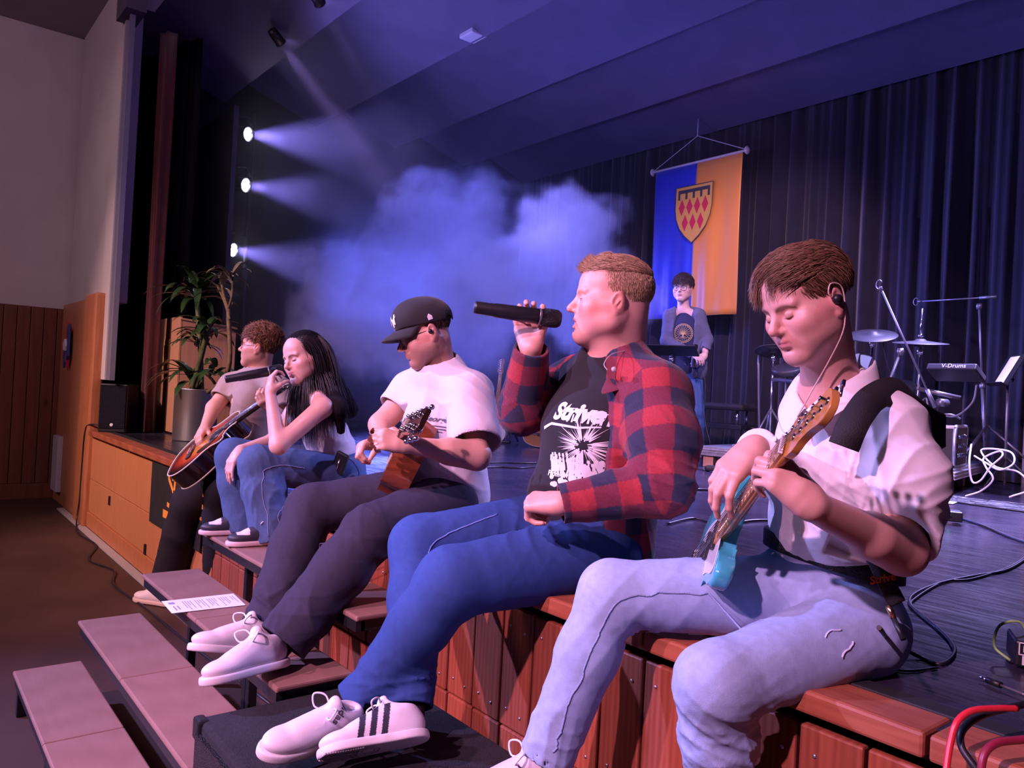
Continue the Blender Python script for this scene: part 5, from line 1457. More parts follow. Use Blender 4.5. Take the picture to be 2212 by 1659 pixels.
# ---------------------------------------------------------------- the man in the white T-shirt and black cap
def soft_torso(g, pel, chest, nb, fc, rp, rc, rn, w=1.25, k=.06):
    lt = lateral(fc)
    g.cone(np.array(pel), np.array(chest), rp, rc, k, flat=(lt, w)); g.cone(np.array(chest), np.array(nb) - (0, 0, .03), rc * .95, rn, .07, flat=(lt, 1.15))
def build_cap_man():
    p = person('seated man in black cap, glasses and loose white T-shirt playing brown acoustic guitar', (-2.48, 1.7, ST))
    skin = (.66, .36, .28)
    hipL, hipR, kL, kR, aL, aR = (-2.384,1.636,0.975), (-2.58,1.648,0.982), (-2.326,1.294,0.899), (-2.715,1.257,0.922), (-2.309,0.999,0.582), (-2.538,1.034,0.545)
    pel, chest, nb = (-2.474,1.715,1.02), (-2.493,1.657,1.276), (-2.456,1.621,1.456)
    shL, shR, elL, wrL = (-2.277,1.637,1.372), (-2.633,1.609,1.375), (-2.143,1.583,1.17), (-2.205,1.345,1.204)
    elR, wrR = (-2.633,1.482,1.241), (-2.508,1.416,1.186)
    H = Head((-2.452,1.544,1.588), (-.34, -.86, -.38), (-.06, 0, 1), .98)
    fc = unit((-.40, -.92, 0)); lt = lateral(fc)
    g = SDF(*bbox([elL, wrL, wrR, H.W(0, 0, .16), H.W(0, .12, 0), shR, pel, elR, (-2.516,1.342,1.177)], .09), .0033)
    soft_torso(g, pel, chest, nb, fc, .10, .11, .06)
    g.cone(nb, shL, .05, .046, .04); g.cone(nb, shR, .05, .046, .04)
    g.cone(shL, elL, .050, .043, .02); g.cone(elL, wrL, .046, .027, .02); g.cone(elL, np.array(elL) * .6 + np.array(wrL) * .4, .043, .046, .02)
    g.cone(shR, elR, .050, .043, .02); g.cone(elR, wrR, .043, .028, .02)
    H.sculpt(g, nb, .056, smile=.4)
    wl = np.array(wrL)
    hand(g, wl, np.array((-2.228,1.284,1.217)) - wl, np.array((-2.385,1.346,1.148)) - np.array((-2.173,1.289,1.229)), -1, [(.7, .9, .5), (.8, .9, .5), (.9, .9, .5), (1.0, .9, .5)], (.5, .6), 1.02, spread=.08)
    wr = np.array(wrR)
    hand(g, wr, np.array((-2.503,1.357,1.178)) - wr, (.3, .3, -.8), 1, [(.9, 1.1, .5), (1.0, 1.2, .5), (1.1, 1.2, .5), (1.2, 1.2, .5)], (.5, .3), 1.02, spread=.03)
    body_mesh(g, p, skin, [H.color(skin, brow=(.09, .05, .035), beard=.55, blush=.3)])
    H.eyes(p, M['iris_brown']); eyelids(H, p, (.56, .30, .23), .75)
    spectacles(H, p, M['dark_frame'], .024, .020)
    S = hair_strands(H, 2600, lambda x, y, z: (z > -.01 or y < -.06) and z > -.06 and z < .06 and y < .02 and not (abs(x) > .06 and y > -.035 and z < .015), lambda x, y, z: (0, -.2, -1), lambda x, y, z: .012, .003, .0007, 2, 4)
    hair_mesh('hair', S, M['hairmat'], p, colors=(.11, .065, .045))
    # cap
    g = SDF(*bbox([H.W(0, .03, .07)], .19), .0030)
    tilt = unit(H.R[1] + H.R[2] * .12); Rc = frame(tilt, H.R[2])
    g.ell(H.W(0, -.014, .050), (.0850, .108, .088), Rc, 0); g.ell(H.W(0, .03, .072), (.068, .070, .060), Rc, .03)
    g.box(H.W(0, 0, -.056), (.12, .15, .085), Rc, .01, .006, 'sub')
    g.ell(H.W(0, -.014, .040), (.080, .103, .086), Rc, .004, 'sub')
    g.noise(lambda x, y, z: .0012 * np.sin(((np.stack([x, y, z], 1) - H.c) @ H.R[0]) * 90))
    cap = g.mesh('cap', M['cap_cloth'], p, None, 1)
    me = bpy.data.meshes.new('cap_brim'); V = []; F = []; n = 20; m = 6
    for i in range(n + 1):
        a = radians(-72 + 144 * i / n)
        for j in range(m + 1):
            t = j / m; ex = .084 + .0 * t; ln = .078 * cos(a * .95) ** .7
            x = sin(a) * (.080 + .006 * t); y = cos(a) * .098 - .012 + t * ln; z = .043 - .022 * t - 3.2 * (x ** 2) * (.55 + .45 * t) + .012 * t * (1 - t)
            V.append(tuple(H.W(x, y, z)))
    for i in range(n):
        for j in range(m): F.append((i * (m + 1) + j, i * (m + 1) + j + 1, (i + 1) * (m + 1) + j + 1, (i + 1) * (m + 1) + j))
    me.from_pydata(V, [], F); me.polygons.foreach_set('use_smooth', [True] * len(F)); me.materials.append(M['cap_cloth'])
    o = link_mesh('cap_brim', me, None, cap, True); s_ = o.modifiers.new('t', 'SOLIDIFY'); s_.thickness = .004
    bc_ = bvh(cap)
    lay_text('N', .050, bc_, H.W(-.020, .10, .082), -H.R[0] * .92 - H.R[1] * .38, H.R[2], M['white_print'], cap, 'cap_emblem', bold=.0012); lay_text('Y', .050, bc_, H.W(-.024, .10, .074), -H.R[0] * .92 - H.R[1] * .38, H.R[2], M['white_print'], cap, 'cap_emblem', bold=.0012)
    lay_shape([[(-.008, -.010), (.010, -.010), (.010, .003), (.0, .013), (-.008, .004)]], bc_, H.W(.09, -.02, .050), -H.R[1], H.R[2], M['white_print'], cap, 'cap_side_emblem')
    MB().lathe([(0, -.007), (.007, -.005), (.0085, 0), (.007, .005), (0, .008)], H.W(-.087, -.006, 0), -H.R[0], 14).build('ear_monitor', M['black_plastic'], p, True)
    # T-shirt
    c0 = np.array(pel)
    g = SDF(*bbox([pel, chest, nb, shL, shR, elL, elR, c0 - (0, 0, .1)], .16), .0042)
    soft_torso(g, c0 + (0, 0, -.03), np.array(chest), nb, fc, .150, .150, .080, 1.25)
    g.cone(c0 + fc * .06 + (0, 0, -.02), np.array(chest), .13, .12, .05)
    g.cone(nb, shL, .070, .080, .07); g.cone(nb, shR, .068, .074, .07)
    eL = np.array(shL) * .30 + np.array(elL) * .70; eR = np.array(shR) * .55 + np.array(elR) * .45
    g.cone(shL, eL, .080, .096, .05); g.cone(shR, eR, .074, .074, .04)
    g.noise(folds(61, .0050, 18, 5)); g.noise(local_folds(shL, .15, 62, .012, 38, (.3, .5, .8), 4)); g.noise(local_folds(c0 + fc * .1, .2, 63, .016, 34, (.3, .2, 1), 4))
    g.noise(local_folds(np.array(chest) + lt * .1, .16, 64, .012, 36, (.8, .3, .3), 4))
    dL = unit(np.array(elL) - np.array(shL)); cut_plane_end(g, eL + dL * .03, dL, .12); g.cone(eL, eL + dL * .15, .084, .088, .004, 'sub')
    dR = unit(np.array(elR) - np.array(shR)); cut_plane_end(g, eR + dR * .02, dR, .12); g.cone(eR, eR + dR * .15, .064, .066, .004, 'sub')
    cut_plane_end(g, c0 - (0, 0, .075), (-.1, -.2, -1), .3)
    g.cone(np.array(nb) - (0, 0, .03), H.W(0, -.02, -.08), .064, .070, .006, 'sub')
    tee = g.mesh('t_shirt', M['shirt_white'], p, None, 1); bt = bvh(tee)
    gt = mat('grey_print', (.10, .09, .13), .8); o1 = (-2.34,1.528,1.283); ux = Vector((.98, .12, 0)); uy = Vector((0, .1, .99))
    lay_text("George's", .027, bt, o1, ux, uy, gt, tee, 'shirt_lettering', shear=.5, bold=.0006)
    lay_shape(sum([stroke([(-.055, -.024 - i * .010), (.04 - .012 * i, -.024 - i * .010)], .0035) for i in range(3)], []), bt, o1, ux, uy, gt, tee, 'shirt_small_print')
    # trousers
    g = SDF(*bbox([hipL, hipR, kL, kR, aL, aR, c0 + (0, .1, 0)], .15), .0048)
    leg(g, hipL, kL, aL, (.112, .094, .092, .088)); leg(g, hipR, kR, aR, (.108, .090, .090, .086))
    g.cone(c0 + (0, .0, -.05), c0, .135, .130, .05, flat=(lt, 1.2))
    g.noise(folds(71, .004, 18, 5)); g.noise(local_folds(np.array(aL) + (0, 0, .08), .16, 72, .022, 36, (.3, .3, 1), 4)); g.noise(local_folds(np.array(aR) + (0, 0, .08), .14, 73, .018, 40, (.2, .3, 1), 4))
    g.noise(local_folds(kL, .16, 74, .014, 34, (.3, .8, .6), 4))
    for a_, k_ in ((aL, kL), (aR, kR)): cut_plane_end(g, a_, np.array(a_) - np.array(k_), .14); open_hem(g, a_, k_, .070, .02)
    tr = g.mesh('trousers', M['denim'], p, (.040, .036, .062), 1)
    MB().tube(snap(bvh(tr), spline([(-2.426,1.456,0.944), (-2.443,1.356,0.923), (-2.498,1.288,0.869), (-2.525,1.255,0.769), (-2.558,1.215,0.668), (-2.582,1.186,0.601)], 8), .0006), .0020, 6).build('seam', mat('grey_seam', (.09, .08, .14), .9), tr, True)
    white = lambda q: np.tile(np.array((.72, .66, .70)), (len(q), 1))
    for a_, k_, toe in ((aL, kL, (-2.205,0.778,0.535)), (aR, kR, (-2.472,0.829,0.534))):
        d = unit(np.array(a_) - np.array(k_)); MB().tube([np.array(a_) - d * .06, np.array(a_) + d * .03, np.array(a_) + d * .07], [.042, .040, .042], 16).build('sock', M['black_cloth'], p, True)
        he = np.array(a_) + d * .065 + np.array((.035, .045, -.01)); toe = np.array(toe); toe = he + unit(toe - he) * .285
        shoe('shoe', he, toe, (-.2, -.1, 1), p, white)
    t, P = acoustic('brown acoustic guitar held by the man in black cap', (-2.777,1.624,1.078), (-1.927,1.179,1.322), (-.62, -.70, .36), M['mahogany_top'], M['mahogany'], M['dark_gloss'], bind=False, head_m=M['dark_gloss'])
M['dark_frame'] = mat('dark_spectacle_frame', (.03, .03, .04), .3, .5)
M['cap_cloth'] = mat('black_cap_cotton', (.012, .011, .014), .85, bump=.1, bscale=500, sheen=.2)
M['mahogany_top'] = mat('brown_spruce_top', (.38, .14, .05), .25, coat=.6, noise=.15, nscale=10, stretch=(6, 6, 1))
build_cap_man()

# ---------------------------------------------------------------- the singing girl
def build_girl():
    p = person('seated young woman with long black hair, white strapless top and blue jeans, singing', (-3.42, 1.7, ST))
    skin = (.72, .42, .36)
    hipL, hipR, kL, kR, aL, aR = (-3.345,1.685,0.963), (-3.516,1.695,0.976), (-3.354,1.29,1.018), (-3.579,1.265,1.03), (-3.28,1.355,0.695), (-3.534,1.325,0.701)
    pel, chest, nb = (-3.416,1.724,1.009), (-3.432,1.605,1.216), (-3.4,1.548,1.352)
    shL, shR, elL, wrL = (-3.201,1.509,1.279), (-3.565,1.567,1.302), (-3.182,1.311,1.114), (-3.288,1.304,1.329)
    elR, wrR = (-3.543,1.436,1.104), (-3.5,1.267,1.065)
    H = Head((-3.39,1.495,1.488), (.24, -.97, -.16), (-.22, 0, 1), .97, jaw=.86, nose=.9)
    fc = unit((-.5, -.86, 0)); lt = lateral(fc)
    g = SDF(*bbox([elL, wrL, wrR, H.W(0, 0, .16), H.W(0, .12, 0), shR, pel, elR, (-3.531,1.199,0.912), (-3.328,1.285,1.428)], .09), .0036)
    g.cone(pel, chest, .095, .095, .05, flat=(lt, 1.2)); g.cone(chest, nb, .095, .05, .05, flat=(lt, 1.2))
    g.cone(nb, shL, .042, .042, .04); g.cone(nb, shR, .042, .042, .04)
    g.cone(shL, elL, .043, .035, .02); g.cone(elL, wrL, .037, .023, .02); g.cone(shR, elR, .042, .034, .02); g.cone(elR, wrR, .035, .023, .02)
    H.sculpt(g, nb, .045, mouth_open=.2, smile=.3)
    wl = np.array(wrL)
    hand(g, wl, np.array((-3.309,1.308,1.405)) - wl, (-.15, .95, .15), -1, [(.65, 1.0, .7), (.7, 1.0, .7), (.75, 1.0, .7), (.8, 1.0, .7)], (.9, .6), .86, spread=.02, k=.003, slim=.92)
    wr = np.array(wrR)
    hand(g, wr, np.array((-3.472,1.207,1.001)) - wr, (-.1, .55, -.6), 1, [(.45, .3, .2), (.5, .3, .2), (.5, .35, .2), (.5, .4, .2)], (.3, .1), .95, spread=.05, slim=.9)
    body_mesh(g, p, skin, [H.color(skin, lip=(.50, .13, .18), brow=(.05, .03, .03), blush=.35, lash=.9)])
    H.eyes(p, M['iris_brown']); eyelids(H, p, (.60, .34, .30), .62)
    M['hair_black'] = M['hairmat']
    S = []
    part = lambda x, y, z: (.9 if x > -.005 else -.9, -.15, -.5)
    def down(x, y, z):
        return (.9 * np.sign(x) if z > .09 else .15 * np.sign(x), -.35 if z > .0 else -.15, -.3 if z > .09 else -1)
    grav = H.R @ np.array((.10, .06, -1.0)); 
    S += hair_strands(H, 5200, lambda x, y, z: z > .0 and y < .062 and not (y > .03 and z < .055), down, lambda x, y, z: .42 + .05 * (y < 0), lambda x, y, z: .012, .0011, 1, 16, free=lambda x, y, z: .36, fall=tuple(grav * .9), jitter=.05)
    S += hair_strands(H, 1500, lambda x, y, z: y > .03 and y < .078 and z > .078, down, lambda x, y, z: .40, .010, .0011, 5, 16, free=.40, fall=tuple(grav * .9), jitter=.05)
    S += hair_strands(H, 2600, lambda x, y, z: y < -.04 and z > -.05, down, lambda x, y, z: .42, .014, .0011, 3, 14, free=.20, fall=tuple(grav), jitter=.08)
    hair_mesh('hair', S, M['hairmat'], p, colors=(.016, .011, .013))
    gh = SDF(*bbox([H.W(0, 0, .05), (-3.289,1.657,1.151), np.array(shL) + (.02, .07, .0), np.array(chest) + (.02, .14, .05), (-3.221,1.613,1.177)], .13), .005)
    gh.ell(H.W(0, -.022, .055), (.079, .098, .084), H.R, 0); gh.box(H.W(0, .085, -.02), (.06, .075, .09), H.R, .02, .01, 'sub')
    gh.chain([H.W(.03, -.075, .03), H.W(.05, -.09, -.05), np.array(shL) + (.02, .07, .0), (-3.221,1.613,1.177)], [.040, .038, .034, .018], .03)
    gh.chain([H.W(-.03, -.075, .03), H.W(-.02, -.09, -.05), np.array(chest) + (.02, .14, .05)], [.05, .05, .045], .03)
    gh.noise(lambda x, y, z: .0014 * np.sin(x * 300 + y * 330 + 9 * np.sin(z * 9)))
    gh.mesh('hair_mass', M['hair_base'], p, (.010, .008, .010), 1)
    mb = MB().tube(spline([np.array(nb) + fc * .055 + lt * .05 + (0, 0, .015), np.array(nb) + fc * .085 - (0, 0, .04), np.array(nb) + fc * .055 - lt * .05 + (0, 0, .015)], 10), .0016, 6)
    mb.build('necklace', M['chrome'], p, True)
    g = SDF(*bbox([pel, chest, pel], .19), .0045); c0 = np.array(pel)
    g.cone(c0 + (0, 0, -.05), np.array(chest) + (0, 0, .0), .118, .104, .05, flat=(lt, 1.22)); g.ell(np.array(chest) + fc * .045 + (0, 0, -.005), (.10, .10, .055), None, .04)
    g.noise(folds(81, .004, 30, 5, (.3, 0, 1))); g.noise(local_folds(c0, .2, 82, .014, 42, (.2, .1, 1), 4))
    cut_plane_end(g, np.array(chest) + (0, 0, .045), (-.1, -.25, 1), .2); cut_plane_end(g, c0 - (0, 0, .09), (0, 0, -1), .2)
    g.mesh('strapless_top', M['shirt_white'], p, None, 1)
    g = SDF(*bbox([hipL, hipR, kL, kR, aL, aR, c0], .15), .005)
    leg(g, hipL, kL, aL, (.100, .082, .090, .098)); leg(g, hipR, kR, aR, (.098, .080, .086, .092)); g.cone(c0 + (0, -.0, -.06), c0 + (0, 0, -.03), .125, .118, .05, flat=(lt, 1.2))
    g.noise(folds(91, .004, 22, 5)); g.noise(local_folds(np.array(kL) * .5 + np.array(aL) * .5, .18, 92, .014, 38, (1, .3, .3), 4)); g.noise(local_folds(kL, .13, 93, .012, 40, (.5, .5, .5), 4))
    for a_, k_ in ((aL, kL), (aR, kR)): cut_plane_end(g, a_, np.array(a_) - np.array(k_), .14); open_hem(g, a_, k_, .080, .02)
    je = g.mesh('jeans', M['denim'], p, (.075, .125, .26), 1)
    bj = bvh(je); sm = mat('pale_jeans_seam', (.20, .25, .42), .9)
    MB().tube(snap(bj, spline([(-3.25,1.468,1.006), (-3.266,1.367,1.02), (-3.231,1.283,1), (-3.221,1.265,0.919), (-3.211,1.279,0.823), (-3.198,1.296,0.726)], 8), .0006), .0022, 6).build('seam', sm, je, True)
    MB().tube(snap(bj, spline([(-3.186,1.405,0.869), (-3.186,1.342,0.823), (-3.179,1.351,0.765), (-3.171,1.362,0.722)], 8), .0006), .0018, 6).build('seam', sm, je, True)
    def bw(q):
        C = np.tile(np.array((.035, .035, .055)), (len(q), 1)); C[(q[:, 0] > .66) & (q[:, 0] < .86) & (q[:, 2] > .055)] = (.75, .68, .70)
        x = q[:, 0] + q[:, 2] * .8
        for c in (.42, .52): C[(np.abs(x - c) < .018) & (np.abs(q[:, 1]) > .012)] = (.75, .68, .70)
        return C
    for a_, toe in ((aL, (-3.279,1.196,0.649)), (aR, (-3.544,1.217,0.657))):
        he = np.array(a_) + (.03, .05, 0); he[2] = .683; toe = np.array(toe); toe[2] = .683; toe = he + unit(toe - he) * .255
        shoe('shoe', he, toe, (0, 0, 1), p, bw, (.72, .56, .56), hvox=.003)
    t, u = microphone('black handheld microphone held to the mouth of the dark-haired woman', (-3.392,1.142,1.379), (-3.323,1.371,1.439))
    b = MB().box((0, 0, 0), (.062, .022, .10), bevel=.005); o = b.build('beltpack', M['black_plastic'], p, True)
    o.location = Vector((-3.246,1.632,1.028)); o.rotation_euler = (.1, .35, .5)
    MB().tube([(0, -.013, .02), (0, -.013, -.05)], .004, 8).build('beltpack_clip', M['chrome'], o)
    MB().tube(spline([(-3.234,1.631,1.061), (-3.214,1.672,1.041), (-3.237,1.723,0.985), (-3.243,1.716,0.952)], 6), .002, 6).build('cable', M['cable'], p, True)
build_girl()

# ---------------------------------------------------------------- the guitarist at the far end of the row
def build_far_guitarist():
    p = person('seated young man with curly light hair, glasses and beige T-shirt, furthest left in the row', (-4.5, 1.7, ST))
    skin = (.74, .40, .28)
    hipL, kL, hipR, kR, aL, aR = (-4.373,1.65,0.947), (-4.245,1.46,0.787), (-4.574,1.656,0.941), (-4.626,1.403,0.659), (-4.445,1.537,0.295), (-4.878,1.382,0.169)
    pel, chest, nb = (-4.493,1.692,0.989), (-4.441,1.658,1.247), (-4.358,1.663,1.422)
    shL, shR, elL, wrL = (-4.158,1.69,1.337), (-4.579,1.581,1.341), (-4.044,1.706,1.154), (-3.996,1.605,1.237)
    elR, wrR = (-4.537,1.474,1.205), (-4.422,1.395,1.099)
    H = Head((-4.346,1.645,1.56), (-.60, -.79, .10), (0, 0, 1), .98, jaw=.95)
    fc = unit((-.35, -.93, 0)); lt = lateral(fc)
    g = SDF(*bbox([elL, wrL, wrR, H.W(0, 0, .16), H.W(0, .12, 0), shR, pel, elR, (-4.34,1.307,1.016), (-4.016,1.547,1.287)], .09), .0038)
    soft_torso(g, pel, chest, nb, fc, .10, .10, .055); g.cone(nb, shL, .046, .046, .04); g.cone(nb, shR, .046, .046, .04)
    g.cone(shL, elL, .045, .04, .02); g.cone(elL, wrL, .04, .026, .02); g.cone(shR, elR, .046, .042, .02); g.cone(elR, wrR, .043, .028, .02)
    H.sculpt(g, nb, .052)
    wr = np.array(wrR); hand(g, wr, np.array((-4.367,1.337,1.039)) - wr, (.1, .6, -.7), 1, [(.6, .8, .4), (.6, .8, .4), (.7, .8, .4), (.8, .8, .5)], (.5, .3), 1.0, spread=.05)
    wl = np.array(wrL); hand(g, wl, np.array((-3.972,1.539,1.27)) - wl, (-.5, .6, .2), -1, [(.8, 1.0, .5)] * 4, (.5, .5), 1.0, spread=.05)
    body_mesh(g, p, skin, [H.color(skin, brow=(.30, .16, .09), blush=.4)])
    H.eyes(p, M['iris_blue']); eyelids(H, p, (.66, .36, .27), .4)
    spectacles(H, p, M['thin_frame'], .024, .020)
    S = hair_strands(H, 2600, lambda x, y, z: z > .055 and y < .075, lambda x, y, z: (.1, .8, .0), lambda x, y, z: .060, lambda x, y, z: .028, .0013, 1, 9, curl=.55, free=lambda x, y, z: .7, fall=(0, .2, -.3), jitter=.5)
    S += hair_strands(H, 2200, lambda x, y, z: (z > .015 or y < -.04) and z > -.05 and y < .03 and not (abs(x) > .06 and y > -.035 and z < .02), lambda x, y, z: (0, -.2, -1), lambda x, y, z: .040, .014, .0012, 2, 8, curl=.5, jitter=.4)
    hair_mesh('hair', S, M['hairmat'], p, colors=(.30, .13, .055))
    gh = SDF(*bbox([H.W(0, 0, .05)], .15), .005); gh.ell(H.W(0, -.018, .056), (.082, .103, .086), H.R, 0); gh.box(H.W(0, .08, -.045), (.1, .095, .10), H.R, .02, .01, 'sub'); gh.box(H.W(0, -.02, -.14), (.1, .12, .09), H.R, .02, .01, 'sub')
    gh.mesh('hair_cap', M['hair_base'], p, (.20, .09, .04), 1)
    c0 = np.array(pel)
    g = SDF(*bbox([pel, chest, nb, shL, shR, elL, elR], .16), .005)
    soft_torso(g, c0 + (0, 0, -.04), chest, nb, fc, .125, .125, .068, 1.25); g.cone(nb, shL, .06, .066, .06); g.cone(nb, shR, .06, .066, .06)
    eR = np.array(shR) * .40 + np.array(elR) * .60; eL = np.array(shL) * .4 + np.array(elL) * .6
    g.cone(shL, eL, .066, .07, .04); g.cone(shR, eR, .066, .068, .04); g.noise(folds(101, .004, 20, 5)); g.noise(local_folds(chest, .2, 102, .010, 34, (.6, .3, .7), 4))
    for e_, s_, el_ in ((eL, shL, elL), (eR, shR, elR)):
        d = unit(np.array(el_) - np.array(s_)); cut_plane_end(g, e_, d, .12); g.cone(e_ - d * .03, e_ + d * .1, .056, .058, .004, 'sub')
    g.cone(np.array(nb) - (0, 0, .03), H.W(0, -.02, -.08), .058, .066, .006, 'sub')
    g.mesh('t_shirt', mat('beige_cotton', (.42, .31, .25), .85, sheen=.1), p, None, 1)
    MB().tube([tuple(np.array(nb) + fc * .060 * cos(a) + lt * .064 * sin(a) + np.array((0, 0, .02 - .045 * (cos(a) + 1) / 2))) for a in np.linspace(-2.4, 2.4, 20)], .0022, 6).build('necklace', M['chrome'], p, True)
    g = SDF(*bbox([hipL, hipR, kL, kR, aL, aR, c0], .17), .0055)
    leg(g, hipL, kL, aL, (.112, .105, .105, .100)); leg(g, hipR, kR, aR, (.110, .104, .106, .104)); g.cone(c0 + (0, 0, -.05), c0, .13, .125, .05, flat=(lt, 1.2))
    g.noise(folds(111, .005, 18, 5)); g.noise(local_folds(aR, .2, 112, .014, 34, (.5, .3, .8), 4))
    for a_, k_ in ((aL, kL), (aR, kR)): cut_plane_end(g, a_, np.array(a_) - np.array(k_), .16); open_hem(g, a_, k_, .09, .02)
    g.mesh('trousers', M['denim'], p, (.022, .019, .022), 1)
    white = lambda q: np.tile(np.array((.74, .64, .62)), (len(q), 1))
    for a_, toe in ((aR, (-5.192,1.184,0.027)), (aL, (-4.257,1.42,0.257))):
        he = np.array(a_) + (.02, .03, 0); he[2] = .004; toe = np.array(toe); toe[2] = .004; toe = he + unit(toe - he) * .29
        MB().tube([tuple(he + (toe - he) * .22 + np.array((0, 0, z))) for z in (.07, .15, .30)], [.042, .040, .045], 16).build('sock', M['black_cloth'], p, True)
        shoe('shoe', he, toe, (0, 0, 1), p, white, (.66, .48, .40), hvox=.0035)
    but, hd, fn = np.array((-4.446,1.24,0.894)), np.array((-3.815,1.732,1.466)), np.array((-.04, -.72, .69))
    B, u, v, n, L = gframe(but, hd, fn)
    acoustic('sunburst acoustic guitar with cream binding, played by the man in beige T-shirt', but, hd, fn, sunburst(B, u, v, L / 1.03), M['dark_gloss'], M['dark_gloss'], cutaway=True)
M['thin_frame'] = mat('thin_spectacle_frame', (.25, .12, .10), .3, .6)
build_far_guitarist()

# ---------------------------------------------------------------- the person standing at the back
def build_standing():
    p = person('person in denim jacket, navy T-shirt and glasses standing at the back of the stage', (-4.85, 6.1, ST))
    skin = (.72, .48, .42); D = 7.45
    hd = (-4.819,5.886,2.451); nb, chest, pel = (-4.836,5.931,2.244), (-4.801,5.944,2.067), (-4.776,5.98,1.746)
    shL, shR = (-4.702,5.987,2.2), (-4.932,5.86,2.188); elL, elR = (-4.631,6.046,1.975), (-4.934,5.828,1.953); wrL, wrR = (-4.527,5.89,1.815), (-4.611,5.849,1.812)
    hipL, hipR = (-4.737,5.998,1.682), (-4.821,5.973,1.679); kL, kR = (-4.677,5.997,1.288), (-4.786,5.989,1.281); aL, aR = (-4.702,6.066,0.926), (-4.792,6.081,0.935)
    H = Head(hd, (.40, -.91, -.05), (0, 0, 1), 1.06); fc = unit((.45, -.89, 0)); lt = lateral(fc)
    g = SDF(*bbox([elL, elR, wrL, wrR, H.W(0, 0, .16), H.W(0, .12, 0), pel], .09), .0045)
    soft_torso(g, pel, chest, nb, fc, .09, .10, .05)
    g.cone(nb, shL, .045, .045, .04); g.cone(nb, shR, .045, .045, .04)
    g.cone(elL, wrL, .04, .026, .02); g.cone(elR, wrR, .04, .026, .02); g.cone(shL, elL, .045, .04, .02); g.cone(shR, elR, .045, .04, .02)
    H.sculpt(g, nb, .050)
    hand(g, wrL, (-.3, -.5, -.6), (-.5, .5, 0), -1, [(.5, .6, .3)] * 4, (.5, .3), 1.0, k=.005); hand(g, wrR, (.8, -.4, -.2), (0, .3, -.9), 1, [(.5, .7, .4)] * 4, (.5, .3), 1.0, k=.005)
    body_mesh(g, p, skin, [H.color(skin, brow=(.06, .04, .04))]); H.eyes(p, M['iris_brown'])
    spectacles(H, p, M['dark_frame'], .026, .021, rr=.0016)
    S = hair_strands(H, 1500, lambda x, y, z: z > .05 and y < .075, lambda x, y, z: (.3 * np.sign(x), .9, -.1), lambda x, y, z: .085, .022, .002, 1, 8, curl=.2, free=.6, fall=(0, .2, -1), jitter=.3)
    S += hair_strands(H, 1500, lambda x, y, z: (z > .01 or y < 0) and y < .05 and z > -.05, lambda x, y, z: (0, -.2, -1), lambda x, y, z: .07, .02, .002, 2, 7, curl=.2, jitter=.2)
    hair_mesh('hair', S, M['hairmat'], p, colors=(.045, .028, .032))
    gh = SDF(*bbox([H.W(0, 0, .05)], .15), .006); gh.ell(H.W(0, -.02, .058), (.086, .105, .088), H.R, 0); gh.box(H.W(0, .09, -.045), (.1, .095, .10), H.R, .02, .01, 'sub'); gh.mesh('hair_cap', M['hair_base'], p, (.03, .02, .022), 1)
    g = SDF(*bbox([pel, chest, nb, shL, shR], .2), .006); soft_torso(g, np.array(pel) - (0, 0, .03), chest, nb, fc, .12, .118, .062, 1.2)
    g.cone(np.array(nb) - (0, 0, .02), H.W(0, -.02, -.08), .052, .06, .006, 'sub')
    tee = g.mesh('t_shirt', mat('navy_cotton', (.020, .025, .075), .9), p, None, 1); bt = bvh(tee)
    gold = mat('gold_print', (.65, .48, .22), .7); oo = np.array(chest) + fc * .12 + (0, 0, -.045); sh = []
    for r_ in (.088, .076): sh += stroke([(cos(a) * r_, sin(a) * r_) for a in np.linspace(0, 2 * pi, 40)], .004)
    for a in np.linspace(0, 2 * pi, 30)[:-1]: sh += stroke([(cos(a) * .077, sin(a) * .077), (cos(a) * .087, sin(a) * .087)], .003)
    for i in range(15):
        a = -2.2 + 4.4 * i / 14 + pi / 2; sh += stroke(spline([(0, -.03), (cos(a) * .02, .0 + sin(a) * .015), (cos(a) * .07, sin(a) * .070)], 4), .0045, .0025)
    for i in range(7):
        a = -pi / 2 - .9 + .3 * i; sh += stroke([(0, -.03), (cos(a) * .07, sin(a) * .07)], .0035, .002)
    lay_shape(sh, bt, oo, -Vector(lt) * -1, (0, 0, 1), gold, tee, 'tree_print', off=.003)
    g = SDF(*bbox([elL, elR, wrL, wrR, shL, shR, np.array(pel) - (0, 0, .1), nb], .15), .006)
    soft_torso(g, np.array(pel) - (0, 0, .06), chest, nb, fc, .15, .142, .075, 1.2); g.cone(nb, shL, .065, .066, .05); g.cone(nb, shR, .065, .066, .05)
    up = np.array((0, 0, 1.0)); g.box(np.array(chest) + fc * .25, (.095, .24, .6), np.array([lt, fc, up]), .01, .02, 'sub'); g.cone(np.array(pel) - (0, 0, .3), np.array(chest), .12, .118, .01, 'sub', flat=(lt, 1.2))
    g.cone(shL, elL, .068, .060, .04); g.cone(elL, wrL, .058, .046, .03); g.cone(shR, elR, .068, .060, .04); g.cone(elR, wrR, .058, .046, .03)
    g.noise(folds(121, .006, 20, 5)); g.cone(np.array(nb) - (0, 0, .04), H.W(0, -.02, -.08), .06, .075, .006, 'sub')
    for w_, e_ in ((wrL, elL), (wrR, elR)):
        d = unit(np.array(w_) - np.array(e_)); cut_plane_end(g, np.array(w_), d, .11); g.cone(np.array(w_) - d * .03, np.array(w_) + d * .1, .04, .04, .004, 'sub')
    g.mesh('denim_jacket', M['denim'], p, (.12, .13, .20), 1)
    g = SDF(*bbox([hipL, hipR, kL, kR, aL, aR, pel], .15), .006)
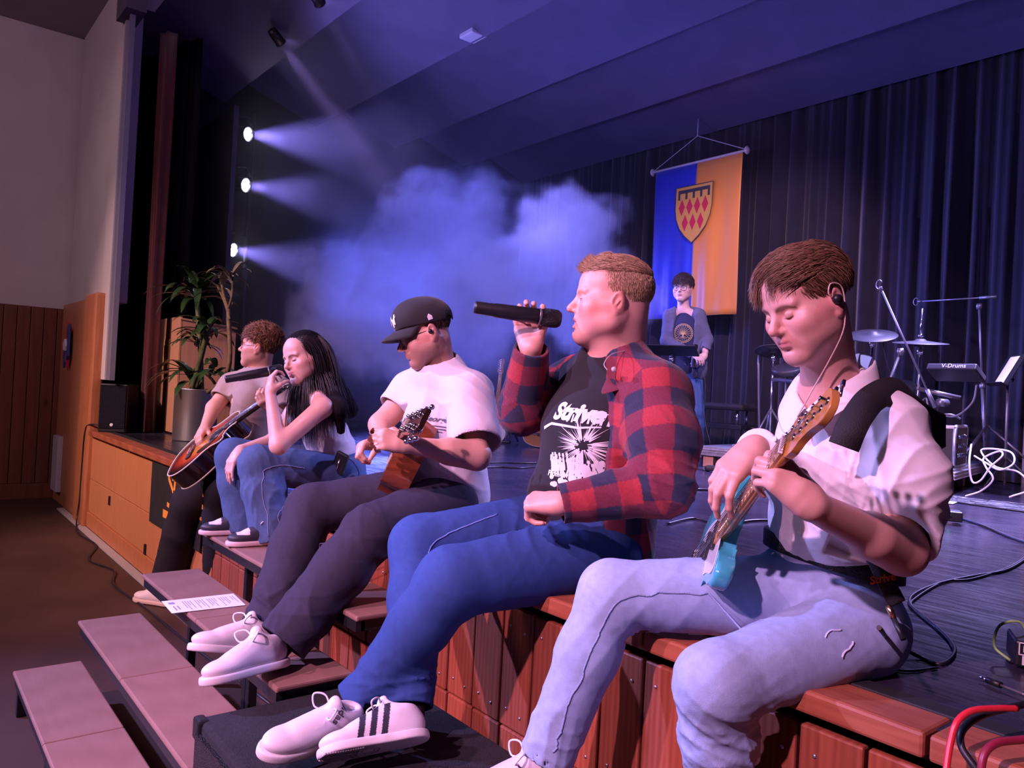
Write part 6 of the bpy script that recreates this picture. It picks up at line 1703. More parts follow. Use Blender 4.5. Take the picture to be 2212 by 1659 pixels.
    leg(g, hipL, kL, aL, (.092, .075, .075, .075)); leg(g, hipR, kR, aR, (.092, .075, .075, .075)); g.cone(pel, pel, .12, .12, .05); g.noise(folds(131, .006, 20, 5))
    for a_, k_ in ((aL, kL), (aR, kR)): cut_plane_end(g, a_, np.array(a_) - np.array(k_), .14)
    g.mesh('jeans', M['denim'], p, (.07, .15, .36), 1)
    for a_ in (aL, aR):
        he = np.array(a_) + (-.02, .06, 0); he[2] = ST + .002; shoe('shoe', he, he + np.array((.12, -.25, 0)), (0, 0, 1), p, lambda q: np.tile(np.array((.70, .66, .72)), (len(q), 1)), hvox=.005)
    microphone('black handheld microphone held low by the person at the back', tuple(np.array(wrL) + (-.06, -.09, -.12)), tuple(np.array(wrL) + (-.07, -.05, .10)))
    MB().tube(spline([(-4.563,5.894,1.742), (-4.502,5.892,1.551), (-4.499,5.9,1.252), (-4.396,5.872,1.006)], 8), .004, 6).build('cable', M['cable'], p, True)
build_standing()

# ================================================================ things in front of the stage
def step(label, y0, z, x0=-3.66, x1=-2.15, d=.245):
    t = thing('stage_step', label, 'step', ((x0 + x1) / 2, y0 + d / 2, 0), group='steps of the portable stairs')
    xm = (x0 + x1) / 2
    for a, b in ((x0, xm - .001), (xm + .001, x1)):
        MB().box(((a + b) / 2, y0 + d / 2, z - .009), (b - a, d, .018), bevel=.006).build('tread_board', M['ply'], t, True)
    f = MB()
    for yy in (y0 + .022, y0 + d - .022): f.box((xm, yy, z - .036), (x1 - x0 - .03, .03, .034))
    for xx in (x0 + .03, xm, x1 - .03): f.box((xx, y0 + d / 2, z - .036), (.03, d - .05, .034))
    f.build('step_frame', M['black_metal'], t, True)
    for xx in (x0 + .045, xm - .02, xm + .02, x1 - .045):
        for yy in ((y0 + d - .03,) if z > .2 else (y0 + d - .03, y0 + .03)):
            MB().box((xx, yy, (z - .05) / 2), (.034, .034, z - .052), bevel=.003).build('leg', M['black_metal'], t, True)
step('lowest plywood step of the portable stairs in front of the stage', .458, .17)
step('second plywood step from the floor, portable stairs', .680, .34)
step('third plywood step, with the printed sheet lying on it', .920, .51)
step('topmost plywood step, carrying the woman\'s shoes', 1.165, .68)
# set list on the third step
t = thing('printed_sheet', 'white printed sheet lying on a plywood step', 'paper', (-3.0, 1.03, .5125))
A, B_, C_, D_ = [Vector(v) for v in ((-3.178,0.875,0.513), (-3.167,1.149,0.513), (-2.985,1.134,0.513), (-3.002,0.866,0.513))]
MB().quad(D_, C_, B_, A).build('sheet', M['paper'], t, True)
mb = MB(); e1 = (B_ - A); e2 = (D_ - A)
PP = lambda u, v: A + e1 * u + e2 * v + Vector((0, 0, .0006))
for i in range(22):
    u = .24 + i * .033; l = [.55, .72, .35, .6, .5, .66, .3][i % 7]
    if i % 5 == 4: continue
    mb.quad(PP(u, .2), PP(u + .012, .2), PP(u + .012, .2 + l), PP(u, .2 + l))
mb.quad(PP(.06, .18), PP(.14, .18), PP(.14, .34), PP(.06, .34)); mb.quad(PP(.08, .5), PP(.10, .5), PP(.10, .85), PP(.08, .85)); mb.quad(PP(.13, .5), PP(.15, .5), PP(.15, .8), PP(.13, .8))
mb.build('printed_lines', mat('grey_ink', (.30, .27, .38), .8), t, True)

# bass loudspeaker the singer rests his shoes on
t = thing('bass_loudspeaker', 'black carpeted bass loudspeaker on the floor under white striped trainers', 'speaker', (-1.80, .995, 0))
MB().box((-1.80, 1.0, .2375), (.70, .60, .475), bevel=.012).build('cabinet', M['carpet_black'], t, True)
g = MB().box((-1.80, .694, .235), (.64, .012, .42))
g.build('front_grille', mat('black_grille', (.02, .02, .024), .4, .6, bump=1, bscale=260), t, True)
for x in (-2.13, -1.47):
    MB().box((x, .705, .45), (.05, .03, .06), bevel=.008).build('corner_guard', M['black_plastic'], t, True)

# ================================================================ left side of the stage
t = thing('loudspeaker', 'small black loudspeaker standing on the left end of the stage', 'speaker', (-7.50, 1.62, ST), radians(-26))
MB().box((0, 0, .212), (.40, .22, .415), bevel=.012).build('cabinet', M['black_plastic'], t)
MB().box((.203, 0, .225), (.010, .20, .37), bevel=.003).build('front_grille', mat('dark_wire_grille', (.02, .02, .03), .4, .6, bump=1, bscale=300), t)
MB().lathe([(.0, .002), (.014, .002), (.014, 0)], (.209, 0, .07), (1, 0, 0), 20).lathe([(.010, .004), (.004, .004)], (.209, 0, .07), (1, 0, 0), 16).build('badge', M['white_print'], t)
for s in (-1, 1): MB().box((0, s * .09, .004), (.3, .02, .008)).build('foot', M['black_rubber'], t)

t = thing('lectern', 'pinkish wooden lectern with a small coat of arms behind the plant', 'lectern', (-7.48, 2.22, ST))
x0, x1, y0, y1 = -7.86, -7.14, 2.0, 2.48
MB().box(((x0 + x1) / 2, y0, 1.375), (x1 - x0, .02, 1.02), bevel=.004).build('front_panel', M['lectern_wood'], t, True)
MB().prism([(y0 + .012, .86), (y1, .86), (y1, 1.78), (y1 - .06, 1.83), (y0 + .012, 1.87)], (x1 - .02, 0, 0), (0, 1, 0), (0, 0, 1), .02).build('side_panel', M['lectern_wood'], t, True)
MB().prism([(y0 + .012, .86), (y1, .86), (y1, 1.78), (y1 - .06, 1.83), (y0 + .012, 1.87)], (x0, 0, 0), (0, 1, 0), (0, 0, 1), .02).build('side_panel', M['lectern_wood'], t, True)
MB().box(((x0 + x1) / 2, 2.24, 1.845), (x1 - x0 + .02, .50, .018), Matrix.Rotation(radians(-5), 3, 'X'), bevel=.003).build('top', M['lectern_wood'], t, True)
def crest(parent, ox, y, z, w, ux=(1, 0, 0)):
    """gold shield, black label of four points, seven red lozenges in rows of four and three"""
    M.setdefault('gold', mat('gold_yellow', (.80, .45, .07), .7)); M.setdefault('crest_red', mat('crest_red', (.70, .02, .06), .7))
    h = w * 1.28; X = Vector(ux).normalized(); n = X.cross(Vector((0, 0, 1)))
    def sh(s, off, m, nm):
        pts = [(-.5, .5), (.5, .5), (.5, .05), (.46, -.16), (.36, -.36), (.2, -.53), (0, -.68), (-.2, -.53), (-.36, -.36), (-.46, -.16), (-.5, .05)]
        mb = MB(); mb._face([mb.bm.verts.new(Vector((ox, y, z)) + X * (a * s * w) + Vector((0, 0, b * s * w * 1.08)) + n * off) for a, b in pts]); return mb.build(nm, m, parent, True)
    k = w * .02 if w < .2 else .002
    k = .0012
    sh(1.04, k, M['ink'], 'shield_outline'); sh(1.0, 2 * k, M['gold'], 'shield_field')
    mb = MB()
    q = lambda a, b, c, d: mb.quad(*[Vector((ox, y, z)) + X * (u * w) + Vector((0, 0, v * w)) + n * 3 * k for u, v in ((a, b), (c, b), (c, d), (a, d))])
    q(-.44, .40, .44, .48)
    for i in range(5): q(-.44 + i * .205, .26, -.38 + i * .205, .40)
    mb.build('shield_label', M['ink'], parent, True)
    for r_, cnt, zz in ((0, 4, .08), (1, 3, -.28)):
        for i in range(cnt):
            cx = (i - (cnt - 1) / 2) * .215; mb = MB()
            mb.quad(*[Vector((ox, y, z)) + X * ((cx + u) * w) + Vector((0, 0, (zz + v) * w)) + n * 3 * k for u, v in ((0, -.19), (.088, 0), (0, .19), (-.088, 0))])
            mb.build('lozenge', M['crest_red'], parent, True)
MB().box((-7.50, 1.986, 1.555), (.17, .006, .27)).build('coat_of_arms_plate', mat('plate_yellow', (.75, .50, .16), .5), t, True)
crest(t, -7.50, 1.982, 1.565, .13)

# plant in a steel pot
def leaf(mb, base, d, L, w, droop, fold=.25):
    d = Vector(d).normalized(); side = d.cross(Vector((0, 0, 1)))
    if side.length < .1: side = Vector((1, 0, 0))
    side.normalize(); p = Vector(base); rings = []; n = 8
    for i in range(n + 1):
        t = i / n; ww = w * (sin(pi * min(1, (t * .92 + .08))) ** .6) * (1 - t * .25) * (.5 if i == n else 1) if i < n else .0008
        up = side.cross(d).normalized()
        rings.append([mb.bm.verts.new(p + side * ww + up * ww * fold), mb.bm.verts.new(p), mb.bm.verts.new(p - side * ww + up * ww * fold)])
        p = p + d * L / n; d = (d + Vector((0, 0, -droop / n * (0.4 + 1.6 * t)))).normalized()
    for a, b in zip(rings, rings[1:]):
        for k in (0, 1): mb._face([a[k], a[k + 1], b[k + 1], b[k]], 0, True)
M['leaf'] = mat('glossy_green_leaf', (.035, .085, .030), .32, noise=.45, nscale=14, coat=.3)
M['leaf_pale'] = mat('pale_striped_leaf', (.34, .30, .22), .4, noise=.4, nscale=20)
M['cane'] = mat('plant_cane', (.20, .13, .07), .7, noise=.4, nscale=30)
M['cane_green'] = mat('green_plant_cane', (.10, .12, .045), .6, noise=.4, nscale=30)
t = thing('potted_dracaena', 'tall leafy green plant in round steel pot beside the lectern', 'plant', (-6.62, 2.0, ST))
pc = Vector((-6.60, 2.0, ST))
MB().lathe([(0, .002), (.165, .002), (.168, .01), (.168, .415), (.172, .42), (.160, .42), (.158, .37), (0, .37)], pc, (0, 0, 1), 48).build('pot', M['steel'], t, True)
MB().lathe([(0, .378), (.157, .372)], pc, (0, 0, 1), 32).build('soil', mat('dark_soil', (.03, .02, .015), 1), t, True)
rg = random.Random(8)
canes = [((-.02, .0), (-6.534,2,1.668), 'cane_green'), ((.04, .03), (-6.747,2,2.039), 'cane_green'), ((.0, -.05), (-6.318,1.98,1.791), 'cane_green')]
for (dx, dy), top, m in canes:
    b = pc + Vector((dx, dy, .37)); tp = Vector(top)
    MB().tube(spline([b, b.lerp(tp, .5) + Vector((.02, 0, 0)), tp], 6), [.020] * 12 + [.016], 10).build('cane', M[m], t, True)
def rosette(c, n, L, w, lift, seed, m='leaf', spread=1.0, az=None):
    r_ = random.Random(seed); c = Vector(c)
    for i in range(n):
        a = r_.uniform(0, 2 * pi) if az is None else az + r_.gauss(0, .9); e = lift + r_.uniform(-.35, .55); mb = MB()
        leaf(mb, c + Vector((0, 0, r_.uniform(-.06, .05))), (cos(a) * cos(e) * spread, sin(a) * cos(e) * spread, sin(e)), L * r_.uniform(.7, 1.15), w * 1.55 * r_.uniform(.8, 1.2), r_.uniform(1.0, 2.2))
        mb.build('leaf', M[m], t, True)
rosette((-6.753,2,2.07), 34, .40, .021, .35, 1); rosette((-6.44,2,1.73), 24, .30, .019, .35, 2); rosette((-6.692,2,1.671), 14, .26, .018, .2, 7)
rosette((-6.681,1.98,1.375), 14, .38, .020, .25, 3); rosette((-6.173,2,1.429), 10, .28, .019, .3, 4)
w_ = [pc + Vector((.06, .04, .37)), Vector((-5.998,2.04,1.434)), Vector((-6.076,2.04,1.904))]
cn = MB().tube(spline(w_, 6), [.017] * 12 + [.014], 10); f1, f2 = Vector((-6.261,2.04,2.117)), Vector((-6.071,2.06,2.149))
cn.tube(spline([w_[2], w_[2].lerp(f1, .5) + Vector((-.02, 0, 0)), f1], 5), .011, 8); cn.tube(spline([w_[2], w_[2].lerp(f2, .4) + Vector((.04, 0, 0)), f2], 5), .010, 8); cn.tube(spline([Vector((-6.021,2.04,1.823)), Vector((-6.183,2.04,1.974)), Vector((-6.357,2.04,2.102))], 5), .009, 8)
cn.build('cane', M['cane'], t, True)
rosette(f1, 13, .26, .011, .3, 5, 'leaf_pale'); rosette(f2, 13, .26, .011, .45, 6, 'leaf_pale')

# things on the front wall, left of the stage
t = tag(MB().box((-9.15, 1.425, .40), (.30, .05, .56), bevel=.006).build('wall_vent', mat('white_vent_cover', (.55, .50, .50), .6)), 'white flat cover low on the wooden wall beside the stage', 'vent cover')
t = thing('wall_figure', 'small blue, red and white figure hung on the wooden wall', 'decoration', (-8.88, 1.43, 1.60))
cols = [mat('figure_red', (.55, .04, .06), .5), mat('figure_blue', (.05, .07, .25), .5), mat('figure_white', (.75, .72, .75), .5)]
for k, pts, nm in ((0, [(-.05, .23), (.02, .12), (.05, -.02), (-.02, .05), (-.09, .0)], 'upper_panel'), (1, [(.02, .12), (.07, .20), (.09, -.12), (.05, -.16), (.05, -.02)], 'side_panel'), (2, [(-.09, .0), (-.02, .05), (.05, -.02), (.03, -.07), (-.05, -.06)], 'middle_panel'), (0, [(-.05, -.06), (.03, -.07), (.05, -.16), (.02, -.24), (-.04, -.18)], 'lower_panel'), (1, [(-.10, -.02), (-.05, -.06), (-.04, -.18), (-.07, -.24), (-.11, -.12)], 'edge_panel')):
    MB().prism(pts, (-8.88, 1.442 - .03 - .012 * k, 1.62), (1.15, 0, 0), (0, 0, 1.0), -.02).build(nm, cols[k], t, True)
MB().box((-8.89, 1.440, 1.62), (.10, .012, .20)).build('back_plate', cols[1], t, True)
t = tag(MB().box((-7.86, 1.415, 1.63), (.06, .012, .06), bevel=.004).build('wall_socket', M['white_plastic']), 'small pale socket on the orange wooden post', 'socket')
c = MB().tube(spline([(-7.50, 1.52, .90), (-7.62, 1.42, .90), (-7.70, 1.40, .82), (-7.74, 1.40, .55), (-7.76, 1.40, .25), (-7.72, 1.38, .03), (-7.3, 1.33, .008), (-6.8, 1.36, .008), (-6.3, 1.22, .008), (-5.9, 1.30, .008), (-5.5, 1.22, .008), (-4.9, 1.26, .008), (-4.3, 1.28, .008), (-3.2, 1.35, .008)], 10), .007, 8)
tag(c.build('power_cable', M['cable']), 'black cable hanging from the small loudspeaker and along the stage foot', 'cable')
for i, (x, z) in enumerate(((-6.83, .30), (-5.70, .13))):
    tag(MB().box((x, 1.444, z + .05), (.03, .012, .07), bevel=.002).build('panel_handle', M['black_metal']), ('small black catch on the veneer nearer the corner', 'small black catch on the veneer nearer the banner')[i], 'catch', 'catches of the stage front panels')
# black banner on the stage front
t = thing('stage_banner', 'black banner with orange and red lettering hung on the stage front', 'banner', (-4.9, 1.43, .5))
MB().box((-5.06, 1.437, .61), (1.08, .006, .44)).build('banner_cloth', M['black_cloth'], t, True)
org = mat('banner_orange', (.85, .32, .05), .7); red_ = mat('banner_red', (.75, .03, .05), .7)
def on_banner(polys, m, nm):
    mb = MB()
    for pl in polys: mb._face([mb.bm.verts.new((-5.04 + u, 1.4325, .665 + v * .85)) for u, v in pl])
    return mb.build(nm, m, t, True)
on_banner(stroke(spline([(-.02, .10), (-.10, .14), (-.15, .08), (-.08, .02), (-.02, -.04), (-.07, -.12), (-.16, -.12)], 5), .035) , org, 'letter_s')
on_banner(stroke([(.0, .20), (-.04, -.16)], .035) + stroke([(-.08, .08), (.07, .10)], .03), org, 'letter_t')
on_banner(stroke([(.12, .16), (.08, -.12)], .045), red_, 'letter_r')
on_banner(stroke([(.16, .10), (.24, .10), (.20, .02), (.28, -.12)], .03), org, 'letter_i')
on_banner(stroke([(.34, .08), (.38, -.12), (.44, .08)], .03), org, 'letter_v')
on_banner(stroke([(.56, .06), (.48, .06), (.46, -.10), (.56, -.10)], .03) + stroke([(.47, -.02), (.54, -.02)], .03), org, 'letter_e')
on_banner(stroke([(-.24, -.20), (-.12, -.20)], .06), org, 'underline')

# ================================================================ lights on the stage
def par(label, loc, aim, power, col, size=.10):
    loc = Vector(loc); d = (Vector(aim) - loc).normalized()
    t = thing('stage_spotlight', label, 'spotlight', tuple(loc), group='LED spotlights on the side pole')
    MB().lathe([(0, -.20), (.06, -.19), (.075, -.15), (.078, -.02), (.085, 0), (.085, .012), (.074, .012), (.072, -.01), (0, -.012)], loc, d, 24).build('housing', M['black_metal'], t, True)
    R3 = d.to_track_quat('Z', 'Y').to_matrix()
    em = M.setdefault('led', mat('led_lens', (1, 1, 1), .3, emit=(.80, .78, 1.0), estr=55))
    for k in range(7):
        a = 2 * pi * k / 6; rr = 0 if k == 6 else .046
        p = loc + R3 @ Vector((cos(a) * rr, sin(a) * rr, .006))
        MB().lathe([(0, .012), (.010, .010), (.0165, .002), (.0165, 0)], p, d, 14).build('lens', em, t, True)
    MB().tube(spline([loc + R3 @ Vector((-.09, 0, -.08)), loc + R3 @ Vector((-.10, 0, -.08)) + Vector((0, 0, .13)), loc + Vector((0, 0, .18)), loc + R3 @ Vector((.10, 0, -.08)) + Vector((0, 0, .13)), loc + R3 @ Vector((.09, 0, -.08))], 5), .008, 6).build('yoke', M['black_metal'], t, True)
    o = lamp('spot_beam', 'SPOT', tuple(loc + d * .03), tuple(aim), col, power, .04, 34, .6); o.parent = t; o.matrix_parent_inverse = Matrix.Translation(loc).inverted()
    return t
sp = [(-8.34,2.9,3.972), (-8.323,2.9,3.424), (-8.597,2.9,2.762)]
tops = ['topmost and brightest of the three LED spotlights at the stage side', 'middle one of the three LED spotlights at the stage side', 'lowest of the three LED spotlights, just above the plant']
for i, s in enumerate(sp):
    s = Vector(s); par(tops[i], s, s + Vector((.86, .50, -.16)) * 4, (1300, 650, 650)[i], (.30, .24, 1.0))
t = thing('lighting_pole', 'black upright pole carrying three LED spotlights', 'stand', (-8.62, 3.05, ST))
MB().tube([(-8.62, 3.05, ST), (-8.62, 3.05, 4.3)], .025, 12).build('pole', M['black_metal'], t, True)
for s in sp: MB().tube([(-8.62, 3.05, s[2] + .17), (s[0], s[1], s[2] + .18)], .015, 8).build('bracket', M['black_metal'], t, True)
MB().lathe([(0, 0), (.28, 0), (.28, .015), (.03, .025), (.03, .05)], (-8.62, 3.05, ST), (0, 0, 1), 28).build('base', M['black_metal'], t, True)
# fixtures in the ceiling gap
def ceiling_spot(label, loc, aim, power, col, ang):
    loc = Vector(loc); d = (Vector(aim) - loc).normalized()
    t = thing('ceiling_spotlight', label, 'spotlight', tuple(loc))
    MB().lathe([(0, -.14), (.035, -.135), (.045, -.10), (.045, 0), (.05, .0), (.05, .012), (.042, .012), (.040, -.006), (0, -.008)], loc, d, 24).build('housing', M['black_metal'], t, True)
    MB().lathe([(0, .004), (.025, .003), (.038, 0)], loc, d, 20).build('lens', mat('ceiling_lens', (1, 1, 1), .3, emit=(.55, .42, 1), estr=12), t, True)
    MB().tube([loc - d * .1, loc + Vector((0, 0, .42))], .012, 8).build('hanger', M['black_metal'], t, True)
    o = lamp('spot_beam', 'SPOT', tuple(loc + d * .03), tuple(aim), col, power, .05, ang, .5); o.parent = t; o.matrix_parent_inverse = Matrix.Translation(loc).inverted()
ceiling_spot('black ceiling spotlight at upper left throwing a violet beam', (-6.969,2.674,4.45), (-7.306,3.6,3.868), 1500, (.50, .32, 1.0), 13)
ceiling_spot('black ceiling spotlight near the top edge, left of centre', (-6.026,2.616,4.46), (-6.657,3.6,3.993), 700, (.45, .30, 1.0), 16)
tag(MB().box((-5.668,3.897,4.5), (.20, .16, .05), bevel=.01).build('ceiling_sensor', M['white_plastic']), 'small white box fixed to a sloping ceiling board', 'fixture')

# ================================================================ the hanging flag
t = thing('hanging_flag', 'blue and orange hanging banner with coat of arms in front of the curtain', 'flag', (-5.62, 7.0, 2.3))
def cloth(name, x0, x1, m):
    V = []; F = []; n = 22; k = 24
    for j in range(k + 1):
        z = 2.33 + (4.06 - 2.33) * j / k
        for i in range(n + 1):
            x = x0 + (x1 - x0) * i / n; u = (x + 5.62) / .6; f = (1 - j / k) ** .8
            V.append((x, 7.0 + .022 * f * sin(u * 7 + j * .16 + 1) + .012 * f * sin(u * 15 - j * .1), z + .008 * u * f))
    for j in range(k):
        for i in range(n): F.append((j * (n + 1) + i, j * (n + 1) + i + 1, (j + 1) * (n + 1) + i + 1, (j + 1) * (n + 1) + i))
    me = bpy.data.meshes.new(name); me.from_pydata(V, [], F); me.polygons.foreach_set('use_smooth', [True] * len(F)); me.materials.append(m)
    o = link_mesh(name, me, None, t, True); s_ = o.modifiers.new('t', 'SOLIDIFY'); s_.thickness = .002
cloth('blue_half', -6.22, -5.62, mat('blue_satin', (.010, .035, .62), .45, sheen=.3)); cloth('orange_half', -5.62, -5.02, mat('orange_satin', (.95, .36, .05), .45, sheen=.3))
crest(t, -5.62, 6.972, 3.53, .50)
MB().tube([(-6.26, 7.0, 4.07), (-4.98, 7.0, 4.07)], .014, 10).build('rod', M['white_plastic'], t, True)
for x in (-6.27, -4.97): MB().lathe([(0, -.02), (.035, -.012), (.045, 0), (.035, .012), (0, .02)], (x, 7.0, 4.07), (1, 0, 0), 20).build('rod_end', M['white_plastic'], t, True)
MB().tube([(-6.26, 7.0, 4.08), (-5.62, 6.98, 4.36), (-4.98, 7.0, 4.08)], .005, 6).tube([(-5.62, 6.98, 4.36), (-5.62, 6.98, 4.575)], .005, 6).build('cord', M['white_cable'], t, True)

# ================================================================ gear at the back
def stand_legs(t, c, r, h, name='leg', m='black_metal', n=3, a0=.3, rr=.010):
    for k in range(n):
        a = a0 + 2 * pi * k / n; e = Vector(c) + Vector((cos(a) * r, sin(a) * r, .012))
        o = MB().tube([Vector(c) + Vector((0, 0, h)), e], rr, 8).build(name, M[m], t, True)
        MB().lathe([(0, -.014), (.015, -.01), (.017, 0), (.015, .012), (0, .016)], e, (cos(a), sin(a), 0), 10).build('rubber_foot', M['black_rubber'], o, True)
def boom_stand(label, foot, top, tip, tail, m='grey_metal', h=.34, base=.36, clip=True):
    t = thing('microphone_stand', label, 'microphone stand', tuple(foot), group='microphone stands')
    foot, top, tip, tail = map(Vector, (foot, top, tip, tail))
    stand_legs(t, foot, base, h, m=m); MB().tube([foot + Vector((0, 0, .08)), foot.lerp(top, .5)], .013, 12).tube([foot.lerp(top, .5), top], .009, 12).build('pole', M[m], t, True)
    MB().lathe([(0, -.02), (.02, -.015), (.022, 0), (.02, .02), (0, .03)], foot.lerp(top, .5), top - foot, 14).build('clutch', M[m], t, True)
    MB().tube([tip, tail], .0065, 10).tube([tail, tail + (tip - tail).normalized() * .13], .013, 12).build('boom_arm', M[m], t, True)
    MB().lathe([(0, -.022), (.024, -.018), (.026, .018), (0, .022)], top, (1, .4, 0), 16).build('boom_joint', M[m], t, True)
    if clip:
        d = (tip - tail).normalized(); o = MB().tube([tip, tip + d * .03], .010, 10)
        o.tube([tip + d * .045 + Vector((cos(a) * .020, 0, sin(a) * .032)) for a in np.linspace(.4, 5.9, 12)], .004, 6); o.build('microphone_clip', M[m], t, True)
    return t
boom_stand('tall straight microphone stand with level boom behind the drums', (-2.498,6.9,0.986), (-2.601,6.9,2.284), (-3.059,6.9,2.35), (-2.472,6.9,2.355))
boom_stand('microphone stand with long tilted boom, behind the white-shirted man\'s shoulder', (-2.72, 5.2, ST), (-2.469,5.3,1.797), (-2.566,5.2,2.202), (-2.314,5.5,1.438))

# drum riser
rz = radians(12); RX = Vector((cos(rz), sin(rz), 0)); RY = Vector((-sin(rz), cos(rz), 0)); RO = Vector((-2.28, 5.74, ST))
Rm = Matrix((RX, RY, (0, 0, 1))).transposed()
t = thing('drum_riser', 'low silver platform on wooden blocks under the drum gear', 'platform', tuple(RO))
L_, W_ = 1.90, 1.45
MB().box(RO + RX * -L_ / 2 + RY * W_ / 2 + Vector((0, 0, .158)), (L_, W_, .022), Rm, bevel=.003).build('deck', M['alu'], t, True)
for (c, s) in ((RX * -L_ / 2, (L_, .03)), (RX * -L_ / 2 + RY * W_, (L_, .03)), (RY * W_ / 2, (.03, W_)), (RX * -L_ + RY * W_ / 2, (.03, W_))):
    mb = MB().box(RO + c + Vector((0, 0, .122)), (s[0], s[1], .05), Rm, bevel=.002)
    for z in (.10, .125, .146): mb.box(RO + c + Vector((0, 0, z)), (s[0] + .01, s[1] + .01, .008), Rm, bevel=.002)
    mb.build('side_rail', M['alu'], t, True)
for a, b in ((-.10, .06), (-1.02, .06), (-1.80, .06), (-.10, .8), (-1.80, .8), (-.10, 1.35), (-1.8, 1.35)):
    MB().box(RO + RX * a + RY * b + Vector((0, 0, .048)), (.09, .09, .094), Rm, bevel=.003).build('wooden_block', M['block_wood'], t, True)
RT = ST + .170
def on_riser(a, b, z=0): return RO + RX * a + RY * b + Vector((0, 0, .170 + z))
# rack case on the riser
t = thing('rack_case', 'black flight case with silver edges and jacks on the platform', 'case', tuple(on_riser(-.24, .34)))
cc = on_riser(-.24, .34, .15); cs = (.46, .44, .28)
MB().box(cc, cs, Rm, bevel=.006).build('case_body', M['black_plastic'], t, True)
for sx in (-1, 1):
    x = cc + RX * sx * .222
    pts = [x + RY * (u * .215) + Vector((0, 0, v * .142)) for u, v in ((-1, -.86), (-1, .86), (-.9, 1), (.9, 1), (1, .86), (1, -.86), (.9, -1), (-.9, -1))]
    MB().tube(pts, .014, 8, closed=True).build('edge_frame', M['alu'], t, True)
    MB().tube(spline([x + RX * sx * .01 + RY * -.05 + Vector((0, 0, .02)), x + RX * sx * .04 + Vector((0, 0, .0)), x + RX * sx * .01 + RY * .05 + Vector((0, 0, .02))], 5), .006, 6).build('handle', M['chrome'], t, True)
for (u, v) in ((-1, 1), (1, 1), (-1, -1), (1, -1)):
    MB().box(cc + RY * u * .212 + Vector((0, 0, v * .135)), (.44, .02, .02), Rm, bevel=.003).build('edge_strip', M['alu'], t, True)
rs = random.Random(3)
for i in range(12):
    p = cc + RX * .236 + RY * (-.14 + (i % 4) * .075) + Vector((0, 0, .07 - (i // 4) * .065))
    MB().lathe([(0, .022), (.010, .020), (.012, 0)], p, RX, 12).lathe([(.018, .0), (.018, .004), (.012, .005)], p, RX, 12).build('socket', M['chrome'], t, True)
tag(MB().box(cc + Vector((0, 0, .153)) + RX * .02, (.16, .10, .018), Rm, bevel=.004).build('small_receiver', M['white_plastic']), 'small flat white device on top of the flight case', 'device')

# electronic drum kit
t = thing('electronic_drum_kit', 'electronic drum kit with black cymbal pads and silver posts on the platform', 'drum kit', tuple(on_riser(-1.0, .8)))
def cym(c, r, tilt, m='cymbal_rubber', nm='cymbal_pad'):
    MB().lathe([(0, .030), (.03, .028), (.045, .014), (r * .55, .006), (r * .97, -.004), (r, -.008), (r * .98, -.012), (.05, .0), (.05, -.03), (0, -.032)], c, tilt, 40).build(nm, M[m], t, True)
M['cymbal_rubber'] = mat('dark_rubber_pad', (.035, .033, .045), .45)
c1, c2, c3 = Vector((-3.117,6.2,2.004)), Vector((-2.74,6.2,1.936)), Vector((-4.008,6.2,1.882))
cym(c1, .19, (.15, -.35, 1)); cym(c2, .20, (.06, -.10, 1)); cym(c3, .17, (-.2, .25, 1))
for c, nm in ((c1, 0), (c2, 1), (c3, 2)):
    b = Vector((c.x, c.y, RT)); MB().tube([b + Vector((0, 0, .02)), c], .012, 12).build('post', M['chrome'], t, True)
    MB().lathe([(0, -.03), (.022, -.02), (.024, .01), (.012, .03)], c - Vector((0, 0, .07)), (0, 0, 1), 14).build('post_clamp', M['chrome'], t, True)
MB().tube([c2, c2 + Vector((.0, 0, .26))], .008, 10).build('hi_hat_rod', M['chrome'], t, True)
MB().lathe([(0, -.01), (.02, -.008), (.02, .012), (0, .02)], c2 + Vector((0, 0, .05)), (0, 0, 1), 12).build('hi_hat_clutch', M['chrome'], t, True)
rail = [Vector((c3.x, c3.y, 1.62)), Vector((c1.x, c1.y, 1.58)), Vector((c2.x, c2.y, 1.58)), Vector((-2.471,6.3,1.522))]
for a, b in zip(rail, rail[1:]): MB().tube([a, b], .018, 12).build('rack_rail', M['grey_metal'], t, True)
MB().tube([Vector((-4.159,6.2,1.87)), Vector((-4.159,6.2,1.87)) * .999 + Vector((0, 0, -.12)), Vector((c3.x - .1, c3.y, RT))], .012, 10).tube([Vector((c3.x + .14, c3.y, 1.75)), Vector((c3.x + .14, c3.y, RT))], .012, 10).build('rack_post', M['grey_metal'], t, True)
for p, r in (((-2.863,6.1,1.578), .14), ((-3.806,6.1,1.701), .13)):
    MB().lathe([(0, .03), (r * .9, .03), (r, .022), (r, -.02), (r * .8, -.035), (0, -.035)], p, (.1, -.35, 1), 36).build('drum_pad', M['cymbal_rubber'], t, True)
md = Vector((-2.433,6.1,1.703))
R2 = Matrix.Rotation(radians(-25), 3, 'X')
o = MB().box(md, (.34, .20, .05), R2, bevel=.01).build('drum_module', M['cymbal_rubber'], t, True)
text_on('V-Drums', .045, md + R2 @ Vector((.02, -.103, -.0)), R2 @ Vector((1, 0, 0)), R2 @ Vector((0, 0, 1)), M['white_print'], o, 'module_lettering', .003)
MB().box(md + R2 @ Vector((.03, .0, .035)), (.06, .05, .02), R2, bevel=.003).build('module_button', M['white_plastic'], o, True)
MB().lathe([(0, -.05), (.03, -.04), (.03, .05), (0, .06)], (-2.56,6.2,1.48), (.2, 1, 0), 16).build('clamp', M['grey_metal'], t, True)
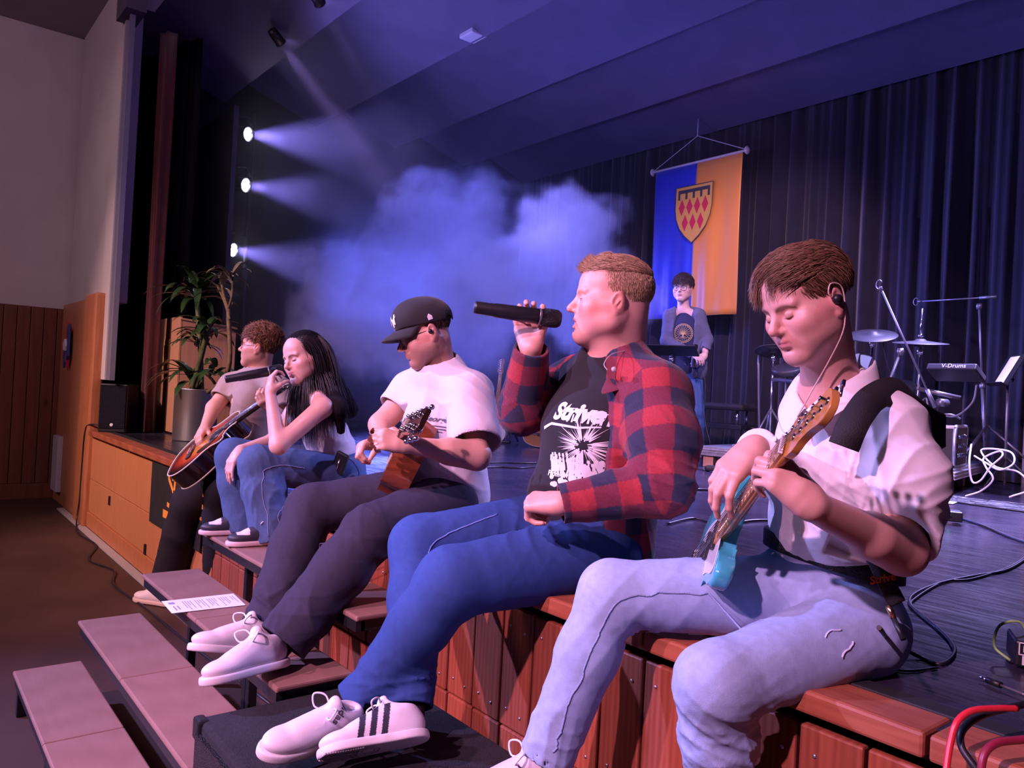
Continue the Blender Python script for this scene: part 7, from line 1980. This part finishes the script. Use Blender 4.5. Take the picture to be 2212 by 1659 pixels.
MB().tube(spline([(-2.425,6.2,1.367), (-2.487,6.15,1.396), (-2.65,6.15,1.369), (-2.705,6.15,1.437), (-2.657,6.15,1.509), (-2.619,6.15,1.424), (-2.454,6.15,1.381), (-2.333,6.15,1.489), (-2.308,6.15,1.624)], 8), .008, 6).build('cable_bundle', M['grey_metal'], t, True)
MB().tube(spline([c1 + Vector((.08, 0, -.03)), c1 + Vector((.12, 0, -.2)), c1 + Vector((.20, 0, -.42)), c1 + Vector((.2, 0, -.6))], 6), .004, 6).build('cable', M['cable'], t, True)
stand_legs(t, (c2.x, c2.y, RT), .26, .34, 'tripod_leg', 'grey_metal')
stand_legs(t, (c3.x, c3.y, RT), .22, .34, 'tripod_leg', 'grey_metal')

# drummer's bench
t = thing('piano_bench', 'black padded bench on chromed legs in front of the curtain', 'bench', (-4.95, 6.75, ST), radians(8))
MB().box((0, 0, .50), (.66, .34, .07), bevel=.03).build('seat', M['black_rubber'], t)
MB().box((0, 0, .30), (.62, .30, .05), bevel=.005).build('frame', M['black_metal'], t)
for sx in (-.24, .24):
    for sy in (-.10, .10):
        MB().tube([(sx, sy, .32), (sx, sy, .47)], .014, 10).build('lift_rod', M['chrome'], t)
        MB().box((sx * 1.15, sy * 1.2, .14), (.05, .05, .28), bevel=.004).build('leg', M['black_metal'], t)
MB().tube([(.31, 0, .30), (.38, 0, .30)], .012, 8).build('height_knob', M['black_plastic'], t)

# music stands
def music_stand(label, foot, desk, nrm, w=.46, h=.32, paper=True):
    t = thing('music_stand', label, 'music stand', tuple(foot), group='music stands')
    foot, desk = Vector(foot), Vector(desk); n = Vector(nrm).normalized(); r = n.cross(Vector((0, 0, 1))).normalized(); u = r.cross(n) * 1
    Rr = Matrix((r, n, u)).transposed()
    stand_legs(t, foot, .26, .25); MB().tube([foot + Vector((0, 0, .05)), desk - Vector((0, 0, .04))], .009, 10).build('pole', M['grey_metal'], t, True)
    MB().box(desk, (w, .006, h), Rr).box(desk - u * h * .5 + n * .025, (w, .05, .006), Rr).build('desk', M['black_metal'], t, True)
    MB().lathe([(0, -.02), (.02, -.016), (.02, .016), (0, .02)], desk - n * .02 - Vector((0, 0, .06)), r, 12).build('tilt_knob', M['chrome'], t, True)
    if paper: tag(MB().box(desk + n * .008, (w * .5, .003, h * .85), Rr).build('sheet_music', M['paper']), 'white sheets leaning on the music stand at the far right', 'paper')
music_stand('black music stand with white sheets beside the right curtain edge', (-2.20, 6.45, ST), (-2.196,6.4,1.741), (-.70, -.55, .45), .34, .26)
music_stand('flat black music stand in front of the person in denim jacket', (-4.62, 5.55, ST), (-4.539,5.443,1.829), (-.15, .28, .95), .44, .24, False)

# guitars on stands between the cap and the checked shirt
electric('white electric guitar with pale neck on a stand behind the cap man', (-6.488,5,0.847), (-6.584,5.15,1.735), (.35, -.92, .1), M['white_gloss'], M['white_gloss'], M['maple'], M['maple_board'])
t = thing('guitar_stand', 'black folding stand under the white electric guitar', 'guitar stand', (-6.45, 5.05, ST))
gp = Vector((-6.402,5.02,0.83))
for dx, dy in ((-.16, -.1), (.22, -.05), (.05, .2)): MB().tube([gp + Vector((0, .06, .30)), Vector((gp.x + dx, gp.y + dy, ST + .012))], .011, 8).build('leg', M['black_metal'], t, True)
MB().tube([Vector((gp.x - .2, gp.y - .1, ST + .02)), Vector((gp.x + .24, gp.y - .06, ST + .02))], .014, 10).build('foot_bar', M['black_metal'], t, True)
acoustic('orange hollow guitar low on a stand, half hidden by the checked sleeve', (-5.86,5,0.869), (-5.75,5.15,1.664), (.25, -.95, .1), M['maple'], M['maple'], M['dark_gloss'])

# partition at the right edge
t = thing('partition_board', 'beige upright board with grey rail at the right edge', 'panel', (-2.05, 7.15, ST))
MB().box((-1.99, 7.15, 1.45), (.62, .04, 1.2), bevel=.004).build('board', M['beige_panel'], t, True)
MB().box((-1.99, 7.11, 1.62), (.60, .03, .03)).box((-2.29, 7.12, 1.45), (.03, .04, 1.2)).build('rail', M['grey_metal'], t, True)

# ================================================================ cables and small things on the stage floor
def cable(label, pts, r=.0045, m='cable', name='cable', n=8, z=None):
    P = []
    for p in pts:
        p = tuple(p); P.append((p[0], p[1], (ST + r + .001) if z is None and len(p) < 4 else p[2]))
    return tag(MB().tube(spline(P, n), r, 8).build(name, M[m]), label, 'cable')
def fz(*pts): return [(p[0], p[1], ST + .006) for p in pts]
cable('thick black cable looping over the floor right of the white-shirted man', [(-0.654,1.376,1.02), (-0.795,1.731,0.9)] + fz((-0.777,1.827,0.856), (-0.727,1.82,0.856), (-0.747,1.941,0.856), (-0.806,2.046,0.856), (-0.915,2.182,0.856), (-1.003,2.289,0.856), (-1.056,2.434,0.856), (-1.082,2.677,0.856), (-1.07,2.928,0.856), (-1.056,3.175,0.856), (-1.142,3.732,0.856)), .0045, z=1)
cable('second black cable twisted along the thick loop at right', fz((-0.76,1.97,0.856), (-0.822,2.069,0.856), (-0.985,2.264,0.856), (-1.034,2.398,0.856), (-1.085,2.712,0.856), (-1.056,2.854,0.856), (-1.074,3.254,0.856), (-1.163,3.773,0.856)), .004)
cable('thin grey cable curving out from under the white-shirted man', fz((-0.847,1.705,0.856), (-0.797,1.688,0.856), (-0.749,1.71,0.856), (-0.723,1.793,0.856)), .003, 'cable')
cable('black cable crossing the floor behind the checked shirt, nearer one', fz((-2.212,2.676,0.856), (-2.265,2.934,0.856), (-2.112,2.935,0.856), (-2.108,3.212,0.856), (-1.959,3.397,0.856)), .006)
cable('pair of black cables across the floor behind the checked shirt, further one', fz((-2.987,3.599,0.856), (-2.994,3.864,0.856), (-2.907,4.022,0.856), (-2.681,4.367,0.856)), .008)
cable('black cable on the floor between cap man and singer', fz((-4.59,3.437,0.856), (-4.596,3.613,0.856), (-4.537,3.789,0.856), (-4.519,3.912,0.856)), .006)
cable('second black cable on the floor between cap man and singer', fz((-4.321,3.237,0.856), (-4.321,3.399,0.856), (-4.24,3.523,0.856), (-4.295,3.72,0.856)), .006)
cable('black cable running to the lower right from the small green box', fz((-1.763,4.481,0.856), (-1.551,4.274,0.856), (-1.341,4.016,0.856), (-1.184,3.866,0.856)), .006)
cable('white power cable coiled in front of the flight case', [(-2.199,5.9,1.263), (-2.18,5.75,1.138), (-2.101,5.6,0.965), (-2.008,5.5,0.95), (-1.933,5.5,1.077), (-1.904,5.6,1.137), (-1.973,5.6,1.175), (-2.037,5.6,1.093), (-1.93,5.5,1.018), (-1.907,5.3,0.941), (-1.998,5.2,0.89)] and [tuple(v) for v in ((-2.174,5.75,1.201), (-2.131,5.62,1.083), (-2.101,5.6,0.965), (-2.051,5.6,0.977), (-2.002,5.62,1.072), (-1.949,5.65,1.147), (-1.986,5.7,1.173), (-2.075,5.7,1.118), (-2.04,5.65,1.062), (-1.978,5.6,0.995), (-2.05,5.62,0.91), (-2.138,5.6,0.862))], .006, 'white_cable', z=1)
cable('white power cable looping out to the right edge', [tuple(v) for v in ((-2.162,5.78,1.124), (-2.052,5.68,1.09), (-1.958,5.65,1.056), (-1.897,5.7,1.106), (-1.944,5.75,1.176), (-2.121,5.78,1.169), (-2.004,5.7,1.071), (-1.875,5.72,1.049), (-1.799,5.7,0.955), (-1.887,5.62,0.89))], .006, 'white_cable', z=1)
rr_ = random.Random(12)
for i in range(12):
    x = rr_.uniform(-2.6, -1.9); y = rr_.uniform(5.2, 5.55)
    pts = [(x + rr_.uniform(-.5, .5) + k * rr_.uniform(.1, .25), y + .10 * sin(k * 1.4 + i) + rr_.uniform(-.08, .08), ST + .006) for k in range(6)]
    o = MB().tube(spline(pts, 6), .006, 6).build('loose_cable', M['cable']); tag(o, 'loose black cable in the tangle on the floor before the platform', 'cable', 'tangle of black cables before the platform')
for i in range(7):
    x = -4.0 + .12 * i; pts = [(x + k * .22 + rr_.uniform(-.04, .04), 5.0 + .07 * sin(k * 1.7 + i * 2) + .03 * i, ST + .006) for k in range(6)]
    tag(MB().tube(spline(pts, 6), .005, 6).build('loose_cable', M['cable']), 'loose black cable in the tangle left of the playing hands', 'cable', 'tangle of black cables left of the hands')
tag(MB().box((-1.697,4.201,0.89), (.15, .11, .05), Matrix.Rotation(.5, 3, 'Z'), bevel=.006).build('foot_pedal', M['black_plastic']), 'small dark pedal box with a green light on the floor', 'pedal')
o = bpy.data.objects['foot_pedal']; pp = Vector((-1.697,4.201,0.89))
MB().lathe([(0, .008), (.006, .006), (.008, 0)], pp + Vector((.045, -.058, .008)), (.5, -.9, 0), 12).build('green_light', mat('green_led', (.1, .6, .2), .4, emit=(.1, 1, .5), estr=1.2), o, True)
tag(MB().box((-2.194,5.149,0.856), (.34, .20, .004), Matrix.Rotation(.2, 3, 'Z')).build('paper_sheet', M['paper']), 'white paper lying on the floor before the platform', 'paper')
tag(MB().box((-3.761,5.057,0.875), (.10, .09, .045), Matrix.Rotation(.4, 3, 'Z'), bevel=.015).build('adapter_plug', M['black_plastic']), 'black plug adapter on the floor beside the platform', 'adapter')
t = thing('folded_cloth', 'flat grey folded bag lying on the left end of the platform', 'bag', tuple(on_riser(-1.2, .3)))
MB().box(on_riser(-1.45, .35, .012), (.5, .22, .024), Rm, bevel=.01).build('bag_body', M['grey_metal'], t, True)

# small direct box near the right edge
dc = Vector((-0.653,1.995,0.885)); dR = Matrix.Rotation(radians(28), 3, 'Z')
t = thing('direct_box', 'small black audio box with white lettering at the right edge', 'audio box', tuple(dc - Vector((0, 0, .03))))
dc = dc + Vector((.055, .04, 0))
bx = MB().box(dc, (.13, .11, .056), dR, bevel=.005).build('box_body', M['black_plastic'], t, True)
fo = dc + dR @ Vector((0, -.0555, 0)); fx = dR @ Vector((1, 0, 0))
text_on('MI', .026, fo + dR @ Vector((-.040, 0, -.014)), fx, (0, 0, 1), M['white_print'], bx, 'box_lettering', .0012, bold=.0012)
text_on('b', .022, fo + dR @ Vector((-.047, 0, .011)), fx, (0, 0, 1), M['white_print'], bx, 'box_emblem', .0012)
text_on('I', .028, fo + dR @ Vector((-.028, 0, .011)), fx, (0, 0, 1), M['white_print'], bx, 'box_lettering', .0012)
q = MB()
for (a, b, c_, d_) in ((-.060, -.002, -.034, .0005), (-.060, .0235, -.034, .026), (-.060, -.002, -.0575, .026), (-.0365, -.002, -.034, .026)):
    q.quad(*[fo + dR @ Vector((u, -.001, v)) for u, v in ((a, b), (c_, b), (c_, d_), (a, d_))])
q.build('box_emblem_frame', M['white_print'], bx, True)
MB().tube(spline([dc + dR @ Vector((-.03, .02, .03)), dc + dR @ Vector((-.05, .01, .055)), dc + dR @ Vector((-.09, -.01, .045)), dc + dR @ Vector((-.10, -.02, .0)), dc + dR @ Vector((-.07, -.03, -.024))], 6), .0032, 8).build('green_tie', mat('green_cable_tie', (.35, .62, .22), .5), t, True)
MB().lathe([(0, 0), (.010, .002), (.010, .03), (0, .032)], dc + Vector((-.02, .02, .027)), (0, 0, 1), 12).build('jack', M['black_plastic'], t, True)
t = thing('jack_plug', 'black jack plug on its cable lying near the stage edge', 'plug', (-0.638,1.796,0.858))
j0, j1 = Vector((-0.639,1.794,0.86)), Vector((-0.55,1.766,0.86))
d_ = (j1 - j0).normalized()
MB().tube([j0, j0 + d_ * .014], .0032, 8).build('plug_tip', M['chrome'], t, True); MB().tube([j0 + d_ * .014, j0 + d_ * .045], .0065, 10).build('plug_body', M['black_plastic'], t, True)
MB().tube(spline([j0 + d_ * .045, j0 + d_ * .09, j1], 4), .0028, 6).build('plug_cable', M['grey_metal'], t, True)
# cables hanging over the edge in the lower right corner
cable('bright red cable hanging over the stage edge', [tuple(v) for v in ((-0.46,1.446,0.932), (-0.478,1.408,0.934), (-0.497,1.368,0.932), (-0.507,1.34,0.917), (-0.509,1.322,0.884), (-0.504,1.296,0.835))], .0052, 'red_cable', z=1)
cable('black cable hanging over the stage edge beside the red one', [tuple(v) for v in ((-0.458,1.576,0.921), (-0.478,1.488,0.92), (-0.499,1.413,0.914), (-0.509,1.369,0.898), (-0.506,1.357,0.876), (-0.486,1.35,0.857), (-0.46,1.352,0.832))], .0060, 'cable', z=1)
cable('dark red cable bending at the lower right corner', [tuple(v) for v in ((-0.411,1.444,0.905), (-0.439,1.393,0.902), (-0.457,1.354,0.899), (-0.464,1.329,0.882), (-0.462,1.317,0.841))], .0062, 'dark_red_cable', z=1)

# radio pack ribbon at the bassist's belt
t = thing('beltpack', 'black belt transmitter with orange lettering at the white-shirted man\'s hip', 'transmitter', (-0.745,1.568,1.083))
bjs = bvh([c for c in p_.children if c.name.startswith('jeans')][0])
rb = ribbon('lanyard', [(-0.771,1.552,1.126), (-0.751,1.56,1.096), (-0.732,1.569,1.054), (-0.719,1.586,1.018)], .034, M['strap_black'], t, side=[(.62, .70, .15)] * 4)
text_on('Strive', .022, (-0.732,1.545,1.07), (.55, .66, .22), (-.08, -.1, .95), mat('orange_print', (.70, .14, .03), .7), rb, 'lanyard_lettering', .001, bold=.0006)
MB().tube([(-0.726,1.56,1.017), (-0.714,1.56,0.995)], .0062, 10).build('jack_sleeve', mat('brass', (.75, .55, .32), .25, 1.0), t, True)
MB().tube([(-0.714,1.56,0.995), (-0.687,1.546,0.963)], .0055, 10).build('jack_boot', M['black_plastic'], t, True)

# ================================================================ stage fog
def haze():
    me = MB().box((-6.15, 4.70, 2.68), (6.3, 4.6, 3.56))
    m = bpy.data.materials.new('stage_fog'); m.use_nodes = True; nt = m.node_tree; N = nt.nodes; L = nt.links
    N.remove(N['Principled BSDF']); out = N['Material Output']
    vs = N.new('ShaderNodeVolumeScatter'); vs.inputs['Color'].default_value = (.92, .92, 1, 1); vs.inputs['Anisotropy'].default_value = .15
    g = N.new('ShaderNodeNewGeometry')
    n = N.new('ShaderNodeTexNoise'); n.inputs['Scale'].default_value = 1.9; n.inputs['Detail'].default_value = 6; n.inputs['Roughness'].default_value = .58
    L.new(g.outputs['Position'], n.inputs['Vector'])
    # the fog bank: the nearest of several soft balls, its edge broken up by noise
    blobs = [((-5.337,3.399,2.717), .34), ((-5.206,3.722,2.681), .44), ((-5.182,3.598,2.208), .62), ((-5.425,3.134,2.314), .44), ((-5.648,2.7,2.056), .36), ((-5.484,2.907,1.853), .40), ((-5.319,3.273,1.809), .5),
             ((-5.138,4.131,2.35), .55), ((-5.102,4.491,2.717), .50), ((-4.862,4.796,2.255), .50), ((-5.682,2.5,1.821), .24)]
    last = None
    for p, r in blobs:
        d = N.new('ShaderNodeVectorMath'); d.operation = 'DISTANCE'; d.inputs[1].default_value = p; L.new(g.outputs['Position'], d.inputs[0])
        a = N.new('ShaderNodeMath'); a.operation = 'SUBTRACT'; L.new(d.outputs['Value'], a.inputs[0]); a.inputs[1].default_value = r
        if last is None: last = a
        else:
            q = N.new('ShaderNodeMath'); q.operation = 'SMOOTH_MIN'; q.inputs[2].default_value = .15; L.new(last.outputs[0], q.inputs[0]); L.new(a.outputs[0], q.inputs[1]); last = q
    nn = N.new('ShaderNodeMath'); nn.operation = 'MULTIPLY_ADD'; L.new(n.outputs[0], nn.inputs[0]); nn.inputs[1].default_value = 1.3; nn.inputs[2].default_value = -.65
    s = N.new('ShaderNodeMath'); s.operation = 'ADD'; L.new(last.outputs[0], s.inputs[0]); L.new(nn.outputs[0], s.inputs[1])
    r1 = N.new('ShaderNodeMapRange'); r1.interpolation_type = 'SMOOTHSTEP'; r1.inputs[1].default_value = .03; r1.inputs[2].default_value = -.12; r1.inputs[3].default_value = 0; r1.inputs[4].default_value = 1.15
    L.new(s.outputs[0], r1.inputs[0])
    # thin haze, thicker near the spotlights
    r2 = N.new('ShaderNodeMapRange'); r2.inputs[1].default_value = .40; r2.inputs[2].default_value = .68; r2.inputs[3].default_value = .004; r2.inputs[4].default_value = .028
    L.new(n.outputs[0], r2.inputs[0])
    sx = N.new('ShaderNodeSeparateXYZ'); L.new(g.outputs['Position'], sx.inputs[0])
    r3 = N.new('ShaderNodeMapRange'); r3.inputs[1].default_value = -8.6; r3.inputs[2].default_value = -6.2; r3.inputs[3].default_value = .13; r3.inputs[4].default_value = 0.0; L.new(sx.outputs[0], r3.inputs[0])
    m1 = N.new('ShaderNodeMath'); m1.operation = 'MULTIPLY'; L.new(r3.outputs[0], m1.inputs[0]); L.new(n.outputs[0], m1.inputs[1])
    r4 = N.new('ShaderNodeMapRange'); r4.inputs[1].default_value = -8.0; r4.inputs[2].default_value = -4.6; r4.inputs[3].default_value = 1.0; r4.inputs[4].default_value = .15; L.new(sx.outputs[0], r4.inputs[0])
    m2 = N.new('ShaderNodeMath'); m2.operation = 'MULTIPLY'; L.new(r4.outputs[0], m2.inputs[0]); L.new(r2.outputs[0], m2.inputs[1])
    a1 = N.new('ShaderNodeMath'); a1.operation = 'ADD'; L.new(r1.outputs[0], a1.inputs[0]); L.new(m2.outputs[0], a1.inputs[1])
    a2 = N.new('ShaderNodeMath'); a2.operation = 'ADD'; L.new(a1.outputs[0], a2.inputs[0]); L.new(m1.outputs[0], a2.inputs[1])
    L.new(a2.outputs[0], vs.inputs['Density']); L.new(vs.outputs[0], out.inputs['Volume'])
    o = me.build('stage_fog', m)
    tag(o, 'billowing bank of stage fog drifting across the back of the stage', 'fog', kind='stuff')
haze()
